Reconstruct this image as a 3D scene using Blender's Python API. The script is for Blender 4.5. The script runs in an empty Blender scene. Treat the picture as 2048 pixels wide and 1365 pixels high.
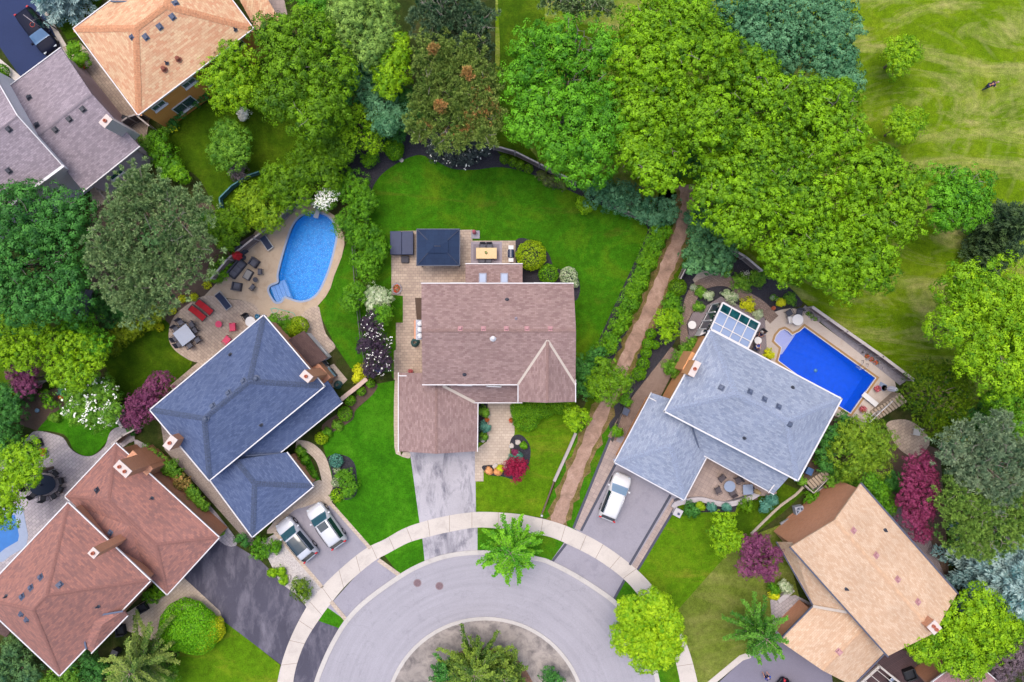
import bpy, bmesh, math, random
import numpy as np
from mathutils import Vector, Matrix, Quaternion
from mathutils.geometry import tessellate_polygon
from mathutils.bvhtree import BVHTree
S = bpy.context.scene
COL = S.collection
R = math.radians
H0 = 70.0                                   # drone height above the ground, metres
# ---------------------------------------------------------------- camera
cam = bpy.data.objects.new('camera', bpy.data.cameras.new('camera')); COL.objects.link(cam)
cam.location = (0, 0, H0); cam.rotation_euler = (0, 0, 0)
cam.data.sensor_width = 36; cam.data.lens = 36 * H0 / 102.4
cam.data.clip_start = 0.5; cam.data.clip_end = 3000
S.camera = cam
S.render.resolution_x, S.render.resolution_y = 1024, 682
# ---------------------------------------------------------------- light: bright overcast
SUN = Vector((-0.16, 0.22, 0.96)).normalized()
w = bpy.data.worlds.new('World'); S.world = w; w.use_nodes = True
wn = w.node_tree.nodes; bg = wn['Background']
sky = wn.new('ShaderNodeTexSky'); sky.sky_type = 'NISHITA'; sky.sun_disc = False
sky.sun_elevation = math.asin(SUN.z); sky.sun_rotation = math.atan2(SUN.x, SUN.y)
sky.air_density = 1.2; sky.dust_density = 5.0; sky.ozone_density = 0.9
w.node_tree.links.new(sky.outputs[0], bg.inputs[0]); bg.inputs[1].default_value = 0.15
sl = bpy.data.lights.new('sun', 'SUN'); sl.energy = 0.7; sl.angle = R(34); sl.color = (1.0, 0.95, 0.88)
so = bpy.data.objects.new('sun', sl); COL.objects.link(so)
so.rotation_euler = SUN.to_track_quat('Z', 'Y').to_euler()
S.view_settings.view_transform = 'Standard'; S.view_settings.look = 'None'
S.view_settings.exposure = 0.95; S.view_settings.gamma = 1
S.cycles.max_bounces = 6; S.cycles.diffuse_bounces = 3; S.cycles.transparent_max_bounces = 8
try: S.cycles.use_denoising = True
except Exception: pass
# ---------------------------------------------------------------- coordinates
def P(px, py, z=0.0):
    k = (H0 - z) / H0 / 20
    return Vector(((px - 1024) * k, (682.5 - py) * k, z))
def sm(pts, n=5, closed=False):             # smooth curve through pixel points
    m = len(pts); out = []
    rng_ = range(m if closed else m - 1)
    for i in rng_:
        p = [pts[(i + k) % m] if closed else pts[min(max(i + k, 0), m - 1)] for k in (-1, 0, 1, 2)]
        for j in range(n):
            t = j / n
            out.append(tuple(.5 * ((2 * p[1][a]) + (-p[0][a] + p[2][a]) * t + (2 * p[0][a] - 5 * p[1][a] + 4 * p[2][a] - p[3][a]) * t * t + (-p[0][a] + 3 * p[1][a] - 3 * p[2][a] + p[3][a]) * t ** 3) for a in (0, 1)))
    if not closed: out.append(pts[-1])
    return out
# ---------------------------------------------------------------- materials
GAIN = 1.75
def lin(c, g=GAIN):
    return tuple((x / 12.92 if x <= .04045 else ((x + .055) / 1.055) ** 2.4) / g for x in (v / 255 for v in c)) + (1,)
def nm(name):
    m = bpy.data.materials.new(name); m.use_nodes = True
    return m, m.node_tree.nodes, m.node_tree.links, m.node_tree.nodes['Principled BSDF']
def noise(n, l, vec, scale, detail=4, rough=.6, dist=0):
    t = n.new('ShaderNodeTexNoise'); t.inputs['Scale'].default_value = scale; t.inputs['Detail'].default_value = detail
    t.inputs['Roughness'].default_value = rough; t.inputs['Distortion'].default_value = dist
    l.new(vec, t.inputs['Vector']); return t.outputs['Fac']
def ramp(n, l, f, stops):
    r = n.new('ShaderNodeValToRGB'); e = r.color_ramp.elements
    while len(e) < len(stops): e.new(.5)
    for i, (p, c) in enumerate(stops): e[i].position = p; e[i].color = c
    l.new(f, r.inputs[0]); return r.outputs[0]
def mixc(n, l, f, a, b, mode='MIX'):
    m = n.new('ShaderNodeMix'); m.data_type = 'RGBA'; m.blend_type = mode
    for s, v in ((m.inputs[0], f), (m.inputs[6], a), (m.inputs[7], b)):
        if hasattr(v, 'links'): l.new(v, s)
        else: s.default_value = v
    return m.outputs[2]
def g1(v): return (v, v, v, 1)
def bump(n, l, b, h, s=.3, d=.02):
    u = n.new('ShaderNodeBump'); u.inputs['Strength'].default_value = s; u.inputs['Distance'].default_value = d
    l.new(h, u.inputs['Height']); l.new(u.outputs[0], b.inputs['Normal'])
CACHE = {}
def mat(name, rgb, rough=.7, n_=.14, ns=4, metal=0, bp=0, coat=0, rgb2=None, spec=.5):
    if name in CACHE: return CACHE[name]
    m, n, l, b = nm(name); tc = n.new('ShaderNodeTexCoord').outputs['Object']
    f = noise(n, l, tc, ns, 6)
    c = lin(rgb); c2 = lin(rgb2) if rgb2 else c
    lo = tuple(v * (1 - n_) for v in c[:3]) + (1,); hi = tuple(min(1, v * (1 + n_)) for v in c2[:3]) + (1,)
    l.new(ramp(n, l, f, [(.3, lo), (.7, hi)]), b.inputs['Base Color'])
    b.inputs['Roughness'].default_value = rough; b.inputs['Metallic'].default_value = metal
    b.inputs['Specular IOR Level'].default_value = spec; b.inputs['Coat Weight'].default_value = coat
    if bp: bump(n, l, b, noise(n, l, tc, ns * 6), bp)
    CACHE[name] = m; return m
def brick(name, c1, c2, mort, bw, bh, ms=.012, rough=.85, big=.12, off=.5, mulnoise=2.0, bs=.35, bias=0):
    if name in CACHE: return CACHE[name]
    m, n, l, b = nm(name); T = n.new('ShaderNodeTexCoord'); uv = T.outputs['UV']
    t = n.new('ShaderNodeTexBrick'); l.new(uv, t.inputs['Vector'])
    for k, v in (('Color1', lin(c1)), ('Color2', lin(c2)), ('Mortar', lin(mort)), ('Scale', 1), ('Mortar Size', ms), ('Mortar Smooth', .3), ('Bias', bias), ('Brick Width', bw), ('Row Height', bh)):
        t.inputs[k].default_value = v
    t.offset = off
    v = ramp(n, l, noise(n, l, T.outputs['Object'], .35, 5), [(.3, g1(1 - big)), (.7, g1(1 + big))])
    v2 = ramp(n, l, noise(n, l, uv, mulnoise * 6, 3), [(.3, g1(.9)), (.7, g1(1.1))])
    c = mixc(n, l, 1.0, t.outputs['Color'], v, 'MULTIPLY'); c = mixc(n, l, 1.0, c, v2, 'MULTIPLY')
    l.new(c, b.inputs['Base Color']); b.inputs['Roughness'].default_value = rough; b.inputs['Specular IOR Level'].default_value = .25
    iv = n.new('ShaderNodeMath'); iv.operation = 'SUBTRACT'; iv.inputs[0].default_value = 1; l.new(t.outputs['Fac'], iv.inputs[1])
    bump(n, l, b, iv.outputs[0], bs, .02)
    CACHE[name] = m; return m
def grass(name, a, b_, c_, dry=None, drypos=.62, ns=.25):
    m, n, l, b = nm(name); tc = n.new('ShaderNodeTexCoord').outputs['Object']
    big = noise(n, l, tc, ns, 7, .62, .6)
    c = ramp(n, l, big, [(.32, lin(a)), (.5, lin(b_)), (.68, lin(c_))])
    if dry:
        mp = n.new('ShaderNodeMapping'); mp.inputs['Rotation'].default_value = (0, 0, .9); mp.inputs['Scale'].default_value = (.35, 1, 1); l.new(tc, mp.inputs[0])
        d = noise(n, l, mp.outputs[0], .22, 9, .68, 1.6)
        f = ramp(n, l, d, [(drypos - .12, g1(0)), (drypos + .1, g1(.75))])
        c = mixc(n, l, f, c, lin(dry))
    fine = noise(n, l, tc, 9, 6, .75)
    c = mixc(n, l, 1.0, c, ramp(n, l, fine, [(.3, g1(.55)), (.7, g1(1.4))]), 'MULTIPLY')
    if dry and drypos < .6:                   # faint curved mower and wheel marks in the park grass
        wv = n.new('ShaderNodeTexWave'); wv.wave_type = 'RINGS'; wv.rings_direction = 'Z'; mq = n.new('ShaderNodeMapping'); mq.inputs['Location'].default_value = (-38, -22, 0); l.new(tc, mq.inputs[0]); l.new(mq.outputs[0], wv.inputs['Vector'])
        for k_, v_ in (('Scale', .17), ('Distortion', 7), ('Detail', 4), ('Detail Scale', .5)): wv.inputs[k_].default_value = v_
        fm = ramp(n, l, wv.outputs['Fac'], [(.78, g1(0)), (.99, g1(.2))]); mk = ramp(n, l, noise(n, l, tc, .3, 3), [(.45, g1(0)), (.6, g1(1))])
        c = mixc(n, l, mixc(n, l, 1.0, fm, mk, 'MULTIPLY'), c, lin((186, 182, 118)))
    mid = noise(n, l, tc, 1.6, 4, .6)
    c = mixc(n, l, 1.0, c, ramp(n, l, mid, [(.3, g1(.78)), (.7, g1(1.2))]), 'MULTIPLY')
    l.new(c, b.inputs['Base Color']); b.inputs['Roughness'].default_value = .95; b.inputs['Specular IOR Level'].default_value = .1
    bump(n, l, b, fine, .8, .06); return m
def leafm(name, a, b_, tr=.12, rough=.6):
    if name in CACHE: return CACHE[name]
    m, n, l, b = nm(name)
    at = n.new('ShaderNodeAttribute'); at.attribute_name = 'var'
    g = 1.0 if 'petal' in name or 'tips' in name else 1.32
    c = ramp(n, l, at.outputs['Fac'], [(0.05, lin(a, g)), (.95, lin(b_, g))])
    l.new(c, b.inputs['Base Color']); b.inputs['Roughness'].default_value = rough; b.inputs['Specular IOR Level'].default_value = .25
    t = n.new('ShaderNodeBsdfTranslucent'); l.new(c, t.inputs[0])
    mx = n.new('ShaderNodeMixShader'); mx.inputs[0].default_value = tr
    l.new(b.outputs[0], mx.inputs[1]); l.new(t.outputs[0], mx.inputs[2]); l.new(mx.outputs[0], n['Material Output'].inputs[0])
    CACHE[name] = m; return m
# ---------------------------------------------------------------- object helpers
def link(o, parent=None):
    COL.objects.link(o)
    if parent: o.parent = parent
    return o
def tag(o, label=None, cat=None, group=None, kind=None):
    for k, v in (('label', label), ('category', cat), ('group', group), ('kind', kind)):
        if v: o[k] = v
    return o
def thing(name, label, cat, loc=(0, 0, 0), rz=0, group=None):
    o = bpy.data.objects.new(name, None); o.empty_display_size = .3; link(o)
    o.location = loc; o.rotation_euler = (0, 0, rz)
    return tag(o, label, cat, group)
def dup(o, parent=None, loc=None, rz=None, label=None):
    c = o.copy(); COL.objects.link(c); c.parent = parent
    if loc is not None: c.location = loc
    if rz is not None: c.rotation_euler = (0, 0, rz)
    if label: c['label'] = label
    for ch in list(o.children): dup(ch, c)
    return c
class MB:                                    # mesh collector, quads with uv in metres
    def __init__(s): s.v = []; s.f = []; s.sm = []
    def face(s, pts, smooth=False):
        i = len(s.v); s.v += [tuple(p) for p in pts]; s.f.append(list(range(i, i + len(pts)))); s.sm.append(smooth)
    def grid(s, rows, closeu=False, closev=False, smooth=True):
        i = len(s.v); nr = len(rows); nc = len(rows[0])
        for r in rows: s.v += [tuple(p) for p in r]
        for a in range(nr if closev else nr - 1):
            for b in range(nc if closeu else nc - 1):
                a2 = (a + 1) % nr; b2 = (b + 1) % nc
                s.f.append([i + a * nc + b, i + a * nc + b2, i + a2 * nc + b2, i + a2 * nc + b]); s.sm.append(smooth)
    def box(s, c, d, rz=0, ry=0, rx=0, taper=1):
        m = Matrix.Translation(Vector(c)) @ Matrix.Rotation(rz, 4, 'Z') @ Matrix.Rotation(ry, 4, 'Y') @ Matrix.Rotation(rx, 4, 'X')
        x, y, z = (v / 2 for v in d); i = len(s.v)
        for k in range(8):
            sx = -1 if k & 1 == 0 else 1; sy = -1 if k & 2 == 0 else 1; sz = -1 if k & 4 == 0 else 1
            t = taper if sz > 0 else 1
            s.v.append(tuple(m @ Vector((sx * x * t, sy * y * t, sz * z))))
        for q in ((0, 2, 3, 1), (4, 5, 7, 6), (0, 1, 5, 4), (2, 6, 7, 3), (0, 4, 6, 2), (1, 3, 7, 5)):
            s.f.append([i + k for k in q]); s.sm.append(False)
        return s
    def bar(s, a, b, w, h=None):             # rectangular bar between two points
        a, b = Vector(a), Vector(b); d = b - a; L = d.length
        if L < 1e-6: return s
        yaw = math.atan2(d.y, d.x); pit = -math.asin(max(-1, min(1, d.z / L)))
        return s.box((a + b) / 2, (L, w, h or w), yaw, pit)
    def tube(s, pts, rad, n=8, cap=True):
        pts = [Vector(p) for p in pts]; rows = []
        rr = rad if isinstance(rad, (list, tuple)) else [rad] * len(pts)
        for k, p in enumerate(pts):
            d = (pts[min(k + 1, len(pts) - 1)] - pts[max(k - 1, 0)]).normalized()
            u = d.orthogonal().normalized() if abs(d.z) > .9 else d.cross(Vector((0, 0, 1))).normalized(); v = d.cross(u)
            rows.append([p + (u * math.cos(a) + v * math.sin(a)) * rr[k] for a in (2 * math.pi * j / n for j in range(n))])
        s.grid(rows, closeu=True)
        if cap: s.face(rows[-1]); s.face(rows[0][::-1])
        return s
    def disc(s, c, r, h, n=20, r2=None):     # upright cylinder / cone
        return s.tube([c, (c[0], c[1], c[2] + h)], [r, r if r2 is None else r2], n)
    def lathe(s, c, prof, n=16):
        s.grid([[(c[0] + r * math.cos(2 * math.pi * j / n), c[1] + r * math.sin(2 * math.pi * j / n), c[2] + z) for j in range(n)] for r, z in prof], closeu=True); return s
    def build(s, name, m, parent=None, bevel=0):
        me = bpy.data.meshes.new(name); me.from_pydata(s.v, [], s.f); me.polygons.foreach_set('use_smooth', s.sm)
        uvl = me.uv_layers.new(name='UVMap').data
        for p in me.polygons:
            n = p.normal
            h = Vector((0, 0, 1)).cross(n)
            h = h.normalized() if h.length > 1e-3 else Vector((1, 0, 0))
            u = n.cross(h)
            for li in p.loop_indices:
                co = me.vertices[me.loops[li].vertex_index].co; uvl[li].uv = (co.dot(h), co.dot(u))
        me.materials.append(m); o = bpy.data.objects.new(name, me); link(o, parent)
        if bevel:
            bv = o.modifiers.new('bevel', 'BEVEL'); bv.width = bevel; bv.segments = 2; bv.limit_method = 'ANGLE'
        return o
def sheet(name, pts, z, m, holes=(), ang=0, th=.05, parent=None, label=None, cat=None, kind='structure', group=None, zz=None):
    loops = [[Vector((p[0], p[1], 0)) for p in pts]] + [[Vector((p[0], p[1], 0)) for p in h] for h in holes]
    W = [[P(p.x, p.y, 0) for p in lp] for lp in loops]
    tris = tessellate_polygon(W); flat = [v for lp in W for v in lp]; n = len(flat)
    vs = [(v.x, v.y, z) for v in flat] + [(v.x, v.y, z - th) for v in flat]; fs = []
    for t in tris:
        a, b, c = (flat[i] for i in t)
        if (b - a).cross(c - a).z < 0: t = t[::-1]
        fs.append(tuple(t))
    nt = len(fs); k = 0
    for lp in W:
        q = len(lp)
        for i in range(q): fs.append((k + i, k + (i + 1) % q, n + k + (i + 1) % q, n + k + i))
        k += q
    me = bpy.data.meshes.new(name); me.from_pydata(vs, [], fs)
    uv = me.uv_layers.new(name='UVMap').data; ca, sa = math.cos(ang), math.sin(ang)
    for li, lo in enumerate(me.loops):
        x, y, _ = vs[lo.vertex_index]; uv[li].uv = (x * ca + y * sa, -x * sa + y * ca)
    me.materials.append(m); o = bpy.data.objects.new(name, me); link(o, parent)
    if not parent: tag(o, label, cat, group, kind)
    return o
def strip_pts(line, w):                      # polygon (pixels) of a band round a centre line; w = number or list
    L = [Vector(p) for p in line]; a = []; b = []
    for i, p in enumerate(L):
        d = (L[min(i + 1, len(L) - 1)] - L[max(i - 1, 0)]).normalized(); nn = Vector((-d.y, d.x))
        ww = w[i] if isinstance(w, (list, tuple)) else w
        a.append(tuple(p + nn * ww / 2)); b.append(tuple(p - nn * ww / 2))
    return a + b[::-1]
def offs(pts, d):                            # offset closed pixel polygon outward by d (any orientation)
    A = sum(pts[i][0] * pts[(i + 1) % len(pts)][1] - pts[(i + 1) % len(pts)][0] * pts[i][1] for i in range(len(pts)))
    s = 1 if A > 0 else -1; out = []; n = len(pts)
    for i in range(n):
        p0, p1, p2 = Vector(pts[i - 1]), Vector(pts[i]), Vector(pts[(i + 1) % n])
        e1 = (p1 - p0).normalized(); e2 = (p2 - p1).normalized()
        n1 = Vector((e1.y, -e1.x)) * s; n2 = Vector((e2.y, -e2.x)) * s; nn = n1 + n2
        if nn.length < 1e-4: nn = n1
        nn = nn.normalized(); k = min(1 / max(nn.dot(n1), .4), 2)
        out.append(tuple(p1 + nn * d * k))
    return out
def wpoly_inset(W, d):                       # same in world metres (Vectors), inwards
    q = offs([(v.x, v.y) for v in W], -d); return [Vector((x, y, W[0].z)) for x, y in q]
# ---------------------------------------------------------------- foliage
def np_mesh(name, V, F, var, m, parent, extra=None):
    me = bpy.data.meshes.new(name); nf = len(F); k = F.shape[1]
    me.vertices.add(len(V)); me.vertices.foreach_set('co', V.astype(np.float32).ravel())
    me.loops.add(nf * k); me.loops.foreach_set('vertex_index', F.astype(np.int32).ravel())
    me.polygons.add(nf); me.polygons.foreach_set('loop_start', np.arange(0, nf * k, k, dtype=np.int32))
    me.update(calc_edges=True)
    at = me.attributes.new('var', 'FLOAT', 'FACE'); at.data.foreach_set('value', var.astype(np.float32))
    me.materials.append(m)
    o = bpy.data.objects.new(name, me); link(o, parent); return o
def unit(a): return a / np.maximum(np.linalg.norm(a, axis=1, keepdims=True), 1e-6)
def leaf_quads(Pp, N, size, asp, rng, T=None, fold=.0):
    n = len(Pp)
    if T is None: T = unit(np.cross(N, rng.normal(size=(n, 3))))
    B = unit(np.cross(N, T)); s = (size * rng.uniform(.7, 1.3, n))[:, None]
    V = np.stack([Pp - T * s * .5, Pp + B * s * asp * .5, Pp + T * s * .5, Pp - B * s * asp * .5], 1).reshape(-1, 3)
    return V, np.arange(4 * n).reshape(-1, 4)
TREES = 0
STY = {  # lobe radius, puff radius, leaves per puff, leaf size, aspect, lobe scatter, normal up
 'leafy': (1.35, .44, 30, .17, .75, .3, .3, 0), 'fine': (.95, .34, 26, .14, .7, .28, .3, 0), 'lump': (.75, .3, 24, .13, .6, .15, .3, 0),
 'pine': (1.2, .42, 40, .3, .2, .35, .2, 1), 'small': (.5, .23, 18, .11, .7, .32, .35, 0), 'bigleaf': (.55, .3, 16, .22, .6, .2, .5, 0), 'sparse': (.85, .33, 22, .15, .6, .5, .3, 0)}
def foliage(name, blobs, m, sty, seed, parent, dens=1.0, over=None):
    rng = np.random.default_rng(seed)
    lobe, puff, nl, ls, asp, sc, up, radial = STY[sty] if not over else over
    PC = []; PN = []; PV = []; core = []
    BL = [np.array(b, float) for b in blobs]
    for bi, b in enumerate(BL):
        c, r = b[:3], b[3:6]; rm = (r[0] + r[1]) / 2; lb = min(lobe, rm * .55)
        n = int(1.75 * math.pi * r[0] * r[1] / (lb * lb * 1.55)) + 6
        d = unit(rng.normal(size=(n * 2, 3))); d = d[d[:, 2] > -.35][:n]
        rad = np.maximum(r - lb * .75, r * .25)
        lc = c + d * rad * rng.uniform(1 - sc, 1.06, (len(d), 1))
        keep = np.ones(len(lc), bool)
        for bj, b2 in enumerate(BL):
            if bj != bi: keep &= (((lc - b2[:3]) / (b2[3:6] * .72)) ** 2).sum(1) > 1
        lc = lc[keep]; dd = d[keep]
        lr = lb * rng.uniform(.65, 1.3, len(lc)); lv = rng.uniform(0, 1, len(lc))
        for i in range(len(lc)):
            k = max(4, int(dens * 6.3 * lr[i] ** 2 / (puff * puff * 3.6)))
            q = unit(rng.normal(size=(k * 2, 3)) + dd[i] * .5 + np.array([0, 0, .5])); q = q[q[:, 2] > -.45][:k]
            sq = np.array([1, 1, .75])
            PC.append(lc[i] + q * sq * lr[i] * rng.uniform(.6, 1.3, (len(q), 1))); PN.append(q); PV.append(np.full(len(q), lv[i]))
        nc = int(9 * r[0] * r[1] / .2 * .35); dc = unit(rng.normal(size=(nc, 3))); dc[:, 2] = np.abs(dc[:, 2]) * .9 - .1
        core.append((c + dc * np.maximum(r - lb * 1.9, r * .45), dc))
    PC = np.concatenate(PC); PN = np.concatenate(PN); PV = np.concatenate(PV)
    pv = np.clip(PV * .45 + rng.uniform(0, 1, len(PV)) * .4 + .1, 0, 1)
    C = np.repeat(PC, nl, 0); Nn = np.repeat(PN, nl, 0); vv = np.repeat(pv, nl)
    q = unit(rng.normal(size=C.shape) + Nn * 1.1 + np.array([0, 0, .5]))
    pr = puff * rng.uniform(.6, 1.05, (len(C), 1)) * np.array([[1, 1, .8]])
    if radial:
        T = unit(q + np.array([0, 0, .3])); N = unit(np.cross(T, rng.normal(size=T.shape))); N[:, 2] = np.abs(N[:, 2])
        V, F = leaf_quads(C + T * pr * .6, N, ls, asp, rng, T)
    else:
        N = unit(q * 1.3 + Nn * .35 + rng.normal(size=C.shape) * .16)
        V, F = leaf_quads(C + q * pr, N, ls, asp, rng)
    vv = np.clip(vv + rng.normal(size=len(vv)) * .07, 0, 1)
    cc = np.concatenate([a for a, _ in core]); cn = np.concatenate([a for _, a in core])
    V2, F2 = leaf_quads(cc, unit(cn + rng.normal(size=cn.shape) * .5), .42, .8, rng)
    V = np.concatenate([V, V2]); F = np.concatenate([F, F2 + len(C) * 4]); vv = np.concatenate([vv, rng.uniform(0, .15, len(cc))])  # core leaves get the darkest tones: shade of crown gaps put into the colour
    return np_mesh(name, V, F, vv, m, parent)
def shell(name, blobs, m, seed, parent, leaf=.12, dens=1.0, rough=.06):   # clipped shrub: leaves in a tight skin
    rng = np.random.default_rng(seed); Cs = []; Ns = []
    for b in blobs:
        c, r = np.array(b[:3], float), np.array(b[3:6], float)
        A = 4 * math.pi * ((r[0] * r[1]) + (r[0] + r[1]) * r[2]) / 3
        n = int(dens * A / (leaf * leaf) * 3.6); d = unit(rng.normal(size=(n, 3))); d = d[d[:, 2] > -.7]
        k = 1 + rough * np.sin(d[:, 0:1] * 9 + seed) * np.cos(d[:, 1:2] * 8 + seed * 2) + rng.normal(size=(len(d), 1)) * rough * .45
        k[::3] *= .9; Cs.append(c + d * r * k); Ns.append(unit(d / r))
    C = np.concatenate(Cs); N = np.concatenate(Ns)
    T = None
    V, F = leaf_quads(C, unit(N + rng.normal(size=N.shape) * .55), leaf, .7, rng, T)
    return np_mesh(name, V, F, rng.uniform(0, 1, len(C)), m, parent)
def arms(name, base, Rr, Hh, m, seed, parent, nb=9, lv=9, mode='spruce', leaf=.3, asp=.25, z0=.12, wood=None):
    rng = np.random.default_rng(seed); Cs = []; Ts = []; vs = []; tw = MB()
    for k in range(lv):
        f = (k + .5) / lv; n = nb if mode == 'spruce' else max(4, int(nb * (1 - .5 * f)))
        for j in range(n):
            a = 2 * math.pi * (j + rng.uniform(-.3, .3) + .5 * (k % 2)) / n
            if mode == 'spruce':
                z = Hh * (z0 + (1 - z0) * f); L = Rr * (1 - f) ** .85 * rng.uniform(.8, 1.08) + .15; slope = -.12 + .25 * f; curl = .0
            else:
                z = Hh * (.3 + .5 * f); L = Rr * (1 - .55 * f) * rng.uniform(.5, 1.18); slope = .25 + .5 * f; curl = -.25
            d = np.array([math.cos(a), math.sin(a), 0]); sd = np.array([-d[1], d[0], 0])
            ns_ = max(3, int(L / .16)); t = np.linspace(.12, 1, ns_)
            bend = rng.uniform(-.12, .12) if mode == 'spruce' else rng.uniform(-.35, .35)
            pos = lambda tt: base + np.array([0, 0, z]) + np.outer(tt * L, d) + np.outer(bend * L * tt ** 2, sd) + np.outer(L * (slope * tt + curl * tt ** 2), [0, 0, 1])
            pts = pos(t)
            if mode != 'spruce' and wood or (wood and k % 2 == 0): tw.tube([tuple(p) for p in pos(np.linspace(0, .9, 4))], [.05, .04, .03, .012], 4, False)
            bv = rng.uniform(0, .5)
            for p, tt in zip(pts, t):
                wd = (.32 * L * (1.15 - tt) + .1) if mode == 'spruce' else (.22 * (1.25 - tt * .7) + .03)
                kk = 11 if mode == 'spruce' else 15
                s = rng.uniform(-1, 1, kk) * min(wd, .9)
                C = p + np.outer(s, sd) + np.outer(np.abs(s) * .6, d) + rng.normal(size=(kk, 3)) * .05
                C[:, 2] += rng.uniform(-.05, .12, kk)
                T = unit(d * .9 + np.outer(np.sign(s), sd) * .6 + rng.normal(size=(kk, 3)) * .3)
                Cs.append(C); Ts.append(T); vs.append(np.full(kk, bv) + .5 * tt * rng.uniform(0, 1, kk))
    C = np.concatenate(Cs); T = np.concatenate(Ts); N = unit(rng.normal(size=C.shape) * .45 + np.array([0, 0, 1])); N = unit(np.cross(np.cross(T, N), T))
    V, F = leaf_quads(C, N, leaf, asp, rng, T)
    o = np_mesh(name, V, F, np.clip(np.concatenate(vs), 0, 1), m, parent)
    if wood and tw.v: tw.build('branch', wood, parent)
    return o
TWIG = mat('pale twigs', (176, 164, 158), .9, .15, 8)
BARK = mat('bark', (128, 112, 102), .9, .3, 6, bp=.6)
def trunk(parent, x, y, h, r, tops, seed):
    rnd = random.Random(seed); mb = MB()
    mb.tube([(x, y, -.1), (x + rnd.uniform(-.1, .1), y + rnd.uniform(-.1, .1), h * .5), (x, y, h)], [r * 1.25, r, r * .7], 9)
    for t in tops:
        a = Vector((x, y, h * rnd.uniform(.55, .95))); b = Vector(t); mdl = a.lerp(b, .5) + Vector((rnd.uniform(-.2, .2), rnd.uniform(-.2, .2), .25))
        mb.tube([a, mdl, b], [r * .5, r * .33, r * .1], 6)
    return mb.build('trunk', BARK, parent)
def tree(name, label, cat, px, m, sty='leafy', h=9.0, flat=.78, seed=None, group=None, dens=1.0, stem=True, over=None, sqz=1):
    """px: list of (x, y, r) circles of the crown as seen in the photograph; h = crown top height"""
    global TREES; TREES += 1; seed = seed or TREES * 7
    bl = []; rnd = random.Random(seed)
    for i, c in enumerate(px):
        r = c[2] / 20 * (H0 - h * .7) / H0; rz = max(r * flat, .4)
        top = h * (c[3] if len(c) > 3 else rnd.uniform(.86, 1)); zc = max(top - rz, rz * .55 if sty != 'x' else rz)
        q = P(c[0], c[1], zc); bl.append((q.x, q.y, zc, r, r * sqz, rz))
    W = [b[3] ** 2 for b in bl]; cx = sum(b[0] * a for b, a in zip(bl, W)) / sum(W); cy = sum(b[1] * a for b, a in zip(bl, W)) / sum(W)
    root = thing(name, label, cat, (cx, cy, 0), 0, group)
    lb = [(b[0] - cx, b[1] - cy) + tuple(b[2:]) for b in bl]
    foliage('crown', lb, m, sty, seed, root, dens, over)
    if stem:
        R0 = max(b[3] for b in bl); zc = max(b[2] for b in bl); tops = []
        for b in lb:
            for k in range(5):
                a = rnd.uniform(0, 6.28); q = rnd.uniform(.3, .8)
                tops.append((b[0] + b[3] * q * math.cos(a), b[1] + b[3] * q * math.sin(a), b[2] + b[5] * .5 * (1 - q * .6)))
        trunk(root, 0, 0, zc * .8, .06 + R0 * .035, tops, seed)
        if sty == 'pine' or (sty == 'leafy' and h > 8):          # bare twigs that reach through the leaves
            mb = MB()
            for k in range(26 if sty == 'pine' else 12):
                b = rnd.choice(lb); a = rnd.uniform(0, 6.28); q = rnd.uniform(.3, .85); d = Vector((math.cos(a) * q, math.sin(a) * q, math.sqrt(1 - q * q)))
                s0 = Vector(b[:3]) + Vector((d.x * b[3], d.y * b[3], d.z * b[5])) * .6; e0 = Vector(b[:3]) + Vector((d.x * b[3], d.y * b[3], d.z * b[5])) * 1.06; sd = Vector((rnd.uniform(-.5, .5), rnd.uniform(-.5, .5), .1))
                j0 = s0.lerp(e0, .6) + sd * .3; mb.tube([Vector((0, 0, zc * .7)), s0, j0, e0 + sd], [.07, .04, .03, .01], 4, False); mb.tube([j0, e0 - sd * .6 + Vector((0, 0, .1))], [.02, .008], 4, False)
            mb.build('twig', TWIG, root)
    return root
# ================================================================ ground materials
G_park = grass('park grass', (92, 126, 6), (112, 144, 12), (134, 156, 30), dry=(196, 186, 122), drypos=.595)
G_bright = grass('bright lawn', (54, 118, 10), (66, 134, 14), (82, 148, 24), ns=.3)
G_back = grass('back lawn', (66, 110, 8), (66, 128, 14), (100, 138, 20), dry=(120, 118, 40), drypos=.68, ns=.22)
G_olive = grass('olive lawn', (84, 124, 10), (96, 140, 14), (120, 150, 26), dry=(150, 140, 50), drypos=.66)
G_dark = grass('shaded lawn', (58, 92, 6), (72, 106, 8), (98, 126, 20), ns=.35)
G_dull = grass('dull lawn', (104, 122, 40), (116, 134, 48), (128, 142, 58), dry=(150, 150, 84), drypos=.6)
G_base = grass('garden ground', (44, 62, 22), (62, 76, 30), (88, 84, 52), ns=.5)
MULCH = mat('black mulch', (46, 46, 58), .95, .5, 9, bp=.9, rgb2=(58, 56, 66))
SOIL = mat('brown soil', (112, 88, 72), .95, .3, 5, bp=.8, rgb2=(92, 76, 66))
DIRT = None
def dirtmat():
    m, n, l, b = nm('dirt path'); tc = n.new('ShaderNodeTexCoord').outputs['Object']
    c = ramp(n, l, noise(n, l, tc, .8, 8, .7, .8), [(.3, lin((136, 112, 96))), (.5, lin((182, 148, 130))), (.7, lin((206, 174, 156)))])
    c = mixc(n, l, 1, c, ramp(n, l, noise(n, l, tc, 9, 5, .7), [(.3, g1(.8)), (.7, g1(1.15))]), 'MULTIPLY')
    l.new(c, b.inputs['Base Color']); b.inputs['Roughness'].default_value = .95; bump(n, l, b, noise(n, l, tc, 6, 6), .6, .05); return m
DIRT = dirtmat()
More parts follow.
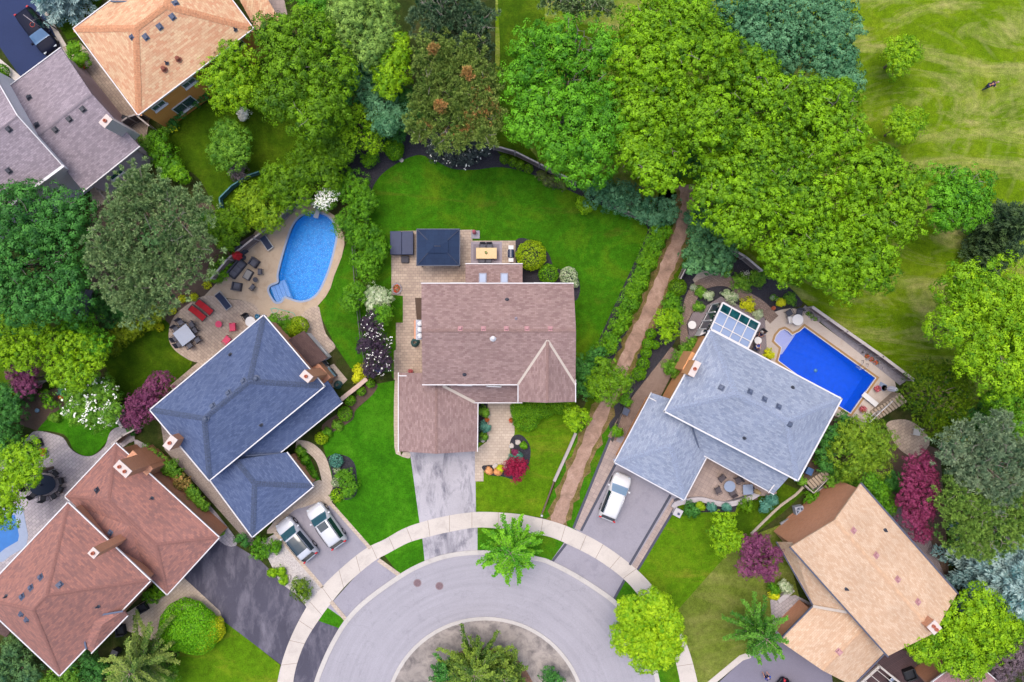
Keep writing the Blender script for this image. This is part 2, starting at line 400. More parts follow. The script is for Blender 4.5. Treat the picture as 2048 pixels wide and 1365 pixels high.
def asphalt(name, c, spread=.1, blot=None, bpos=.6, streak=None, ring=None):
    m, n, l, b = nm(name); tc = n.new('ShaderNodeTexCoord').outputs['Object']
    base = ramp(n, l, noise(n, l, tc, .25, 6, .6), [(.3, tuple(v * (1 - spread) for v in lin(c)[:3]) + (1,)), (.7, tuple(v * (1 + spread) for v in lin(c)[:3]) + (1,))])
    if blot:
        mp = n.new('ShaderNodeMapping'); l.new(tc, mp.inputs[0]); mp.inputs['Rotation'].default_value = (0, 0, streak or 0); mp.inputs['Scale'].default_value = (1, .4, 1) if streak is not None else (1, 1, 1)
        f = ramp(n, l, noise(n, l, mp.outputs[0], .8, 8, .72, .4), [(bpos - .1, g1(0)), (bpos + .12, g1(.85))])
        base = mixc(n, l, f, base, lin(blot))
    if ring:                                  # tyre wear that follows the bend of the road
        sp = n.new('ShaderNodeVectorMath'); sp.operation = 'SUBTRACT'; sp.inputs[1].default_value = (ring[0], ring[1], 0); l.new(tc, sp.inputs[0])
        le = n.new('ShaderNodeVectorMath'); le.operation = 'LENGTH'; l.new(sp.outputs[0], le.inputs[0])
        sc = n.new('ShaderNodeVectorMath'); sc.operation = 'SCALE'; l.new(tc, sc.inputs[0]); sc.inputs['Scale'].default_value = .04
        cb = n.new('ShaderNodeCombineXYZ'); l.new(le.outputs['Value'], cb.inputs[2]); ad = n.new('ShaderNodeVectorMath'); l.new(sc.outputs[0], ad.inputs[0]); l.new(cb.outputs[0], ad.inputs[1])
        base = mixc(n, l, 1, base, ramp(n, l, noise(n, l, ad.outputs[0], 2.2, 6, .7), [(.3, g1(.9)), (.7, g1(1.07))]), 'MULTIPLY')
        vr = n.new('ShaderNodeTexVoronoi'); vr.feature = 'DISTANCE_TO_EDGE'; vr.inputs['Scale'].default_value = .16; wp = n.new('ShaderNodeVectorMath'); l.new(tc, wp.inputs[0])
        nz = n.new('ShaderNodeTexNoise'); nz.inputs['Scale'].default_value = .7; nz.inputs['Detail'].default_value = 6; l.new(tc, nz.inputs[0]); n2_ = n.new('ShaderNodeVectorMath'); n2_.operation = 'SCALE'; n2_.inputs['Scale'].default_value = 3.0; l.new(nz.outputs['Color'], n2_.inputs[0]); l.new(n2_.outputs[0], wp.inputs[1]); l.new(wp.outputs[0], vr.inputs['Vector'])
        base = mixc(n, l, 1, base, ramp(n, l, vr.outputs['Distance'], [(.0, g1(.9)), (.01, g1(1))]), 'MULTIPLY')
    base = mixc(n, l, 1, base, ramp(n, l, noise(n, l, tc, 14, 4, .8), [(.3, g1(.86)), (.7, g1(1.12))]), 'MULTIPLY')
    l.new(base, b.inputs['Base Color']); b.inputs['Roughness'].default_value = .85; b.inputs['Specular IOR Level'].default_value = .2
    bump(n, l, b, noise(n, l, tc, 30, 3), .3, .01); return m
ROAD = asphalt('road asphalt', (182, 179, 189), .04, (166, 163, 173), .64, ring=(-2.65, -37.7))
DRV_GREY = asphalt('grey asphalt', (170, 166, 178), .08, (148, 145, 160), .62)
DRV_DARK = asphalt('dark sealed asphalt', (88, 86, 102), .12, (136, 132, 146), .56, streak=R(-52))
DRV_NAVY = asphalt('fresh black asphalt', (50, 64, 106), .08)
CONC_ST = asphalt('stained concrete', (198, 194, 202), .12, (84, 84, 104), .565, streak=0.0)
def concrete(name, c, sc=.5):
    return asphalt(name, c, .07, tuple(int(v * .9) for v in c), .6)
CONC = concrete('sidewalk concrete', (226, 216, 208)); CURB = concrete('curb concrete', (216, 210, 206))
DECKC = asphalt('exposed aggregate', (210, 188, 164), .1, (180, 152, 124), .6)
DECKC2 = asphalt('pool deck concrete', (216, 202, 192), .07, (196, 178, 166), .62)
PAV_TAN = brick('tan pavers', (222, 204, 186), (206, 188, 172), (186, 170, 154), .42, .28, .02, bs=.2)
PAV_TAN2 = brick('weathered tan pavers', (214, 194, 176), (190, 170, 156), (166, 148, 136), .42, .28, .02, bs=.2, big=.2)
PAV_GREY = brick('grey pavers', (204, 196, 200), (180, 172, 180), (152, 146, 152), .45, .3, .018, bs=.2)
PAV_PINK = brick('rosy square pavers', (196, 176, 168), (180, 162, 156), (160, 142, 136), .4, .4, .015, off=0, bs=.2)
PAV_RUST = brick('small brown pavers', (178, 154, 142), (152, 130, 120), (112, 96, 88), .24, .14, .018, bs=.3)
PAV_BASK = asphalt('rough grey gravel paving', (182, 172, 166), .18, (108, 102, 104), .53)
DECKW = brick('grey deck boards', (158, 146, 150), (146, 134, 140), (98, 88, 92), 9, .15, .012, bs=.4)
DECKR = brick('dark red deck boards', (98, 76, 80), (88, 70, 74), (60, 48, 50), 9, .15, .012, bs=.4)
GRAVEL = mat('pale gravel', (196, 188, 186), .95, .35, 14, bp=1.0, rgb2=(220, 212, 210))
GRAVEL_B = mat('brown gravel', (164, 150, 142), .95, .4, 12, bp=1.0)
BORDER = mat('charcoal border pavers', (78, 80, 96), .8, .15, 6)
# ---------------------------------------------------------------- pool outlines (pixels)
z3 = lambda x, y: (300 + x / 4.014, 380 + y / 4.014)
POOL1 = sm([z3(*p) for p in [(1335, 188), (1420, 215), (1472, 275), (1492, 350), (1482, 440), (1442, 600), (1400, 715), (1350, 815), (1285, 872), (1205, 890), (1125, 868), (1082, 855), (1050, 893), (1012, 898), (980, 858), (958, 805), (972, 775), (1020, 755), (1036, 735), (1034, 680), (1062, 560), (1100, 430), (1142, 310), (1192, 235), (1260, 195)]], 4, True)
z2 = lambda x, y: (1500 + x / 3.4125, 560 + y / 3.4125)
POOL2 = [z2(*p) for p in [(370, 318), (860, 670), (685, 915), (605, 865), (188, 552), (206, 490), (210, 462), (163, 418), (175, 380), (205, 345), (235, 335), (262, 350), (287, 374), (335, 350)]]
POOL3 = [(-70, 1020), (0, 1037), (20, 1030), (31, 1030), (39, 1071), (37, 1082), (11, 1097), (0, 1106), (-70, 1120)]
big = [(-9000, -9000), (11000, -9000), (11000, 10000), (-9000, 10000)]
sheet('ground', big, 0, G_base, holes=[POOL1, POOL2, POOL3], th=.3)
NST = [0]
def st(name, pts, lv, m, ang=0, holes=(), th=.05):
    NST[0] += 1; return sheet(name, pts, lv * .012 + (NST[0] % 12) * .001, m, holes, ang, th)
# ---------------------------------------------------------------- lawns and beds
st('park_lawn', [(1000, -1500), (3500, -1500), (3500, 900), (2060, 860), (1900, 900), (1822, 764), (1606, 604), (1470, 505), (1385, 500), (1385, 380), (1330, 455), (1150, 372), (1076, 333), (985, 297), (990, 200)], 1, G_park)
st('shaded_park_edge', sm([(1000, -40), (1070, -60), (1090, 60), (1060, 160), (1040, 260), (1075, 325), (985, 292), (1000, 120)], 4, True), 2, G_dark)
st('mulch_bed', sm([(735, 500), (722, 400), (680, 350), (715, 285), (770, 255), (860, 262), (990, 300), (1078, 335), (1160, 374), (1240, 418), (1302, 452), (1298, 490), (1250, 610), (1200, 718), (1184, 715), (1150, 620), (900, 560), (760, 520)], 4, True), 1, MULCH)
st('back_lawn', sm([(742, 500), (738, 430), (744, 380), (772, 342), (832, 311), (870, 322), (905, 338), (950, 340), (1003, 335), (1060, 348), (1140, 382), (1200, 410), (1250, 430), (1293, 452), (1287, 485), (1262, 540), (1225, 620), (1198, 680), (1183, 708), (1160, 740), (1135, 760), (900, 740), (800, 760), (782, 730), (783, 600)], 5, True), 2, G_back)
st('side_lawn', [(750, 480), (784, 465), (790, 600), (806, 600), (805, 645), (793, 645), (793, 745), (740, 745), (735, 600)], 3, G_back)
st('bed_by_patio', sm([(1031, 482), (1060, 480), (1095, 505), (1110, 535), (1150, 548), (1160, 575), (1155, 598), (1145, 600), (1140, 575), (1045, 575), (1032, 530)], 4, True), 3, MULCH)
st('front_lawn', [(745, 770), (797, 760), (793, 905), (800, 912), (823, 918), (840, 1048), (800, 1070), (737, 1098), (672, 1012), (660, 940), (640, 870), (665, 850), (700, 830), (735, 800)], 2, G_bright)
st('front_lawn', [(950, 810), (1152, 800), (1150, 860), (1110, 960), (1085, 1035), (1040, 1030), (950, 1026)], 2, G_olive)
st('verge_lawn', [(768, 1110), (843, 1065), (850, 1125), (800, 1150)], 2, G_bright)
st('verge_lawn', [(955, 1040), (1130, 1080), (1105, 1126), (1040, 1108), (955, 1106)], 2, G_back)
st('verge_lawn', [(662, 1195), (690, 1245), (680, 1257), (632, 1242)], 2, G_bright)
st('verge_lawn', [(1246, 1150), (1290, 1190), (1380, 1365), (1400, 1600), (1322, 1600), (1318, 1365), (1290, 1280), (1226, 1196)], 2, G_back)
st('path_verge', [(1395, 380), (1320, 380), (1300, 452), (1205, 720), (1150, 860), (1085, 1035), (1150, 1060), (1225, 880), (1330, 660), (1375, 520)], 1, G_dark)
st('path_verge', [(1152, 865), (1175, 850), (1215, 850), (1240, 850), (1150, 1060), (1085, 1035)], 2, G_back)
st('front_lawn', [(1352, 1010), (1500, 985), (1560, 985), (1480, 1080), (1400, 1170), (1345, 1235), (1266, 1134)], 2, G_olive)
st('front_lawn', [(1480, 1080), (1560, 1050), (1600, 1200), (1560, 1300), (1480, 1318), (1400, 1380), (1390, 1600), (1500, 1600), (1330, 1230), (1400, 1170)][:6] + [(1392, 1380), (1345, 1232)], 3, G_dull)
st('side_lawn', [(1550, 960), (1610, 985), (1560, 1030), (1500, 1075), (1440, 1060), (1500, 1000)], 3, G_dark)
st('front_lawn', [(338, 1340), (400, 1240), (440, 1232), (500, 1282), (560, 1330), (553, 1600), (300, 1600)], 2, G_olive)
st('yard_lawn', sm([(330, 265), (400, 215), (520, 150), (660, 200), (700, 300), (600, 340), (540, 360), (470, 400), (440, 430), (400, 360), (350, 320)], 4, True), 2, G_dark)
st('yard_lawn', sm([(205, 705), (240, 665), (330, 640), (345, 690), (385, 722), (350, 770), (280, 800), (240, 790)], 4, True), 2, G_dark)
st('poolside_lawn', [(700, 470), (716, 520), (735, 640), (740, 760), (700, 735), (670, 690), (645, 640), (634, 614), (651, 594), (669, 552), (683, 514)], 2, G_back)
st('yard_lawn', sm([(75, 862), (105, 830), (160, 800), (215, 830), (238, 852), (222, 860), (216, 880), (190, 908), (170, 912), (148, 900), (138, 880), (125, 868), (95, 862)], 4, True), 3, G_bright)
st('side_lawn', [(-200, 690), (30, 740), (40, 790), (-200, 840)], 1, G_dark)
st('garden_soil', [(45, 800), (130, 770), (150, 800), (75, 862), (40, 850)], 2, SOIL)
st('garden_soil', [(310, 650), (440, 560), (455, 500), (470, 520), (412, 592), (340, 650)], 2, SOIL)
st('garden_soil', sm([(645, 850), (700, 810), (730, 770), (755, 770), (745, 790), (712, 820), (705, 840), (670, 862), (655, 870)], 4, True), 3, SOIL)
st('mulch_bed', sm([(655, 915), (685, 910), (708, 925), (714, 960), (712, 990), (690, 1000), (668, 985), (664, 945)], 4, True), 3, MULCH)
st('mulch_bed', [(590, 895), (612, 900), (640, 960), (628, 975), (600, 930)], 2, G_bright)
st('mulch_bed', sm([(1355, 560), (1400, 530), (1480, 520), (1560, 560), (1605, 607), (1570, 620), (1545, 640), (1500, 610), (1450, 640), (1395, 670), (1345, 660)], 4, True), 2, MULCH)
st('mulch_bed', [(1200, 715), (1360, 555), (1395, 600), (1330, 720), (1262, 800), (1240, 870), (1222, 880)], 2, MULCH)
st('mulch_bed', [(1385, 1008), (1475, 1008), (1470, 1024), (1390, 1025)], 3, MULCH)
st('garden_soil', [(1640, 800), (1720, 860), (1800, 870), (1880, 900), (1900, 1180), (1760, 1000), (1640, 960), (1600, 960)], 1, SOIL)
st('garden_soil', sm([(1570, 1040), (1600, 1020), (1615, 1040), (1590, 1075), (1560, 1075)], 4, True), 4, mat('clay soil', (176, 132, 104), .95, .2, 5, bp=.6))
st('leaf_litter', [(180, 390), (300, 380), (460, 420), (450, 560), (300, 660), (180, 640)], 1, SOIL)
PL = sm([(1372, 370), (1374, 420), (1356, 480), (1330, 545), (1304, 610), (1270, 680), (1238, 750), (1200, 835), (1162, 920), (1130, 1000), (1112, 1050)], 6)
st('worn_path_margin', strip_pts(PL, [float(44 + 7 * math.sin(i * 1.7) + 5 * math.sin(i * 3.1)) for i in range(61)]), 3, grass('worn margin', (104, 104, 44), (132, 116, 70), (160, 132, 100), ns=.9))
st('dirt_path', strip_pts(sm([(1372, 370), (1374, 420), (1356, 480), (1330, 545), (1304, 610), (1270, 680), (1238, 750), (1200, 835), (1162, 920), (1130, 1000), (1112, 1050)], 6), [float(27 + 2.5 * math.sin(i * .9) + 3.5 * math.sin(i * 2.3)) for i in range(61)]), 4, DIRT)
# ---------------------------------------------------------------- pavings
st('garden_path', strip_pts(sm([(1372, 690), (1372, 650), (1381, 600), (1400, 572), (1435, 561), (1465, 567), (1488, 592), (1520, 612), (1548, 640)], 6), 23), 6, PAV_RUST, R(20))
st('garden_path', strip_pts(sm([(1352, 700), (1338, 725), (1316, 760), (1290, 800), (1262, 840), (1236, 885)], 6), [22 + 26 * min(1, i / 18) for i in range(31)]), 3, PAV_RUST, R(58))
st('stepping_path', [(1385, 560), (1400, 540), (1440, 548), (1430, 562), (1395, 575)], 3, PAV_TAN)
st('patio', [(783, 463), (945, 460), (945, 482), (1031, 482), (1031, 575), (845, 575), (845, 596), (783, 590)], 5, PAV_TAN2)
st('side_path', [(806, 590), (846, 590), (846, 760), (788, 760), (788, 702), (792, 700), (792, 646), (806, 646)], 4, PAV_TAN2)
st('side_soil', [(830, 596), (846, 596), (846, 645), (834, 645)], 5, SOIL)
st('front_walk', [(976, 800), (1029, 800), (1029, 869), (1020, 884), (1020, 931), (967, 931), (967, 963), (950, 963), (950, 901), (974, 883), (974, 843)], 4, PAV_TAN)
st('mulch_bed', [(952, 800), (977, 800), (978, 840), (974, 883), (952, 886)], 3, MULCH)
st('mulch_bed', sm([(1029, 871), (1045, 872), (1058, 888), (1061, 908), (1055, 934), (1033, 958), (1004, 953), (983, 951), (970, 944), (967, 931), (1020, 927), (1020, 886)], 4, True), 5, MULCH)
st('garage_border', sm([(792, 745), (800, 745), (800, 900), (806, 905), (820, 905), (820, 916), (812, 916), (797, 910), (789, 895), (788, 800)], 2, True), 3, PAV_TAN)
st('pool_deck', [z3(*p) for p in [(440, 850), (640, 640), (720, 520), (850, 330), (1060, 165), (1230, 60), (1310, 70), (1380, 140), (1500, 220), (1560, 380), (1562, 440), (1540, 540), (1480, 690), (1450, 790), (1410, 860), (1340, 940), (1230, 1015), (1150, 1060), (1000, 1040), (900, 1010), (830, 920), (740, 885), (600, 870)]], 4, DECKC, holes=[POOL1])
st('patio', sm([(410, 592), (372, 612), (347, 636), (338, 665), (343, 692), (368, 714), (402, 726), (480, 720), (560, 680), (560, 640), (525, 630), (512, 612), (490, 602), (450, 598)], 4, True), 5, PAV_TAN2, R(-40))
st('side_path', [(402, 720), (420, 720), (370, 765), (345, 780), (340, 772)], 4, PAV_TAN2, R(-40))
st('side_path', sm([(600, 634), (634, 612), (642, 632), (652, 668), (671, 692), (660, 706), (640, 720), (610, 680)], 3, True), 5, PAV_TAN2, R(-30))
st('side_path', [(640, 740), (668, 728), (695, 760), (680, 775), (655, 775)], 4, PAV_TAN)
st('patio', sm([(-90, 1020), (-40, 930), (30, 905), (58, 872), (75, 862), (110, 869), (128, 877), (140, 896), (160, 910), (185, 912), (210, 893), (220, 866), (238, 854), (258, 862), (270, 880), (240, 900), (130, 1010), (50, 1095), (0, 1150), (-90, 1200)], 3, True), 4, PAV_GREY, R(40), holes=[POOL3])
st('flagstone_walk', sm([(268, 880), (300, 895), (340, 930), (400, 990), (440, 1035), (475, 1085), (450, 1090), (400, 1045), (340, 980), (290, 925)], 3, True), 3, PAV_GREY, R(-48))
st('gravel_strip', [(322, 850), (335, 850), (495, 1060), (520, 1100), (500, 1090), (420, 1000), (330, 900)], 4, GRAVEL_B)
st('gravel_bed', [(520, 1085), (555, 1065), (645, 1172), (614, 1216), (600, 1195), (560, 1165)], 3, GRAVEL)
st('driveway', [(545, 1045), (600, 1010), (640, 990), (660, 1002), (738, 1096), (700, 1160), (646, 1176), (632, 1165)], 3, DRV_GREY, 0)
st('paver_apron', sm([(535, 1060), (600, 990), (640, 960), (668, 1000), (640, 1004), (610, 1014), (590, 1020), (572, 1036), (560, 1050), (550, 1065)], 3, True), 4, PAV_TAN, R(40))
st('curved_walk', strip_pts(sm([(592, 890), (618, 895), (640, 915), (651, 945), (655, 975), (648, 1010)], 5), 21), 5, PAV_TAN, R(-40))
st('edging', strip_pts([(657, 1002), (741, 1097)], 7), 5, PAV_TAN)
st('edging', strip_pts([(548, 1062), (645, 1175)], 7), 5, PAV_TAN)
st('driveway_apron', [(655, 1215), (750, 1110), (800, 1150), (740, 1195), (700, 1248), (690, 1240)], 3, DRV_GREY)
st('edging', strip_pts([(757, 1120), (800, 1151)], 8), 6, PAV_TAN)
st('edging', strip_pts([(662, 1203), (694, 1242)], 8), 6, PAV_TAN)
st('driveway', [(360, 1150), (445, 1060), (470, 1090), (520, 1120), (560, 1160), (615, 1217), (580, 1290), (565, 1332), (500, 1282), (438, 1235), (405, 1200)], 3, DRV_DARK)
st('driveway_apron', [(632, 1240), (682, 1258), (665, 1290), (640, 1345), (632, 1400), (575, 1400), (590, 1330)], 3, DRV_DARK)
st('patio', [(240, 1235), (300, 1195), (362, 1150), (440, 1222), (448, 1245), (380, 1275), (330, 1290), (250, 1260)], 4, PAV_TAN, R(40))
st('driveway', [(818, 890), (950, 890), (952, 1035), (840, 1052)], 3, CONC_ST)
st('driveway_apron', [(843, 1060), (955, 1050), (955, 1112), (850, 1128)], 3, CONC_ST)
st('driveway', [(1145, 1055), (1238, 870), (1300, 900), (1390, 960), (1358, 1003), (1272, 1140), (1210, 1100)], 3, DRV_GREY)
st('driveway_apron', [(1132, 1080), (1250, 1150), (1252, 1160), (1226, 1199), (1160, 1156), (1100, 1125)], 3, DRV_GREY)
for a, b in (((1132, 1088), (1104, 1124)), ((1249, 1160), (1228, 1198))): st('dark_border', strip_pts([a, b], 5), 4, BORDER)
st('paver_border', [(1221, 878), (1245, 888), (1240, 905), (1160, 1062), (1147, 1056)], 4, PAV_PINK, R(62))
st('dark_border', strip_pts([(1220, 876), (1147, 1056)], 5), 5, BORDER)
st('dark_border', strip_pts([(1243, 905), (1162, 1062)], 5), 5, BORDER)
st('paver_border', strip_pts([(1350, 1000), (1268, 1136)], 13), 4, PAV_PINK, R(60))
st('dark_border', strip_pts([(1341, 990), (1259, 1130)], 5), 5, BORDER)
st('dark_border', strip_pts([(1358, 1002), (1275, 1140)], 5), 5, BORDER)
st('patio', sm([(1370, 1003), (1412, 915), (1540, 975), (1548, 990), (1520, 992), (1495, 990), (1460, 1000), (1430, 1004), (1400, 998)], 3, True), 5, PAV_PINK, R(-28))
st('pool_deck', sm([z2(*p) for p in [(92, 320), (110, 270), (150, 232), (210, 205), (340, 200), (480, 300), (720, 475), (960, 655), (985, 690), (985, 765), (870, 880), (745, 1008), (660, 960), (560, 920), (300, 760), (150, 560), (100, 470)]], 2, True), 4, DECKC2, holes=[POOL2])
st('timber_planter_bed', [z2(*p) for p in [(360, 190), (375, 175), (1075, 680), (1020, 720), (480, 290)]], 5, mat('weathered plank floor', (158, 152, 160), .9, .2, 5))
st('round_patio', sm([(1772, 850), (1790, 840), (1820, 842), (1850, 865), (1858, 890), (1830, 915), (1800, 900), (1785, 880)], 3, True), 3, PAV_TAN2, R(30))
st('terrace', [(1750, 1040), (1790, 1000), (1860, 1080), (1900, 1180), (1850, 1130)], 3, DECKW, R(-50))
st('driveway', [(1400, 1400), (1480, 1325), (1560, 1270), (1660, 1330), (1700, 1600), (1300, 1600)], 4, asphalt('violet grey asphalt', (142, 138, 156), .08))
st('edging', strip_pts([(1405, 1380), (1482, 1316), (1500, 1310)], 12), 5, CONC)
st('entry_patio', [(1540, 1200), (1590, 1190), (1640, 1215), (1570, 1285), (1545, 1260)], 5, PAV_GREY, R(35))
st('terrace', [(1690, 1330), (1770, 1290), (1870, 1320), (1850, 1500), (1680, 1500)], 4, DECKR, R(30))
st('driveway', [(-200, 120), (-30, 20), (60, -60), (75, 0), (128, 105), (45, 160), (0, 95), (-60, 160)], 4, DRV_NAVY)
st('street_corner', [(-300, -60), (60, -60), (20, 20), (-30, 60), (-300, 200)], 3, CONC)
st('edging', strip_pts([(68, -10), (128, 98), (180, 190), (275, 295)], [12, 16, 30, 36]), 3, CONC)
st('front_lawn', [(75, -60), (240, -60), (165, 70), (135, 80), (85, 0)], 2, G_dark)
st('side_path', [(125, 95), (160, 85), (300, 230), (290, 300), (262, 280)], 4, PAV_TAN2, R(-50))
st('edging', strip_pts([(-20, 110), (45, 165)], 14), 5, CONC)
st('back_patio', [(180, 380), (275, 300), (300, 310), (250, 380), (190, 420)], 3, PAV_TAN2)
st('terrace', [(500, -40), (560, -40), (575, 30), (545, 45), (510, 20)], 3, PAV_PINK)
# ---------------------------------------------------------------- road, kerbs, pavement, island
so_ = [(548, 1460), (551, 1400), (555, 1365), (566, 1318), (585, 1268), (613, 1215), (644, 1174), (690, 1130), (733, 1096.5), (769, 1079), (804, 1059), (843, 1044.6), (899, 1031), (960, 1024), (1030, 1027.6), (1068, 1034), (1104, 1042.5), (1142.6, 1056.4), (1206, 1089), (1272, 1138), (1315, 1185), (1344, 1233), (1374, 1290), (1395, 1365), (1402, 1420), (1404, 1460)]
si_ = [(584, 1460), (585, 1400), (587.6, 1357.7), (598, 1316), (614, 1278), (638, 1240), (665, 1203), (697, 1166), (745, 1125), (780, 1105), (816, 1086), (849, 1076), (899, 1064), (960, 1055), (1030, 1062), (1064, 1067), (1098, 1073.5), (1132, 1087), (1191, 1117), (1246, 1157), (1280, 1195), (1317, 1245), (1344, 1300), (1360, 1365), (1366, 1420), (1368, 1460)]
SO, SI = sm(so_, 4), sm(si_, 4)
CO = sm([(628, 1460), (630, 1400), (632, 1365), (650, 1316), (672, 1271.6), (696, 1235), (733, 1197.4), (801, 1148.4), (848.7, 1123), (899, 1107), (958.7, 1101), (1020, 1105), (1077, 1114), (1104, 1123), (1160.5, 1153), (1225.7, 1197.4), (1250, 1228), (1285, 1277), (1306, 1325), (1316, 1365), (1322, 1410), (1324, 1460)], 4)
IS = [(971 + 199 * math.cos(a), 1436 + 199 * math.sin(a)) for a in (2 * math.pi * i / 72 for i in range(72))]
st('road', CO + [(1324, 2600), (628, 2600)], 4, ROAD, th=.02)
def kerb(line, w, name, closed=False):       # raised kerb with a real step, cast as one long run
    mb = MB(); a = [Vector(p) for p in line]; rows = []
    m_ = len(a)
    for i, p in enumerate(a):
        q0 = a[(i - 1) % m_] if closed else a[max(i - 1, 0)]; q1 = a[(i + 1) % m_] if closed else a[min(i + 1, m_ - 1)]
        d = (q1 - q0).normalized(); nn = Vector((-d.y, d.x)); l_, r_ = P(*(p + nn * w / 2)), P(*(p - nn * w / 2))
        rows.append([(l_.x, l_.y, -.05), (l_.x, l_.y, .11), (r_.x, r_.y, .11), (r_.x, r_.y, -.05)])
    mb.grid(rows, closev=closed, smooth=False); return tag(mb.build(name, CURB), kind='structure')
kerb([tuple(Vector(p) + Vector((0, 4))) for p in CO], 9, 'kerb'); kerb(IS, 7, 'island_kerb', True)
st('island_paving', offs(IS, -3), 7, PAV_BASK, R(30))
st('island_soil', [(965 + 115 * math.cos(a) * (1 + .08 * math.sin(3 * a)), 1400 + 105 * math.sin(a)) for a in (2 * math.pi * i / 40 for i in range(40))], 8, mat('bark chips', (140, 104, 84), .95, .35, 7, bp=.8))
# pavement: one cast slab with joints
mb = MB(); rows = []
for i, (p, q) in enumerate(zip(SO, SI)):
    a, b = P(*p), P(*q); rows.append([(a.x, a.y, -.05), (a.x, a.y, .06), (b.x, b.y, .06), (b.x, b.y, -.05)])
mb.grid(rows, smooth=False); tag(mb.build('pavement', CONC), kind='structure')
JT = mat('dark joint', (140, 124, 112), .9); mb = MB(); acc = 0; last = None
for i, (p, q) in enumerate(zip(SO, SI)):
    mid = (Vector(p) + Vector(q)) / 2
    if last is not None: acc += (mid - last).length
    last = mid
    if acc > 36: acc = 0; a, b = P(*p), P(*q); mb.bar((a.x, a.y, .061), (b.x, b.y, .061), .035, .006)
mb.build('pavement_joints', JT, bpy.data.objects['pavement'])
# ---------------------------------------------------------------- pools
def watermat(name, c, alpha=.55, rough=.06, bs=.12):
    m, n, l, b = nm(name); tc = n.new('ShaderNodeTexCoord').outputs['Object']
    b.inputs['Base Color'].default_value = lin(c, 1.0); b.inputs['Roughness'].default_value = rough; b.inputs['IOR'].default_value = 1.33; b.inputs['Specular IOR Level'].default_value = .15
    b.inputs['Alpha'].default_value = alpha
    bump(n, l, b, noise(n, l, tc, 5, 5, .7), bs, .05); return m
def pool(name, label, out, wat, liner, cop, cw, deep, parts, wz=-.12, group=None, seg=None):
    c = P(sum(p[0] for p in out) / len(out), sum(p[1] for p in out) / len(out)); root = thing(name, label, 'pool', (c.x, c.y, 0))
    W = [P(*p) - c for p in out]; n = len(W); mb = MB()
    A = sum(W[i].x * W[(i + 1) % n].y - W[(i + 1) % n].x * W[i].y for i in range(n))
    if A < 0: W = W[::-1]
    for i in range(n):
        a, b = W[i], W[(i + 1) % n]; mb.face([(a.x, a.y, .04), (b.x, b.y, .04), (b.x, b.y, deep(b + c)), (a.x, a.y, deep(a + c))])
    for t in tessellate_polygon([W]):
        mb.face([(W[i].x, W[i].y, deep(W[i] + c)) for i in t])
    mb.build('basin', liner, root)
    mb = MB()
    for t in tessellate_polygon([W]): mb.face([(W[i].x, W[i].y, wz) for i in (t if (W[t[1]] - W[t[0]]).cross(W[t[2]] - W[t[0]]).z > 0 else t[::-1])])
    mb.build('water_surface', wat, root)
    o2 = offs([(v.x, v.y) for v in W], cw); mb = MB(); rows = []
    for i in range(n): a = W[i]; rows.append([(a.x, a.y, -.2), (a.x, a.y, .075), (o2[i][0], o2[i][1], .075), (o2[i][0], o2[i][1], .0)])
    mb.grid(rows, closev=True, smooth=False); mb.build('coping', cop, root)
    return root, c
LIN1 = mat('pale blue pool liner', (0, 130, 250), .6, .3, 5, rgb2=(50, 170, 255)); LIN2 = mat('deep blue pool liner', (0, 84, 255), .6, .15, 2)  # mottling of the first liner paints the water's sparkle into its colour
WAT1 = watermat('pool water', (40, 150, 240), .3, .08, .35); WAT2 = watermat('deep pool water', (10, 100, 236), .3, .08, .3)
COP1 = mat('pale coping', (160, 176, 206), .6, .06); COP2 = mat('tan coping', (176, 138, 88), .6, .08); WHT = mat('white plastic', (244, 242, 244), .45, .03)
p1, c1 = pool('swimming_pool', 'oval light blue pool with curved corner steps and tan concrete surround', POOL1, WAT1, LIN1, COP1, .2, lambda v: -1.5, 0)
mb = MB(); STEP = mat('grey blue pool step', (150, 178, 226), .5, .08)
for k, (dx, zz) in enumerate(((-.05, -.14), (.33, -.22), (.7, -.32), (1.05, -.44))):
    a, b = P(*z3(965, 775)) - c1, P(*z3(1012, 890)) - c1; d = (P(*z3(1090, 790)) - P(*z3(985, 830))).normalized()
    cnt = (a + b) / 2 + d * (dx + .2); mb2 = MB(); mb2.box((cnt.x, cnt.y, zz - .35), (.42, 1.9, .7), math.atan2(d.y, d.x)); mb2.build('step', STEP, p1)
p2, c2 = pool('swimming_pool', 'deep blue rectangular pool with white corner steps beside light blue roofed house', POOL2, WAT2, LIN2, COP2, .22, lambda v: -1.3 - max(0, min(1, (v.x - 30) / 6)) * 1.2, 0)
rim = offs([((P(*p) - c2).x, (P(*p) - c2).y) for p in POOL2], -.06); mb = MB()
mb.grid([[((P(*p) - c2).x, (P(*p) - c2).y, .08), (r_[0], r_[1], .08), (r_[0], r_[1], -.1)] for p, r_ in zip(POOL2, rim)], closev=True, smooth=False); mb.build('rim', WHT, p2)
for k in range(4):                            # white entry steps
    a = P(*z2(175, 375)) - c2; d = (P(*z2(300, 450)) - P(*z2(190, 375))).normalized(); q = P(*z2(190, 372)) - c2 + d * (.1 + .42 * k); mb = MB()
    mb.box((q.x, q.y, -.125 - .1 * k - .3), (.5, 2.7, .6), math.atan2(d.y, d.x)); mb.build('step', WHT, p2)
TARP = mat('blue pool cover', (28, 120, 205), .55, .1, 1.5, bp=.5)
p3, c3 = pool('covered_pool', 'pool closed with bright blue tarp at left edge of photo', POOL3, TARP, LIN1, COP1, .9, lambda v: -1.0, 0, wz=.03)
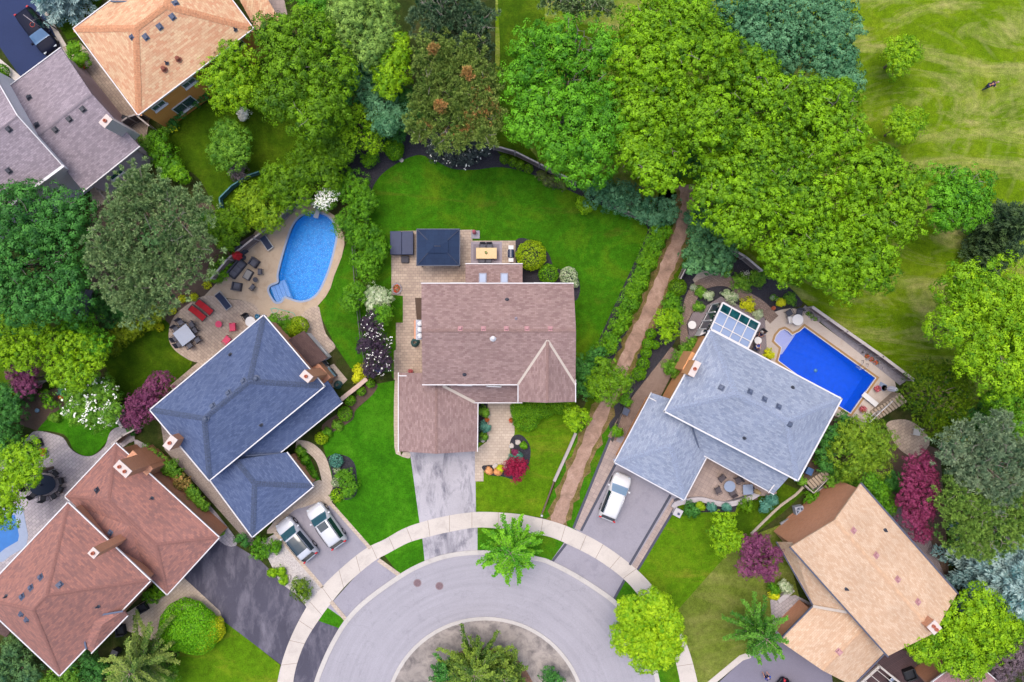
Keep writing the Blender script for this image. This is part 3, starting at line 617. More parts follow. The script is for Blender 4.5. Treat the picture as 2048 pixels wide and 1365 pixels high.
def dive(px0, px1, w, m, label):
    a, b = P(*px0), P(*px1); r_ = thing('diving_board', label, 'diving board', (a.x, a.y, 0), math.atan2(b.y - a.y, b.x - a.x)); L = (b - a).length
    MB().box((L / 2, 0, .5), (L, w, .05), 0).build('board', m, r_, .015)
    mb = MB(); mb.box((.25, 0, .24), (.4, w * .8, .48)); mb.box((L * .42, 0, .24), (.12, w * .9, .48)); mb.build('stand', mat('stand grey', (190, 195, 205), .5), r_)
dive((642, 409), (634, 438), .5, mat('grey board', (176, 184, 200), .6), 'grey diving board over the far end of oval pool')
dive((1749, 810), (1721, 787), .5, WHT, 'white diving board over the deep blue pool')
mb = MB(); cc = P(*z2(450, 620)); mb.lathe((0, 0, 0), [(0, .12), (.12, .1), (.2, .02), (.16, -.06), (0, -.08)], 12)
o = mb.build('pool_float', mat('float blue', (90, 150, 200), .4)); o.location = (cc.x, cc.y, -.1); tag(o, 'small round blue float drifting in the deep blue pool', 'pool float')
r_ = thing('pool_ladder', 'chrome pool ladder on the long side of deep blue pool', 'ladder', tuple(P(*z2(755, 590))), R(-36))
CHROME = mat('chrome', (215, 218, 226), .2, .02, metal=.9)
for s in (-.28, .28): MB().tube([(s, .5, .05), (s, .5, .5), (s, .2, .75), (s, -.15, .6), (s, -.2, -.5)], .03, 8).build('rail', CHROME, r_)
for z in (-.15, -.4): MB().box((0, -.22, z), (.56, .14, .03)).build('rung', CHROME, r_)
# ================================================================ houses
CAMP = Vector((0, 0, H0))
WHITE = mat('white trim', (240, 238, 242), .5, .03); GLASS = mat('window glass', (60, 84, 100), .08, .1, spec=.9)
DARKM = mat('dark vent metal', (52, 56, 72), .5, .1); BRK = brick('orange brick wall', (246, 174, 134), (228, 156, 118), (218, 178, 154), .24, .075, .01, bs=.3, big=.06)
SID_O = brick('orange siding', (255, 180, 100), (255, 172, 92), (240, 142, 72), 9, .18, .012, bs=.4, big=.06)
SID_G = brick('mauve siding', (214, 196, 206), (206, 188, 200), (176, 160, 170), 9, .18, .012, bs=.4, big=.05)
SID_W = brick('white siding', (250, 246, 252), (244, 240, 248), (214, 210, 220), 9, .18, .012, bs=.3, big=.04)
SID_T = mat('apricot stucco', (246, 178, 122), .9, .08, 2)
def shingle(name, a, b_, bw=.34, bh=.16, bias=0, m_=None, big=.08):
    return brick(name, a, b_, m_ or tuple(int(v * .82) for v in a), bw, bh, .008, .9, big, .5, 2.0, .5, bias)
def roof(parent, faces, m, z_th=.18, name='roof', caps=(), capm=None, capw=.24):
    mb = MB(); vs = []; fs = []
    for f in faces:
        mb.face(f); i = len(vs); vs += [tuple(p) for p in f]; fs.append(list(range(i, i + len(f))))
    top = MB(); key = {}; ed = {}
    for f in faces:
        nf = len(f)
        n_ = (f[1] - f[0]).cross(f[2] - f[0])
        if n_.z < 0: f = f[::-1]
        top.face(f)
        for i in range(nf):
            a, b = f[i], f[(i + 1) % nf]; k = (tuple(round(v, 2) for v in a), tuple(round(v, 2) for v in b))
            if (k[1], k[0]) in ed: del ed[(k[1], k[0])]
            else: ed[k] = (a, b)
        top.face([p - Vector((0, 0, z_th)) for p in f[::-1]])
    for a, b in ed.values():
        dn = Vector((0, 0, z_th)); top.face([b, a, a - dn, b - dn])
    o = top.build(name, m, parent); o['_'] = 0; del o['_']
    bvh = BVHTree.FromPolygons(vs, fs)
    if capm:
        for a, b, n1, n2 in caps:
            cp = MB()
            L = (b - a).length; d = (b - a).normalized(); k = max(1, int(L / .2))
            s1 = n1.cross(d).normalized(); s2 = n2.cross(d).normalized()
            if s1.z > 0: s1 = -s1
            if s2.z > 0: s2 = -s2
            for i in range(k):
                p = a + d * L * i / k; q = a + d * (L * (i + .93) / k); up = Vector((0, 0, .035)); up2 = Vector((0, 0, .055))
                cp.face([p + up, q + up2, q + up2 + s1 * capw, p + up + s1 * capw]); cp.face([q + up2, p + up, p + up + s2 * capw, q + up2 + s2 * capw])
            cp.build('ridge_cap', capm, o)
    return o, bvh
def hipfaces(c, zr, k=1.0, ends=(1, 1)):
    """c: 4 eave corners (Vectors) in order; returns faces and cap edges. ends: 1 hip, 0 gable"""
    if (c[1] - c[0]).length < (c[2] - c[1]).length: c = c[1:] + c[:1]
    d = ((c[1] - c[0]) + (c[2] - c[3])).normalized(); Ls = (c[3] - c[0]).length / 2 * k
    r0 = (c[0] + c[3]) / 2 + d * Ls * ends[0]; r1 = (c[1] + c[2]) / 2 - d * Ls * ends[1]; r0.z = r1.z = zr
    F = [[c[0], c[1], r1, r0], [c[2], c[3], r0, r1]]
    if ends[1]: F.append([c[1], c[2], r1])
    if ends[0]: F.append([c[3], c[0], r0])
    def nn(f): n = (f[1] - f[0]).cross(f[2] - f[0]).normalized(); return n if n.z > 0 else -n
    n = [nn(f) for f in F]; caps = [(r0, r1, n[0], n[1])]
    if ends[1]: caps += [(r1, c[1], n[0], n[2]), (r1, c[2], n[1], n[2])]
    if ends[0]: e = n[-1]; caps += [(r0, c[0], n[0], e), (r0, c[3], n[1], e)]
    return F, caps, (c, r0, r1)
def walls(parent, W, z1, m, inset=.45, gable=None, z0=0):
    q = wpoly_inset(W, inset); n = len(q); mb = MB()
    A = sum(q[i].x * q[(i + 1) % n].y - q[(i + 1) % n].x * q[i].y for i in range(n))
    if A < 0: q = q[::-1]
    for i in range(n):
        a, b = q[i], q[(i + 1) % n]; mb.face([(a.x, a.y, z0), (b.x, b.y, z0), (b.x, b.y, z1), (a.x, a.y, z1)])
    if gable:
        for a, b, r_ in gable: mb.face([a, b, r_])
    return mb.build('wall', m, parent), q
def gutter(parent, pts, m=None, w=.085, closed=True, dz=-.06, name='gutter'):
    mb = MB(); n = len(pts)
    for i in range(n if closed else n - 1):
        a, b = pts[i].copy(), pts[(i + 1) % n].copy(); d = (b - a).normalized(); a -= d * w * .4; b += d * w * .4
        mb.bar(a + Vector((0, 0, dz + .09)), b + Vector((0, 0, dz + .09)), w, .14)
    return mb.build(name, m or WHITE, parent)
def window(parent, A, B, t, zc, w, h, gl=None):
    d = (B - A).normalized(); c = A.lerp(B, t); n = Vector((d.y, -d.x, 0)); yaw = math.atan2(d.y, d.x)
    c = Vector((c.x, c.y, zc)) + n * .04; mb = MB()
    for s in (-1, 1):
        q = c + d * s * w / 2; mb.box(q, (.08, .1, h + .08), yaw); q = c + Vector((0, 0, s * h / 2)); mb.box(q, (w, .1, .08), yaw)
    mb.box(c, (.05, .08, h), yaw)
    f = mb.build('window', WHITE, parent); MB().box(c - n * .01, (w, .05, h), yaw).build('pane', gl or GLASS, f)
    MB().box(c + n * .08 - Vector((0, 0, h / 2 + .08)), (w + .2, .2, .06), yaw).build('sill', WHITE, f)
def hit(bvh, px, py):
    d = (P(px, py, 0) - CAMP).normalized(); loc, n, i, dist = bvh.ray_cast(CAMP, d)
    if loc is None: loc = P(px, py, 6); n = Vector((0, 0, 1))
    if n.z < 0: n = -n
    return loc, n
def rvent(ro, bvh, px, py, m=None, s=.42, kind='box'):
    loc, n = hit(bvh, px, py); down = Vector((n.x, n.y, 0)); yaw = math.atan2(down.y, down.x) if down.length > .02 else 0; mb = MB()
    if kind == 'box':
        pit = math.atan2(down.length, n.z); mb.box(loc + n * .03, (s * 1.3, s * 1.2, .04), yaw, pit); mb.box(loc + n * .14, (s * .85, s * .85, .2), yaw, pit, 0, .8)
        mb.build('roof_vent', m or DARKM, ro, .01)
    elif kind == 'cap':
        mb.lathe(loc, [(.3, .02), (.14, .05), (.12, .22), (.22, .26), (.2, .34), (0, .4)], 12); mb.build('roof_vent', m or DARKM, ro)
    else:
        mb.lathe(loc, [(.2, .02), (.08, .06), (.07, .4), (.05, .42), (.0, .36)], 10); mb.build('vent_pipe', m or DARKM, ro)
def chimney(parent, px, py, zt, w, d, rz, z0, m=None, flues=1, capc=None):
    c = P(px, py, zt); mb = MB(); mb.box((c.x, c.y, (zt + z0) / 2), (w, d, zt - z0), rz); o = mb.build('chimney', m or BRK, parent)
    MB().box((c.x, c.y, zt + .04), (w + .06, d + .06, .1), rz).build('chimney_cap', capc or mat('chimney concrete', (232, 216, 210), .8, .08, 6), o, .02)
    ax = Vector((math.cos(rz), math.sin(rz), 0))
    for i in range(flues):
        q = Vector((c.x, c.y, zt + .08)) + ax * (i - (flues - 1) / 2) * w * .42
        mb = MB(); mb.lathe(q, [(.16, 0), (.16, .2), (.11, .2), (.11, .02), (0, .02)], 10); mb.build('flue', mat('terracotta flue', (196, 112, 88), .8), o)
    return o
def rect4(px, z): return [P(x, y, z) for x, y in px]
# shingles
SH_BR = shingle('rosy brown shingles', (182, 154, 150), (154, 126, 124), m_=(144, 116, 112)); CP_BR = shingle('rosy caps', (170, 140, 134), (156, 126, 122), .2, .2)
SH_BL = shingle('slate blue shingles', (108, 124, 162), (86, 102, 142), m_=(78, 94, 130)); CP_BL = mat('dark slate caps', (78, 92, 124), .9, .4, 8)
SH_LB = shingle('pale blue shingles', (178, 188, 208), (148, 160, 186), m_=(138, 150, 176)); CP_LB = mat('pale blue caps', (156, 168, 194), .9, .25, 9)
SH_OR = shingle('apricot shingles', (242, 208, 168), (226, 168, 132), m_=(208, 150, 116), bw=.4, bh=.2); CP_OR = mat('terracotta caps', (218, 156, 116), .9, .28, 6)
SH_GR = shingle('mauve grey shingles', (182, 168, 178), (152, 140, 150), m_=(136, 124, 136)); CP_GR = mat('mauve caps', (150, 138, 148), .9, .15, 5)
SH_RD = shingle('brick red shingles', (190, 134, 122), (152, 114, 110), m_=(158, 108, 100), bw=.36); CP_RD = mat('brick red caps', (158, 110, 102), .9, .2, 7)
SH_TN = shingle('beige shingles', (238, 208, 180), (222, 184, 152), m_=(204, 168, 138)); CP_TN = mat('beige caps', (226, 186, 152), .9, .14, 3)
PINKV = mat('pink vent', (204, 152, 156), .7, .05); BLUV = mat('blue grey vent', (92, 104, 132), .6, .08)
# ---- centre house -------------------------------------------------
h = thing('brown_house', 'two storey house with long rosy brown gable roof and attached garage in the centre', 'house', (0, 0, 0))
ze, zr = 5.6, 7.6
a, b, c, d = P(843, 567, ze), P(1147, 567, ze), P(1151, 770, ze), P(845, 770, ze)
r0, r1 = P(843, 662, zr), P(1152, 662, zr)
gx0, gx1 = P(1036, 770, ze), P(1151, 770, ze); g0, g1_ = P(1036, 804, ze), P(1151, 804, ze)
zg = 7.25; gp = P(1093, 692, zg); ge = P(1093, 806, zg); ge.x = (g0.x + g1_.x) / 2; gp.x = ge.x; gp.y = r0.y + (zr - zg) / (zr - ze) * (d.y - r0.y); r1.y = r0.y; c.y = d.y; gx0.y = gx1.y = d.y
F = [[a, b, r1, r0], [d, r0, r1, gx1, gp, gx0][:2] + [r1, gx1, gp, gx0], [gx0, gp, ge, g0], [gx1, g1_, ge, gp]]
nN = Vector((0, .35, .94)); nS = Vector((0, -.35, .94))
ro, bv = roof(h, F, SH_BR, caps=[(r0, r1, nN, nS), (gp, ge, Vector((-.4, 0, .9)), Vector((.4, 0, .9)))], capm=CP_BR, capw=.16)
VAL = mat('valley metal', (216, 202, 190), .6, .05); mb = MB()
for q in (gx0, gx1): mb.bar(gp + Vector((0, 0, .03)), q + Vector((0, 0, .03)), .26, .03)
mb.build('valley_flashing', VAL, ro)
walls(h, [a, b, c, d], ze - .1, BRK, .35); walls(h, [gx0 + Vector((0, 3, 0)), gx1 + Vector((0, 3, 0)), g1_, g0], ze - .1, BRK, .35)
for rr, e0, e1, s in ((r0, a, d, 1), (r1, b, c, -1)):
    o_ = Vector((.3 * s, 0, -.16)); mb = MB(); mb.face([e0 + o_, e1 + o_, rr + o_]); mb.build('gable_wall', SID_W, h)
mb = MB(); o_ = Vector((0, .3, -.16)); mb.face([g0 + o_, g1_ + o_, ge + o_]); mb.build('gable_wall', SID_W, h)
gutter(h, [a, b], closed=False); gutter(h, [d, gx0], closed=False); gutter(h, [gx0, g0], closed=False); gutter(h, [P(1151, 760, ze), g1_], closed=False)
for x in (920.6, 967, 1013, 1054, 1100.5): rvent(ro, bv, x, 658, PINKV, .36)
rvent(ro, bv, 1014, 600, kind='pipe'); rvent(ro, bv, 929, 749, kind='pipe'); rvent(ro, bv, 1032, 638, mat('grey vent', (160, 150, 165), .6), .2); rvent(ro, bv, 986, 677, WHITE, kind='cap')
# garage + entry roof
zge, zgr = 3.0, 4.4
ga, gb, gc, gd = P(797, 746, zge), P(955, 746, zge), P(955, 903, zge), P(797, 903, zge); gr0, gr1 = P(874, 745, zgr), P(874, 906, zgr)
gr0.x = gr1.x = (ga.x + gb.x) / 2; gr0.y = ga.y + .02; gr1.y = gd.y - .02
ro2, bv2 = roof(h, [[gd, ga, gr0, gr1], [gb, gc, gr1, gr0]], SH_BR, caps=[(gr0, gr1, Vector((-.4, 0, .9)), Vector((.4, 0, .9)))], capm=CP_BR, capw=.16)
walls(h, [ga, gb, gc, gd], zge - .1, BRK, .35); gutter(h, [ga, gd], closed=False); gutter(h, [P(956, 806, zge), gc], closed=False); gutter(h, [P(797, 752, 3.2), P(846, 752, 3.2)], closed=False)
mb = MB(); o_ = Vector((0, .3, -.16)); mb.face([gd + o_, gc + o_, gr1 + o_]); mb.build('gable_wall', SID_W, h)
GD = brick('garage door panels', (236, 232, 230), (230, 226, 224), (180, 176, 176), 1.2, .55, .03)
MB().box(((gd.x + gc.x) / 2, gd.y + .33, 1.15), (4.9, .06, 2.3)).build('garage_door', GD, h)
e = [P(895, 770, 4.3), P(1040, 770, 4.3), P(1044, 806, 3.05), P(940, 806, 3.05)]; e[0].z = e[1].z = 4.3
ro3, bv3 = roof(h, [e], SH_BR); gutter(h, [e[3], e[2]], closed=False)
MB().bar(P(886, 772, 4.3) + Vector((0, 0, .04)), P(949, 805, 3.12) + Vector((0, 0, .05)), .26, .06).build('valley_flashing', VAL, ro3)
x = [P(931, 528, 3.0), P(1045, 528, 3.0), P(1045, 569, 3.9), P(931, 569, 3.9)]; ro4, bv4 = roof(h, [x], SH_BR); gutter(h, x[:2], closed=False); walls(h, [P(931, 530, 0), P(1045, 530, 0), P(1045, 575, 0), P(931, 575, 0)], 2.9, BRK, .2)
SKG = mat('skylight glass', (196, 208, 236), .1, .03, spec=.8)
for px in (965.5, 1008.5):
    loc, n = hit(bv4, px, 557); pit = -math.atan2(.9, 2.0); mb = MB(); mb.box(loc + Vector((0, 0, .08)), (.72, 1.05, .14), 0, 0, -pit * -1); f = mb.build('skylight', mat('skylight frame', (168, 170, 190), .5), ro4)
    MB().box(loc + Vector((0, 0, .155)), (.52, .85, .03), 0, 0, pit).build('pane', SKG, f)
wt = h
q = P(845, 700, 3)
MB().box((P(843, 660, 5).x - .15, P(843, 660, 5).y, 3.2), (.7, 1.7, 6.4)).build('chimney', BRK, h)
cx_, cy_ = P(843, 660, 6.4).x - .1, P(843, 660, 6.4).y
ch = MB().box((cx_, cy_, 6.45), (.8, 1.8, .1)).build('chimney_cap', mat('cap grey', (190, 192, 204), .6), h)
for dy in (-.55, 0, .55): MB().lathe((cx_, cy_ + dy, 6.5), [(.22, 0), (.22, .25), (.27, .28), (.2, .36), (0, .38)], 10).build('flue', WHITE, ch)
for i, (A_, B_) in enumerate((((880, 808), (880, 808)),)): pass
for t in (.2, .45, .75):
    window(h, P(846, 768, 0) + Vector((.4, .35, 0)), P(1036, 768, 0), t, 4.5, 1.3, 1.1); window(h, P(1147, 567, 0) - Vector((.4, .45, 0)), P(843, 567, 0) + Vector((.4, -.45, 0)), t, 4.4, 1.4, 1.2)
# ---- dark blue roofed house ---------------------------------------
h = thing('blue_roofed_house', 'house with dark slate blue hip roof between oval pool and two silver cars', 'house')
C4 = rect4([(300, 820), (528, 630), (650, 773), (419, 962)], 5.6); F, caps, inf = hipfaces(C4, 8.0); ro, bv = roof(h, F, SH_BL, caps=caps, capm=CP_BL, capw=.27)
walls(h, C4, 5.5, BRK); gutter(h, C4, w=.1)
for p in ((487.5, 763), (457.5, 787), (426, 813)): rvent(ro, bv, *p, BLUV, .45)
for p in ((513, 757), (412, 838)): rvent(ro, bv, *p, BLUV, .4, 'cap')
rvent(ro, bv, 461, 710, kind='pipe'); rvent(ro, bv, 522, 850, kind='pipe')
G4 = rect4([(418, 960), (562, 905), (628, 973), (505, 1075)], 3.0); G4[1] = P(571, 899, 3.0); G4[0] = P(447, 998, 3.0) + (P(571, 899, 3.0) - P(628, 973, 3.0)) * .28
pk = P(509, 968, 4.7); mr = P(470, 918, 4.7)
gA, gB, gC, gD = P(418, 958, 3.0), P(575, 905, 3.0), P(628, 973, 3.0), P(505, 1075, 3.0)
gmid = P(470, 920, 4.7)
F = [[gD, gC, pk], [gC, gB, gmid, pk], [gA, gD, pk, gmid]]
def nn(f): n = (f[1] - f[0]).cross(f[2] - f[0]).normalized(); return n if n.z > 0 else -n
ns_ = [nn(f) for f in F]
ro2, bv2 = roof(h, F, SH_BL, caps=[(pk, gC, ns_[0], ns_[1]), (pk, gD, ns_[0], ns_[2]), (pk, gmid, ns_[1], ns_[2])], capm=CP_BL, capw=.27)
walls(h, [gA, gB, gC, gD], 2.9, BRK); gutter(h, [gA, gD, gC, gB], w=.1, closed=False)
L4 = [P(430, 942, 4.35), P(655, 762, 4.35), P(685, 806, 3.0), P(500, 955, 3.0)]; ro3, bv3 = roof(h, [L4], SH_BL); gutter(h, [P(563, 904.5, 3.0), L4[2]], w=.1, closed=False)
walls(h, [P(560, 860, 0), P(648, 785, 0), P(660, 800, 0), P(572, 876, 0)], 2.9, BRK, .1)
MB().bar(P(492, 912, 4.35), P(560, 907, 3.12), .1, .05).build('valley_flashing', BLUV, ro3)
chimney(h, 613, 753, 7.6, .95, .7, R(-40), 0, flues=1); chimney(h, 341, 886, 7.4, 1.2, .7, R(52), 0, flues=1)
# brick bump behind the chimney
q = P(640, 748, 2.6); MB().box((q.x, q.y, 1.3), (1.9, 1.1, 2.6), R(-50)).build('chimney_base', BRK, h)
s = thing('garden_shed', 'lean-to shed with dark brown shingle roof against blue roofed house', 'shed')
S4 = rect4([(578, 681), (608, 662), (655, 716), (622, 737)], 2.5); S4[0].z += .5; S4[3].z += .5
roof(s, [S4], shingle('dark brown shingles', (112, 88, 84), (98, 76, 74), m_=(84, 64, 64))); walls(s, S4, 2.4, SID_W, .15)
# ---- orange house --------------------------------------------------
h = thing('orange_house', 'orange walled house with apricot shingle hip roof in top left corner', 'house')
C4 = rect4([(147, 58), (277, 232), (508, 58), (378, -116)], 5.5); F, caps, inf = hipfaces(C4, 7.9); ro, bv = roof(h, F, SH_OR, caps=caps, capm=CP_OR, capw=.32)
wl, q4 = walls(h, C4, 5.4, SID_O, .3); gutter(h, C4)
for p in ((351, 7), (345, 34), (319.5, 54), (291.6, 74.5)): rvent(ro, bv, *p, BLUV, .42)
rvent(ro, bv, 264, 75, BLUV, .35); rvent(ro, bv, 334, 127, kind='pipe'); rvent(ro, bv, 471, 60, kind='pipe')
for p in ((357, 119), (329, 139)): rvent(ro, bv, *p, mat('rust vent', (150, 84, 66), .8), kind='cap')
MB().bar(P(222, 3, 5.9), P(278, 4, 6.3), .12, .1).build('flashing', BLUV, ro)
A_, B_ = None, None
for i in range(4):
    a_, b_ = q4[i], q4[(i + 1) % 4]; m_ = (a_ + b_) / 2
    if m_.x > C4[0].x + 6 and m_.y < P(0, 100).y and (b_ - a_).length > 11: A_, B_ = a_, b_
if A_ is not None:
    window(h, A_, B_, .24, 1.8, 2.2, 1.5); window(h, A_, B_, .55, 2.3, 1.9, .9)
    for t in (.12, .4, .68, .85): window(h, A_, B_, t, 4.4, 1.3, .8)
X = [P(468, -20, 3.6), P(512, 60, 3.0), P(560, 40, 2.9), P(500, -60, 3.2)]; roof(h, [X], SH_OR)
# ---- grey house -----------------------------------------------------
h = thing('grey_house', 'house with stepped mauve grey shingle gable roofs and white fascia at left edge', 'house')
zE, zR_ = 4.4, 6.2
nA, nB, nC = P(122, 96, zE), P(183, 188, zR_), P(280, 294, zE); dW = Vector((-1, -.75, 0)).normalized()
nA2, nC2 = P(20, 172, zE), P(168, 384, zE); nB2 = P(66, 258, zR_); nB2 = nB + ((nA2 - nA) + (nC2 - nC)) / 2
ro, bv = roof(h, [[nA, nB, nB2, nA2], [nC, nC2, nB2, nB]], SH_GR, caps=[(nB, nB2, nn([nA, nB, nB2]), nn([nC, nC2, nB2]))], capm=CP_GR, capw=.15)
off_ = (nA2 - nA).normalized() * .5; dz = Vector((0, 0, -.2)); mb = MB(); a_, b_, c_ = nA + off_ + dz, nB + off_ + dz, nC + off_ + dz
for p_, q_ in ((a_, b_), (b_, c_)): mb.face([(p_.x, p_.y, 0), p_, q_, (q_.x, q_.y, 0)])
mb.face([(a_.x, a_.y, 3), (c_.x, c_.y, 3), b_]); mb.face([(a_.x, a_.y, 0), (c_.x, c_.y, 0), c_, b_, a_]); mb.build('gable_wall', SID_G, h)
walls(h, [nA, nC, nC2, nA2], zE - .1, SID_G, .5); gutter(h, [nA, nA2], closed=False); gutter(h, [nC, nC2], closed=False, w=.09)
for p in ((59, 196), (166, 219), (139, 239), (111, 260), (74, 251)): rvent(ro, bv, *p, DARKM, .42)
chimney(h, 212, 243, 7.6, .7, 1.0, R(-42), 3, mat('pale render', (228, 220, 224), .8, .05), 1)
zE2, zR2 = 6.6, 8.6
mA, mB_, mC = P(-30, 118, zE2), P(36, 232, zR2), P(127, 333, zE2); w_ = Vector((-6.5, -6.0, 0)); w_ = (nA2 - nA).normalized() * 11
ro2, bv2 = roof(h, [[mA, mB_, mB_ + w_, mA + w_], [mC, mC + w_, mB_ + w_, mB_]], SH_GR, caps=[(mB_, mB_ + w_, Vector((-.4, .4, .8)), Vector((.4, -.4, .8)))], capm=CP_GR, capw=.15)
walls(h, [mA, mC, mC + w_, mA + w_], zE2 - .1, SID_W, .35); o2 = w_.normalized() * .3 + dz
mb = MB(); mb.face([mA + o2, mC + o2, mB_ + o2]); mb.build('gable_wall', SID_W, h)
gutter(h, [mA, mB_], closed=False); gutter(h, [mB_, mC], closed=False); gutter(h, [mC, mC + w_], closed=False, w=.25)
for p in ((18, 259), (18, 342)): rvent(ro2, bv2, *p, DARKM, .4)
# ---- red house --------------------------------------------------------
h = thing('red_roofed_house', 'brick house with two overlapping brick red hip roofs at lower left', 'house')
C4 = rect4([(440, 1075), (232, 885), (130, 993), (335, 1190)], 3.6); F, caps, inf = hipfaces(C4, 5.4); ro, bv = roof(h, F, SH_RD, caps=caps, capm=CP_RD, capw=.18)
walls(h, C4, 3.5, BRK, .5); gutter(h, C4, w=.1)
X = [P(268, 1048, 4.9), P(160, 1012, 3.9), P(225, 1075, 4.9)]
xa, xb, xr0, xr1 = P(165, 1012, 3.8), P(288, 1140, 3.8), P(268, 1040, 5.1), P(205, 1105, 5.1)
ro3, bv3 = roof(h, [[xa, P(215, 1120, 5.1), P(262, 1045, 5.1)], [xb, P(262, 1045, 5.1), P(215, 1120, 5.1)]], SH_RD)
rvent(ro3, bv3, 221, 1066, BLUV, .4)
for p in ((194.5, 981),): rvent(ro, bv, *p, DARKM, .4)
rvent(ro, bv, 304, 997, kind='pipe')
chimney(h, 246, 938, 6.8, 1.5, .8, R(-42), 0, flues=2); q = P(285, 927, 3.0)
MB().box((q.x, q.y, 1.9), (2.6, 1.3, 3.7), R(-42)).build('chimney_base', BRK, h)
C4 = rect4([(137, 1004), (303, 1161), (120, 1352), (-46, 1197)], 5.8); F, caps, inf = hipfaces(C4, 9.2); ro2, bv2 = roof(h, F, SH_RD, caps=caps, capm=CP_RD, capw=.18)
walls(h, C4, 5.7, BRK, .5); gutter(h, C4, w=.11)
for p in ((82, 1155), (62.5, 1176), (45, 1194)): rvent(ro2, bv2, *p, BLUV, .42)
for p in ((119, 1170), (43, 1228), (54, 1239)): rvent(ro2, bv2, *p, BLUV, .4)
rvent(ro2, bv2, 13, 1193, kind='pipe'); rvent(ro2, bv2, 196, 1213, kind='pipe')
chimney(h, 188, 1106, 9.2, .7, .7, R(-42), 5, flues=1)
bay = [P(160, 1237, 6.3), P(247, 1222, 6.3), P(256, 1232, 5.6), P(184, 1306, 5.6), P(174, 1298, 5.9)]; bp_ = P(205, 1250, 6.6)
ro4, bv4 = roof(h, [[bay[0], bay[1], bp_], [bay[1], bay[2], bp_], [bay[2], bay[3], bp_], [bay[3], bay[4], bay[0], bp_]], SH_RD); gutter(h, [bay[2], bay[3]], w=.1, closed=False)
mb = MB(); mb.bar(bay[0] + Vector((0, 0, .1)), bay[1] + Vector((0, 0, .1)), .16, .04); mb.bar(bay[0] + Vector((0, 0, .1)), bay[4] + Vector((0, 0, .1)), .16, .04); mb.build('valley_flashing', BLUV, ro4)
X = [P(-60, 1210, 3.4), P(0, 1243, 3.4), P(22, 1262, 3.0), P(12, 1275, 2.9), P(-60, 1240, 3)]; roof(h, [[X[0], X[1], X[2], X[3], X[4]]], shingle('dark brown shingles', (112, 88, 84), (98, 76, 74)))
# ---- pale blue roofed house -------------------------------------------
h = thing('pale_blue_roofed_house', 'house with large pale blue grey hip roof beside rectangular pool and white suv', 'house')
C4 = rect4([(1420, 659), (1683, 798), (1595, 962), (1328, 823)], 5.6); F, caps, inf = hipfaces(C4, 7.8); ro, bv = roof(h, F, SH_LB, caps=caps, capm=CP_LB, capw=.3)
walls(h, C4, 5.5, SID_T, .45); gutter(h, C4, w=.13)
for p in ((1443, 776), (1500, 784), (1529, 799), (1557, 814), (1579, 849)): rvent(ro, bv, *p, BLUV, .42)
rvent(ro, bv, 1489, 876, kind='pipe'); rvent(ro, bv, 1585, 776, kind='pipe')
chimney(h, 1389, 738, 7.2, .55, 1.4, R(-28), 4.5, SID_T, 1)
q = P(1372, 725, 2.6); MB().box((q.x, q.y, 2.4), (1.0, 1.9, 4.8), R(-28)).build('chimney_base', SID_T, h)
gA, gB, gC, gD = P(1302, 786, 3.2), P(1228, 925, 3.2), P(1368, 1001, 3.2), P(1435, 870, 3.2); pk = P(1342, 893, 4.9); gm = P(1385, 812, 4.9)
F = [[gB, gC, pk], [gA, gB, pk, gm], [gC, gD, gm, pk]]; ns_ = [nn(f) for f in F]
ro2, bv2 = roof(h, F, SH_LB, caps=[(pk, gB, ns_[0], ns_[1]), (pk, gC, ns_[0], ns_[2])], capm=CP_LB, capw=.3)
walls(h, [gA, gB, gC, gD], 3.1, SID_T, .45); gutter(h, [gA, gB, gC, P(1412, 917, 3.2)], closed=False)
gutter(h, [P(1299, 796, 3.45), P(1334, 814, 3.45)], closed=False)
L4 = [P(1385, 850, 4.6), P(1580, 952, 4.6), P(1547, 989, 3.2), P(1404, 910, 3.2)]; ro3, bv3 = roof(h, [L4], SH_LB); gutter(h, [P(1404, 910, 3.22), L4[2]], closed=False)
gutter(h, [P(1563, 949, 3.9), P(1537, 985, 3.4)], closed=False, w=.1)
MB().bar(P(1385, 856, 4.75), P(1401, 907, 3.4), .14, .05).build('valley_flashing', BLUV, ro3)
walls(h, [P(1400, 880, 0), P(1530, 950, 0), P(1520, 968, 0), P(1390, 896, 0)], 3.1, SID_T, .1)
for t in (.3, .6): window(h, P(1228, 924, 0) + Vector((.6, .4, 0)), P(1368, 998, 0) + Vector((-.2, .6, 0)), t, 1.4, 2.4, 2.1, GD)
# sunroom
z7 = lambda x, y: (1320 + x / 6.825, 560 + y / 6.825)
s = thing('sunroom', 'white framed sunroom with glass panel roof on the grey wooden deck', 'sunroom')
T0, T1, T2, T3 = P(*z7(855, 312), 3.3), P(*z7(1362, 595), 3.3), P(*z7(1197, 937), 3.9), P(*z7(688, 668), 3.9)
ROOFG = mat('sky reflection roof glass', (150, 172, 214), .04, .03, spec=1.0); ROOFD = mat('dark reflection roof glass', (14, 66, 78), .05, .3, 1.5, spec=.8, rgb2=(30, 92, 100))  # pane colours carry painted reflections: pale sky below, darker in the top row
def bl(u, v): return T0.lerp(T1, u).lerp(T3.lerp(T2, u), v)
vv = [0, .31, .74, 1]
for i in range(4):
    for j in range(3):
        mb = MB(); mb.face([bl(i / 4, vv[j + 1]), bl((i + 1) / 4, vv[j + 1]), bl((i + 1) / 4, vv[j]), bl(i / 4, vv[j])]); mb.build('roof_pane', ROOFD if j == 0 else ROOFG, s)
mb = MB(); up = Vector((0, 0, .04))
for i in range(5): mb.bar(bl(i / 4, 0) + up, bl(i / 4, 1) + up, .16 if i in (0, 4) else .08, .1)
for v in vv: mb.bar(bl(0, v) + up, bl(1, v) + up, .16 if v in (0, 1) else .08, .1)
mb.build('frame', WHITE, s)
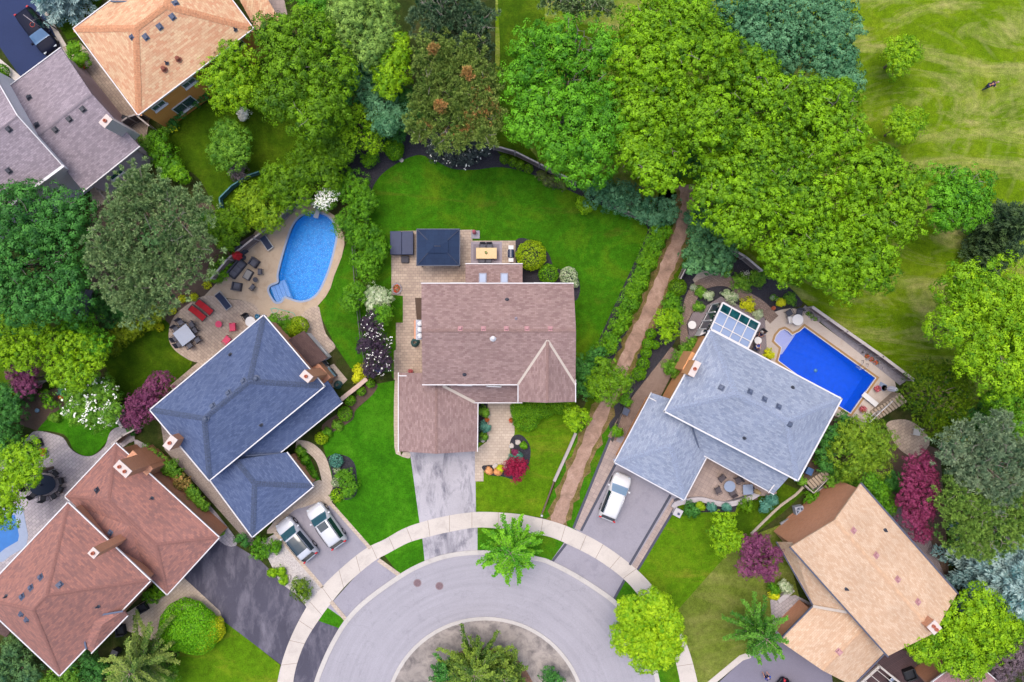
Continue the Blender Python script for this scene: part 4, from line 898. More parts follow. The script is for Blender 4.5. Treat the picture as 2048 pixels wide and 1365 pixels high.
W4 = [Vector((v.x * .985, v.y * .985, 0)) for v in (T0, T1, T2, T3)]; zt = [3.2, 3.2, 3.8, 3.8]; mb = MB(); mg = MB()
for i in range(4):
    a_, b_ = W4[i], W4[(i + 1) % 4]; mg.face([(a_.x, a_.y, .4), (b_.x, b_.y, .4), (b_.x, b_.y, zt[(i + 1) % 4]), (a_.x, a_.y, zt[i])])
    for t in (0, .33, .66, 1):
        q = a_.lerp(b_, t); z_ = zt[i] + (zt[(i + 1) % 4] - zt[i]) * t; mb.box((q.x, q.y, z_ / 2 + .2), (.12, .12, z_ - .4), math.atan2(b_.y - a_.y, b_.x - a_.x))
    mb.bar((a_.x, a_.y, .9), (b_.x, b_.y, .9), .08, .1)
mb.build('post', WHITE, s); mg.build('wall', GLASS, s)
# bay of windows on the west side
q0, q1, q2, q3 = P(*z7(775, 345), 2.4), P(*z7(860, 325), 2.4), P(*z7(620, 730), 2.4), P(*z7(540, 765), 2.4)
mb = MB(); mb.face([q0, q3, q2, q1]); mb.build('bay_roof', WHITE, s)
mb = MB(); mb.face([(q3.x, q3.y, .4), q3, q0, (q0.x, q0.y, .4)]); mb.face([(q0.x, q0.y, .4), q0, q1, (q1.x, q1.y, .4)]); mb.face([(q2.x, q2.y, .4), q2, q3, (q3.x, q3.y, .4)]); mb.build('bay_wall', WHITE, s)
for t in (.1, .38, .66):
    a_, b_ = q0.lerp(q3, t), q0.lerp(q3, t + .24); in_ = (q1 - q0) * .22; in2 = (q1 - q0) * .75; mb = MB()
    mb.face([a_ + in_ + up, b_ + in_ + up, b_ + in2 + up, a_ + in2 + up]); mb.build('bay_pane', mat('teal glass', (24, 76, 88), .1, .1, spec=.8), s)
DK = [(1440, 594), (1452, 600), (1527, 637), (1531, 700), (1530, 716), (1490, 705), (1430, 690), (1394, 682), (1376, 669), (1373, 648), (1383, 627), (1402, 618)]
o = sheet('wooden_deck', DK, .4, DECKW, th=.4, ang=R(62)); o['kind'] = 'structure'
st('deck_step', [(1376, 669), (1394, 681), (1390, 688), (1373, 676)], 25, DECKW, R(60), th=.2)
# ---- beige house ---------------------------------------------------------
h = thing('beige_roofed_house', 'orange brick house with wide beige shingle gable roof at lower right', 'house')
n0, w0, s0, e0 = P(1722, 967, 5.6), P(1580, 1095, 5.6), P(1775, 1313, 5.6), P(1915, 1187, 5.6); r0 = (n0 + w0) / 2; r1 = (s0 + e0) / 2; r0.z = r1.z = 7.4
ro, bv = roof(h, [[w0, s0, r1, r0], [e0, n0, r0, r1]], SH_TN, caps=[(r0, r1, nn([w0, s0, r1]), nn([e0, n0, r0]))], capm=CP_TN, capw=.18)
DRK = mat('charcoal gutter', (86, 90, 112), .5, .05)
walls(h, [n0, w0, s0, e0], 5.5, BRK, .4); ax = (r1 - r0).normalized()
for e_, f_, g_, s_ in ((n0, w0, r0, 1), (s0, e0, r1, -1)):
    o_ = ax * .38 * s_ + Vector((0, 0, -.16)); mb = MB(); mb.face([e_ + o_, f_ + o_, g_ + o_]); mb.build('gable_wall', BRK, h)
gutter(h, [w0, s0], DRK, .14, False); gutter(h, [e0, n0], DRK, .14, False)
for p in ((1707, 1061.5), (1752, 1111), (1795, 1159), (1835.5, 1204)): rvent(ro, bv, *p, PINKV, .42)
rvent(ro, bv, 1770, 1061, kind='pipe'); rvent(ro, bv, 1693, 1178, kind='pipe')
chimney(h, 1868, 1255, 8.2, .9, .9, R(-48), 0, flues=2)
X = [P(1622, 1213, 3.1), P(1555, 1095, 3.1), P(1590, 1072, 3.9), P(1580, 1095, 4.4), P(1695, 1224, 4.4)]
L4 = [P(1548, 1090, 3.1), P(1624, 1213, 3.1), P(1692, 1224, 4.5), P(1590, 1100, 4.5), P(1585, 1075, 3.9)]
iw = (r0 - w0); iw.z = 0; iw = iw.normalized() * .5; tA, tB = w0 + iw, w0.lerp(s0, .66) + iw; tA.z = tB.z = 5.25; ro2, bv2 = roof(h, [[P(1553, 1085, 3.1), P(1630, 1219, 3.1), tB, tA]], SH_TN); gutter(h, [P(1553, 1085, 3.1), P(1626, 1212, 3.1)], DRK, .13, False)
ga, gb = P(1624, 1213, 3.2), P(1557, 1281, 3.2); gd_ = P(1772, 1306, 3.2); gdir = (gb - ga).normalized(); L_ = 11.0
gb2 = P(1692, 1400, 3.2); gd_ = P(1772, 1304, 3.2); gc_ = gd_ + (gb - ga) + gdir * 1.0
gc_ = gd_ + gdir * (gb - ga).length; gr0 = (ga + gd_) / 2; gr1 = (gb + gc_) / 2; gr0.z = gr1.z = 4.7
gaX, gdX = ga - gdir * 2.2, gd_ - gdir * 2.2; gr0 = gr0 - gdir * 2.2
ro3, bv3 = roof(h, [[gaX, gb, gr1, gr0], [gc_, gdX, gr0, gr1]], SH_TN, caps=[(gr0, gr1, nn([ga, gb, gr1]), nn([gc_, gd_, gr0]))], capm=CP_TN, capw=.18)
gutter(h, [ga, gb], DRK, .13, False); gutter(h, [gc_, gd_], DRK, .13, False); walls(h, [ga, gb, gc_, gd_], 3.1, BRK, .4); rvent(ro3, bv3, 1678, 1304, PINKV, .42)
o_ = -gdir * .3 + Vector((0, 0, -.15)); mb = MB(); mb.face([gb + o_, gc_ + o_, gr1 + o_]); mb.build('gable_wall', BRK, h)
MB().bar(P(1626, 1213, 3.3), P(1694, 1225, 4.85), .26, .05).build('valley_flashing', VAL, ro3)
# ---- house at the bottom right edge
h = thing('pink_roofed_house', 'low house with dusty pink shingle roof at bottom right edge of photo', 'house')
X = [P(1852, 1372, 3.4), P(1935, 1310, 3.4), P(2060, 1420, 3.4), P(1980, 1500, 3.4)]; F, caps, inf = hipfaces(X, 4.8); roof(h, F, shingle('dusty pink shingles', (186, 146, 150), (170, 132, 138)), caps=caps, capm=CP_RD, capw=.15); walls(h, X, 3.3, BRK, .4); gutter(h, X)
# ================================================================ vegetation
L = leafm
M_MAP = L('yellow green leaves', (42, 96, 0), (146, 200, 10)); M_MD = L('maple green leaves', (30, 100, 8), (118, 190, 30))
M_LIME = L('lime leaves', (66, 128, 2), (168, 214, 16)); M_DEEP = L('deep green leaves', (18, 78, 30), (88, 158, 60))
M_BG = L('blue green leaves', (24, 92, 54), (120, 176, 124)); M_PINE = L('pine needles', (72, 114, 62), (178, 206, 138), .1, .6)
M_PINE2 = L('lime pine needles', (50, 102, 38), (168, 206, 92), .15, .6); M_OL = L('olive leaves', (40, 86, 0), (126, 176, 8))
M_PINEB = L('browning needles', (70, 104, 40), (196, 158, 92), .1); M_SPR = L('blue spruce needles', (74, 128, 132), (200, 224, 218), .1)
M_DSP = L('dark spruce needles', (14, 50, 34), (88, 116, 60), .05); M_CYP = L('dark cypress leaves', (36, 80, 2), (124, 158, 14), .1)
M_PUR = L('purple leaves', (84, 28, 64), (156, 82, 124)); M_MAG = L('wine red leaves', (104, 22, 60), (164, 66, 110)); M_RED = L('crimson leaves', (120, 4, 46), (190, 30, 78))
M_BLK = L('black purple leaves', (34, 28, 42), (84, 64, 86), .1); M_GRN = L('bright green leaves', (36, 98, 4), (116, 178, 22)); M_WHT = L('white petals', (232, 232, 220), (255, 255, 250), .3)
M_VAR = L('variegated leaves', (120, 160, 90), (228, 234, 200)); M_TEAL = L('teal leaves', (30, 110, 90), (120, 180, 160)); M_CLIP = L('clipped green leaves', (50, 116, 4), (128, 184, 14))
M_CLY = L('clipped golden leaves', (104, 148, 0), (182, 208, 20)); M_SHR = L('mixed shrub leaves', (44, 106, 14), (136, 188, 50)); M_YEL = L('chartreuse leaves', (176, 196, 0), (238, 236, 40))
M_ROSE = L('pink petals', (220, 110, 140), (250, 190, 200)); M_TAN = L('dry pine tips', (180, 112, 60), (232, 176, 120), .1); M_GREY = L('grey twigs', (110, 96, 104), (160, 146, 150), .05)
WOODB = mat('pale branch wood', (170, 160, 140), .9, .15, 8)
def flecks(root, blobs, m, n, size, seed, nleaf=5, spread=.12, name='blossom', top=.1):   # flower heads over a crown
    rng = np.random.default_rng(seed); rx, ry = root.location.x, root.location.y; Cs = []
    for (px, py, r, z, rz) in blobs:
        q = P(px, py, z); rr = r / 20 * (H0 - z) / H0; k = int(n * r * r / sum(b[2] ** 2 for b in blobs)) + 1
        d = unit(rng.normal(size=(k * 2, 3))); d = d[d[:, 2] > top][:k]; Cs.append(np.array([q.x - rx, q.y - ry, z]) + d * np.array([rr, rr, rz]) * rng.uniform(.9, 1.12, (len(d), 1)))
    C = np.repeat(np.concatenate(Cs), nleaf, 0); C = C + rng.normal(size=C.shape) * spread
    N = unit(rng.normal(size=C.shape) * .4 + np.array([0, 0, 1])); V, F = leaf_quads(C, N, size, .85, rng)
    o = np_mesh(name, V, F, rng.uniform(0, 1, len(C)), m, root); return o
T = tree
T('broadleaf_tree', 'large dark green broadleaf tree below the grey stepped roof at left edge', 'tree', [(60, 430, 62), (140, 430, 48), (30, 510, 72), (110, 510, 70), (50, 590, 66), (135, 590, 48), (15, 600, 60)], M_DEEP, 'leafy', 11)
T('pine_tree', 'very large grey green pine left of the oval pool', 'tree', [(290, 395, 62), (350, 430, 66), (240, 460, 60), (310, 480, 75), (370, 510, 58), (250, 540, 68), (330, 570, 60), (215, 500, 40), (285, 600, 45)], M_PINE, 'pine', 12, .5)
T('broadleaf_tree', 'light green tree touching left edge above the purple tree', 'tree', [(40, 665, 42), (75, 655, 36), (15, 700, 38), (45, 710, 30)], M_LIME, 'fine', 7)
T('broadleaf_tree', 'pale lime green round tree above the white flowering tree', 'tree', [(128, 712, 42), (170, 715, 42), (150, 740, 40), (125, 690, 30)], M_LIME, 'fine', 7.5)
T('broadleaf_tree', 'mid green tree behind the pale lime round tree', 'tree', [(165, 665, 42), (190, 690, 30)], M_MD, 'fine', 6)
T('purple_tree', 'small dark purple tree by the fence at left edge', 'tree', [(40, 750, 24), (55, 768, 24), (65, 745, 15)], M_PUR, 'small', 4)
T('purple_tree', 'dark purple tree at the left corner of the slate blue roof', 'tree', [(322, 768, 26), (285, 812, 32), (268, 838, 20), (300, 790, 25)], M_PUR, 'small', 5)
t = T('flowering_tree', 'tree covered with large creamy white flowers on corner of small lawn', 'tree', [(165, 785, 34), (205, 790, 34), (195, 825, 32), (160, 820, 26), (225, 825, 22)], M_SHR, 'fine', 4.5)
flecks(t, [(165, 785, 34, 3.3, 1.2), (205, 790, 34, 3.3, 1.2), (195, 825, 32, 3.2, 1.2), (160, 820, 26, 3.2, 1), (225, 825, 22, 3.2, .9)], M_WHT, 110, .2, 5, 6, .13)
T('locust_tree', 'feathery light green tree over the grey patio at left edge', 'tree', [(35, 920, 40), (65, 905, 28), (20, 975, 45), (55, 950, 26), (10, 1025, 30)], M_LIME, 'sparse', 7)
T('evergreen_shrub', 'dark green evergreen at left edge beside round garden lawn', 'shrub', [(15, 830, 38), (5, 880, 40), (10, 790, 25)], M_DEEP, 'fine', 4)
T('zelkova_tree', 'big olive green tree between the apricot roof and oval pool garden', 'tree', [(570, 80, 50), (620, 90, 58), (660, 140, 50), (590, 140, 56), (640, 200, 56), (575, 195, 50), (620, 240, 42)], M_OL, 'leafy', 11)
T('broadleaf_tree', 'bright lime tree against the orange wall', 'tree', [(445, 150, 38), (485, 140, 42), (490, 180, 40), (455, 190, 30), (470, 115, 30)], M_LIME, 'fine', 6.5)
t = T('crab_apple_tree', 'small spreading tree alone in the shaded back lawn', 'tree', [(455, 270, 32), (440, 300, 26), (475, 305, 30), (455, 325, 22), (480, 285, 24)], M_SHR, 'sparse', 4.5)
T('bare_shrub', 'small leafless grey shrub under the spreading lawn tree', 'shrub', [(475, 340, 20)], M_GREY, 'sparse', 1.6)
for i, (p, hh) in enumerate((([(440, 455, 30), (470, 440, 34), (455, 480, 22)], 4.2), ([(510, 405, 40), (530, 430, 36)], 4.6), ([(560, 370, 40), (590, 395, 34)], 5), ([(620, 320, 38), (645, 350, 34), (600, 345, 30)], 5.2), ([(680, 290, 36), (660, 325, 30)], 5))):
    T('pear_tree', ['loose lime green tree nearest the red parasol in the row along lattice fence', 'lime green tree second along the lattice fence from red parasol', 'olive lime tree above the middle of lattice fence', 'lime tree behind the top corner of pool fence', 'lime tree at the upper end of row by black mulch'][i], 'tree', p, M_OL if i != 1 else L('gold green leaves', (70, 120, 4), (160, 196, 24)), 'sparse', hh, group='trees along the lattice fence', dens=1.5)
T('broadleaf_tree', 'fine leaved lime tree between dark gap and black mulch bed', 'tree', [(715, 245, 36), (740, 265, 38), (705, 275, 30), (745, 235, 26)], M_LIME, 'fine', 5.5, over=(.7, .24, 13, .11, .7, .3, .4, 0))
T('clipped_shrub', 'round shrub of bright green clumps beside the black mulch bed', 'shrub', [(683, 372, 22), (710, 365, 24), (700, 385, 22), (722, 380, 16)], M_GRN, 'lump', 3.2)
t = T('dogwood', 'small tree with white blossom at the diving board of oval pool', 'shrub', [(652, 398, 20), (668, 390, 14), (640, 408, 12)], M_SHR, 'small', 3)
flecks(t, [(652, 398, 20, 2.6, .6), (668, 390, 12, 2.6, .5), (640, 408, 12, 2.4, .5)], M_WHT, 130, .12, 8, 6, .1)
HR = [([(715, 425, 28), (735, 400, 20)], 'green bush north of the poolside hedge'), ([(690, 450, 24), (715, 470, 26)], 'bush leaning over the right edge of oval pool'), ([(735, 475, 28), (750, 500, 24)], 'bright bush opposite the hot tub'), ([(740, 530, 30), (720, 520, 18)], 'bright bush below the hot tub corner'), ([(712, 590, 26), (700, 610, 18)], 'shrub with pale leaves left of brick side path'), ([(765, 625, 18), (762, 640, 12)], 'small bright bush above the black leaved tree')]
for p, lab in HR: T('hedge_shrub', lab, 'shrub', p, M_GRN, 'small', 3.6, group='shrubs between the two back gardens', dens=1.2)
T('variegated_shrub', 'white and green variegated shrub by the flowered pot of centre patio', 'shrub', [(745, 590, 26), (765, 595, 20), (745, 610, 14)], M_VAR, 'small', 3)
t = T('dark_leaved_tree', 'black purple leaved tree with white blossom left of brown roofed house', 'tree', [(745, 650, 22), (755, 690, 32), (735, 690, 20), (760, 725, 26), (745, 735, 18)], M_BLK, 'small', 4.2)
flecks(t, [(745, 650, 22, 3.5, .8), (755, 690, 32, 3.5, .8), (760, 725, 26, 3.4, .8)], M_WHT, 90, .09, 9, 3, .04)
# top band
T('spruce_tree', 'grey green tree at top edge left of the tall pine', 'tree', [(705, 30, 40), (745, 20, 48), (715, 75, 46), (760, 60, 42), (735, 105, 34)], M_PINE2, 'fine', 9.5)
T('broadleaf_tree', 'small green tree at the top edge above the olive green tree', 'tree', [(615, 5, 28), (640, 15, 24)], M_MD, 'fine', 5)
T('broadleaf_tree', 'bright lime tree squeezed between two pines', 'tree', [(795, 110, 30), (780, 145, 34), (800, 90, 22), (775, 175, 24)], M_LIME, 'fine', 8)
T('pine_tree', 'dark blue green pine at top edge', 'tree', [(870, 25, 50), (920, 30, 50), (960, 50, 38), (880, 70, 40), (945, 90, 38)], L('dark pine needles', (36, 84, 52), (124, 150, 110), .1), 'pine', 10)
t = T('pine_tree', 'tall pine with browning tips above the white flowered mulch bed', 'tree', [(880, 115, 46), (930, 120, 44), (860, 170, 48), (920, 180, 60), (970, 170, 36), (860, 230, 44), (920, 240, 46), (970, 230, 36), (900, 275, 34), (975, 275, 24), (835, 265, 20)], L('tall pine needles', (66, 108, 38), (176, 200, 98), .12, .6), 'pine', 10.5, .5)
dl = []
for (bx, by, br, bz) in ((962, 185, 24, 8.3), (978, 225, 22, 8.3), (945, 235, 20, 8.4), (905, 272, 20, 7.9), (846, 262, 16, 7.9), (968, 268, 18, 7.6), (935, 150, 12, 9.0), (880, 215, 12, 8.9), (930, 262, 14, 8.2), (868, 100, 8, 9.0)):
    e = P(bx, by, bz + 1.3); dl.append((e.x - t.location.x, e.y - t.location.y, bz + 1.3, br / 22, br / 22, .9))
foliage('dry_branches', dl, L('part browned tips', (112, 124, 52), (214, 152, 100), .1), 'pine', 91, t, .4, (.6, .3, 14, .24, .22, .4, .2, 1))
T('broadleaf_tree', 'blue green tree in the shade left of the browning pine', 'tree', [(735, 140, 34), (745, 180, 32), (765, 210, 34), (795, 235, 26), (770, 250, 20)], M_BG, 'leafy', 6.5)
T('broadleaf_tree', 'dark green tree behind the browning pine and black mulch', 'tree', [(800, 205, 30), (820, 230, 26), (700, 130, 34), (700, 180, 30)], M_DEEP, 'leafy', 5.5)
T('pine_tree', 'grey pine at top edge over the shaded park strip', 'tree', [(1110, 5, 34), (1160, 5, 38), (1200, 15, 26)], M_PINE, 'pine', 7)
# maple wood
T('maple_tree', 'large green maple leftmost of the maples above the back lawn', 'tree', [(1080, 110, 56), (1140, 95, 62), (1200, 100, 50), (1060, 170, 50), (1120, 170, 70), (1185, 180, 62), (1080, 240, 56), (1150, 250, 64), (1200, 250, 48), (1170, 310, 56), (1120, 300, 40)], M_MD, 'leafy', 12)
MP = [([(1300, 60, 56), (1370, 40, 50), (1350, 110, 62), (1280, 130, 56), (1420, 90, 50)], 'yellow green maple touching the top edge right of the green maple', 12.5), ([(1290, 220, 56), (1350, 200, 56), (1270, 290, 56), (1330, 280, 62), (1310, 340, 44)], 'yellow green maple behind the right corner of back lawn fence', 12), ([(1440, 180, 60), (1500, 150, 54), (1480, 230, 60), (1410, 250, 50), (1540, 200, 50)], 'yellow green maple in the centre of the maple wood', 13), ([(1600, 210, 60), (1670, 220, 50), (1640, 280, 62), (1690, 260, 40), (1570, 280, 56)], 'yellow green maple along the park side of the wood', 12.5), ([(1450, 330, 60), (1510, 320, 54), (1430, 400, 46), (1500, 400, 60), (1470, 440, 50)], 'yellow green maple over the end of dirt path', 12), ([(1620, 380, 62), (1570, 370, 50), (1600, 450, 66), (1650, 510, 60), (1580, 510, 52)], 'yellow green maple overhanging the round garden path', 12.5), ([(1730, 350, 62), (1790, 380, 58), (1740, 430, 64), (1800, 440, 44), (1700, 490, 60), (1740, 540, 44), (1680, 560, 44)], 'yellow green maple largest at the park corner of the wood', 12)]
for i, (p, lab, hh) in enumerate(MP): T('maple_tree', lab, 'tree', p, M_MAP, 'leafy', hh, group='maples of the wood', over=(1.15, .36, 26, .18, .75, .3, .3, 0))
T('broadleaf_tree', 'blue green broadleaf tree at the top edge beside the park', 'tree', [(1470, 30, 50), (1540, 30, 60), (1610, 30, 60), (1660, 60, 56), (1580, 100, 56), (1650, 120, 54), (1510, 80, 50), (1680, 160, 34)], M_BG, 'fine', 10.5, over=(1.0, .36, 26, .17, .75, .3, .3, 0))
T('maple_tree', 'round mid green maple standing off the wood in the park', 'tree', [(1895, 370, 40), (1935, 380, 42), (1890, 410, 42), (1930, 425, 40), (1880, 440, 24)], M_MD, 'leafy', 8.5)
T('young_tree', 'upper of the two small lime trees in the park', 'tree', [(1785, 105, 24), (1815, 110, 26), (1800, 130, 22), (1818, 90, 16)], M_LIME, 'sparse', 4.2, dens=1.5, group='young park trees')
T('young_tree', 'lower of the two small lime trees in the park beside the wood', 'tree', [(1790, 250, 22), (1820, 250, 26), (1805, 270, 20), (1795, 235, 16)], M_LIME, 'sparse', 4.2, dens=1.5, group='young park trees')
for i, (x, y, r_, hh) in enumerate(((2010, 450, 62, 8), (1990, 510, 44, 6))):
    q = P(x, y, hh * .4); t = thing('spruce_tree', ['dark spruce at the right edge of park', 'shorter dark spruce below its neighbour at right edge of park'][i], 'tree', (q.x, q.y, 0)); arms('crown', np.array([0., 0, 0]), r_ / 20 * .95, hh, M_DSP, 50 + i, t, 10, 12, 'spruce', .34, .3); trunk(t, 0, 0, hh * .95, .15, [], i)
T('lime_tree', 'big bright lime green tree at right edge below the dark spruce', 'tree', [(1925, 590, 50), (1990, 580, 60), (2040, 620, 56), (1910, 650, 46), (1980, 660, 66), (2040, 700, 60), (1950, 710, 44), (1920, 560, 30), (1990, 740, 50)], M_LIME, 'leafy', 11)
T('broadleaf_tree', 'mid green tree in right edge shade under the bright lime tree', 'tree', [(2020, 790, 46), (2045, 850, 30), (1990, 790, 26)], M_GRN, 'leafy', 6)
T('cypress', 'dark olive cypress right of the pool steps', 'tree', [(1850, 765, 42), (1895, 760, 40), (1835, 800, 36), (1880, 805, 46), (1920, 790, 30), (1865, 840, 34), (1905, 835, 26)], M_CYP, 'lump', 6.5, over=(.8, .26, 13, .2, .3, .15, .3, 1))
T('cypress', 'golden olive shrub cluster below the pool deck', 'shrub', [(1700, 870, 30), (1735, 860, 30), (1690, 905, 34), (1730, 900, 32), (1765, 895, 28), (1705, 935, 28), (1750, 930, 26)], L('golden cypress leaves', (60, 108, 10), (148, 182, 40), .1), 'lump', 4.2)
T('evergreen_shrub', 'deep green shrub between the pale blue roof and golden cluster', 'shrub', [(1665, 870, 24), (1655, 905, 22), (1690, 845, 20), (1655, 930, 16)], M_DEEP, 'fine', 2.6)
T('wine_red_tree', 'wine red tree between beige roof and right hand pine', 'tree', [(1840, 930, 28), (1820, 965, 30), (1850, 970, 28), (1840, 1010, 32), (1825, 1035, 24), (1840, 1065, 18), (1862, 1000, 22), (1812, 1000, 20)], M_MAG, 'small', 6)
T('pine_tree', 'silvery green pine at right edge above lime tipped pine', 'tree', [(1930, 880, 44), (1985, 870, 48), (1950, 930, 50), (2010, 930, 52), (1890, 900, 28), (1990, 980, 40)], L('silver pine needles', (70, 112, 80), (170, 192, 150), .1), 'pine', 9)
T('pine_tree', 'lime tipped pine between silvery pine and blue spruce', 'tree', [(1910, 1000, 40), (1960, 1020, 44), (1920, 1060, 44), (1990, 1060, 44), (2030, 1020, 40), (1960, 1090, 30)], M_PINE2, 'pine', 8.5)
T('broadleaf_shrub', 'bright green shrub at the top right corner of beige roof', 'shrub', [(1750, 985, 26), (1770, 1010, 24), (1735, 965, 20)], M_GRN, 'small', 4)
T('ground_shrubs', 'low light green shrub at top corner of orange brick wall', 'shrub', [(1680, 950, 24), (1665, 965, 18), (1705, 965, 18)], M_SHR, 'small', 1.8)
q = P(2010, 1150, 3); t = thing('blue_spruce', 'pale blue spruce at right edge beside the beige roof', 'tree', (q.x, q.y, 0)); arms('crown', np.array([0., 0, 0]), 5.6, 9, M_SPR, 61, t, 13, 13, 'spruce', .36, .3); trunk(t, 0, 0, 8.6, .18, [], 3)
q = P(108, -24, 3); t = thing('blue_spruce', 'pale blue spruce at top edge beside the parked black suv', 'tree', (q.x, q.y, 0)); arms('crown', np.array([0., 0, 0]), 3.1, 7, M_SPR, 62, t, 11, 10, 'spruce', .34, .3); trunk(t, 0, 0, 6.6, .14, [], 4)
T('lime_tree', 'bright lime tree at the bottom right corner of the beige roof', 'tree', [(1900, 1235, 46), (1950, 1220, 46), (1880, 1280, 44), (1940, 1280, 56), (1990, 1260, 44), (1925, 1325, 36), (1850, 1290, 30)], M_LIME, 'leafy', 7.5)
T('smoke_bush', 'dusty grey purple bush in the bottom right corner', 'shrub', [(2010, 1330, 34), (2040, 1310, 30), (1990, 1360, 30)], L('dusty leaves', (84, 72, 88), (142, 122, 130)), 'small', 4)
T('purple_tree', 'round purple tree in front of the beige roofed house', 'tree', [(1505, 1095, 28), (1535, 1110, 26), (1500, 1130, 26), (1535, 1140, 22), (1520, 1080, 18), (1525, 1115, 30)], M_PUR, 'small', 5.5)
T('young_tree', 'lime green young tree left of the round purple tree', 'tree', [(1450, 1045, 22), (1440, 1070, 24), (1462, 1080, 24), (1445, 1095, 18)], M_LIME, 'small', 5)
T('street_tree', 'dense round lime green tree on the pavement by the road', 'tree', [(1270, 1225, 34), (1310, 1220, 34), (1265, 1270, 36), (1305, 1265, 44), (1335, 1250, 28), (1340, 1285, 26), (1290, 1305, 34), (1325, 1305, 26)], L('spring lime leaves', (92, 156, 2), (186, 222, 24)), 'fine', 6.5, over=(.75, .26, 26, .13, .7, .12, .4, 0), dens=1.9, flat=.6)
def gink(name, lab, x, y, r_, hh, m, seed, nb=13, lv=5):
    q = P(x, y, hh * .5); t = thing(name, lab, 'tree', (q.x, q.y, 0)); arms('crown', np.array([0., 0, 0]), r_ / 20 * .97, hh, m, seed, t, nb, lv, 'open', .17, .7, wood=WOODB); trunk(t, 0, 0, hh * .8, .12, [], seed); return t
gink('street_tree', 'open bright green tree on the verge in front of the brown roofed house', 1021, 1095, 72, 7, L('fresh green leaves', (50, 132, 8), (144, 212, 36)), 71, 13, 7)
gink('ginkgo_tree', 'spiky dark green tree by the driveway of beige roofed house', 1518, 1262, 66, 7, L('ginkgo leaves', (30, 96, 14), (120, 180, 56)), 72, 12, 6)
gink('larch_tree', 'arching feathery tree below the red roofed house', 285, 1325, 88, 8, L('feathery leaves', (50, 96, 26), (168, 186, 86)), 73, 12, 6)
T('broadleaf_shrub', 'dense green shrub in the shade under the arching feathery tree', 'shrub', [(310, 1320, 34), (260, 1350, 36), (330, 1350, 26)], M_SHR, 'fine', 3)
T('juniper', 'dark blue green juniper at bottom left corner', 'shrub', [(25, 1310, 40), (60, 1345, 24), (0, 1345, 30)], L('juniper leaves', (24, 84, 60), (110, 150, 80)), 'fine', 3.5)
T('broadleaf_shrub', 'light green shrub at bottom edge below the red roof corner', 'shrub', [(100, 1360, 26), (140, 1355, 20)], M_SHR, 'small', 2.5)
gink('island_pine', 'ragged green pine in the middle of the turning circle', 950, 1338, 78, 5, L('island pine leaves', (36, 80, 20), (150, 178, 60)), 74, 19, 8)
gink('island_pine', 'smaller ragged pine at the right of the turning circle planting', 1010, 1350, 52, 4.2, L('island pine leaves', (36, 80, 20), (150, 178, 60)), 75, 15, 6)
gink('island_pine', 'dark ragged pine at the left of the turning circle planting', 895, 1352, 42, 3.6, M_DEEP, 76, 14, 6)
T('evergreen_shrub', 'dark green shrub right of the turning circle pine', 'shrub', [(1098, 1350, 16), (1112, 1362, 14)], M_DEEP, 'small', 1.8)
T('japanese_maple', 'round crimson maple in the front bed of the brown roofed house', 'tree', [(1022, 935, 16), (1040, 935, 15), (1031, 948, 15), (1030, 925, 13)], M_RED, 'small', 2.6)
T('broadleaf_tree', 'olive green tree over the dirt path right of the brown roof', 'tree', [(1205, 745, 30), (1235, 760, 26), (1215, 780, 26), (1195, 770, 22)], M_OL, 'fine', 5.5)
T('broadleaf_tree', 'deep green shrub mass at the right edge of brown roof', 'tree', [(1165, 735, 26), (1165, 775, 24), (1180, 755, 20), (1195, 712, 18)], M_DEEP, 'small', 3.6)
T('young_tree', 'small lime tree beside the front rail and dirt path', 'tree', [(1145, 830, 18), (1160, 838, 18), (1150, 850, 14)], M_LIME, 'small', 3.6)
T('blue_green_shrub', 'long blue green shrub along the back lawn fence', 'shrub', [(1200, 385, 26), (1240, 400, 30), (1280, 412, 28), (1310, 425, 26), (1335, 420, 22)], M_BG, 'fine', 3)
T('broadleaf_shrub', 'small lime shrub at the corner of back lawn under maples', 'shrub', [(1165, 405, 12), (1172, 418, 10), (1185, 370, 22)], M_LIME, 'small', 1.6)
T('rhododendron', 'glossy dark green broad shrub above the curved brick path', 'shrub', [(1400, 475, 30), (1435, 480, 30), (1395, 510, 28), (1430, 520, 32), (1450, 500, 24), (1385, 530, 16)], L('glossy leaves', (16, 80, 46), (120, 178, 110)), 'bigleaf', 4.5)
# clipped and garden shrubs: (x, y, r, height, material, label, style)
def ball(name, lab, x, y, r_, hh, m, leaf=.12, group=None, extra=(), rough=.05):
    rr = r_ / 20 * (H0 - hh * .6) / H0; q = P(x, y, hh * .5); t = thing(name, lab, 'shrub', (q.x, q.y, 0), 0, group); bl = [(0, 0, hh * .5, rr, rr, hh * .52)]
    for (ex, ey, er) in extra: e = P(ex, ey, hh * .5); bl.append((e.x - q.x, e.y - q.y, hh * .48, er / 20 * .97, er / 20 * .97, hh * .5))
    shell('foliage', bl, m, int(x * 7 + y) % 9999, t, leaf, 1.0, rough)
    return t
ball('box_shrub', 'large clipped golden green ball beside the white grill', 1062, 511, 30, 2.0, M_CLY, .13)
ball('box_shrub', 'mid sized clipped ball next to the largest golden ball', 1097, 548, 20, 1.4, M_CLIP)
ball('variegated_shrub', 'white edged ball shrub at the back corner of brown roofed house', 1137, 552, 18, 1.3, M_VAR, .12, None, [(1150, 568, 8)])
ball('box_shrub', 'clipped green egg shaped shrub in the black mulch bed', 787, 296, 20, 1.8, M_CLIP, .12, None, [(789, 303, 18)])
ball('clipped_shrub', 'large smooth clipped yellow green bush by dark driveway', 372, 1250, 52, 2.6, L('dense clipped leaves', (84, 158, 4), (130, 196, 16)), .13, None, [(392, 1262, 48), (358, 1262, 40)], .025)
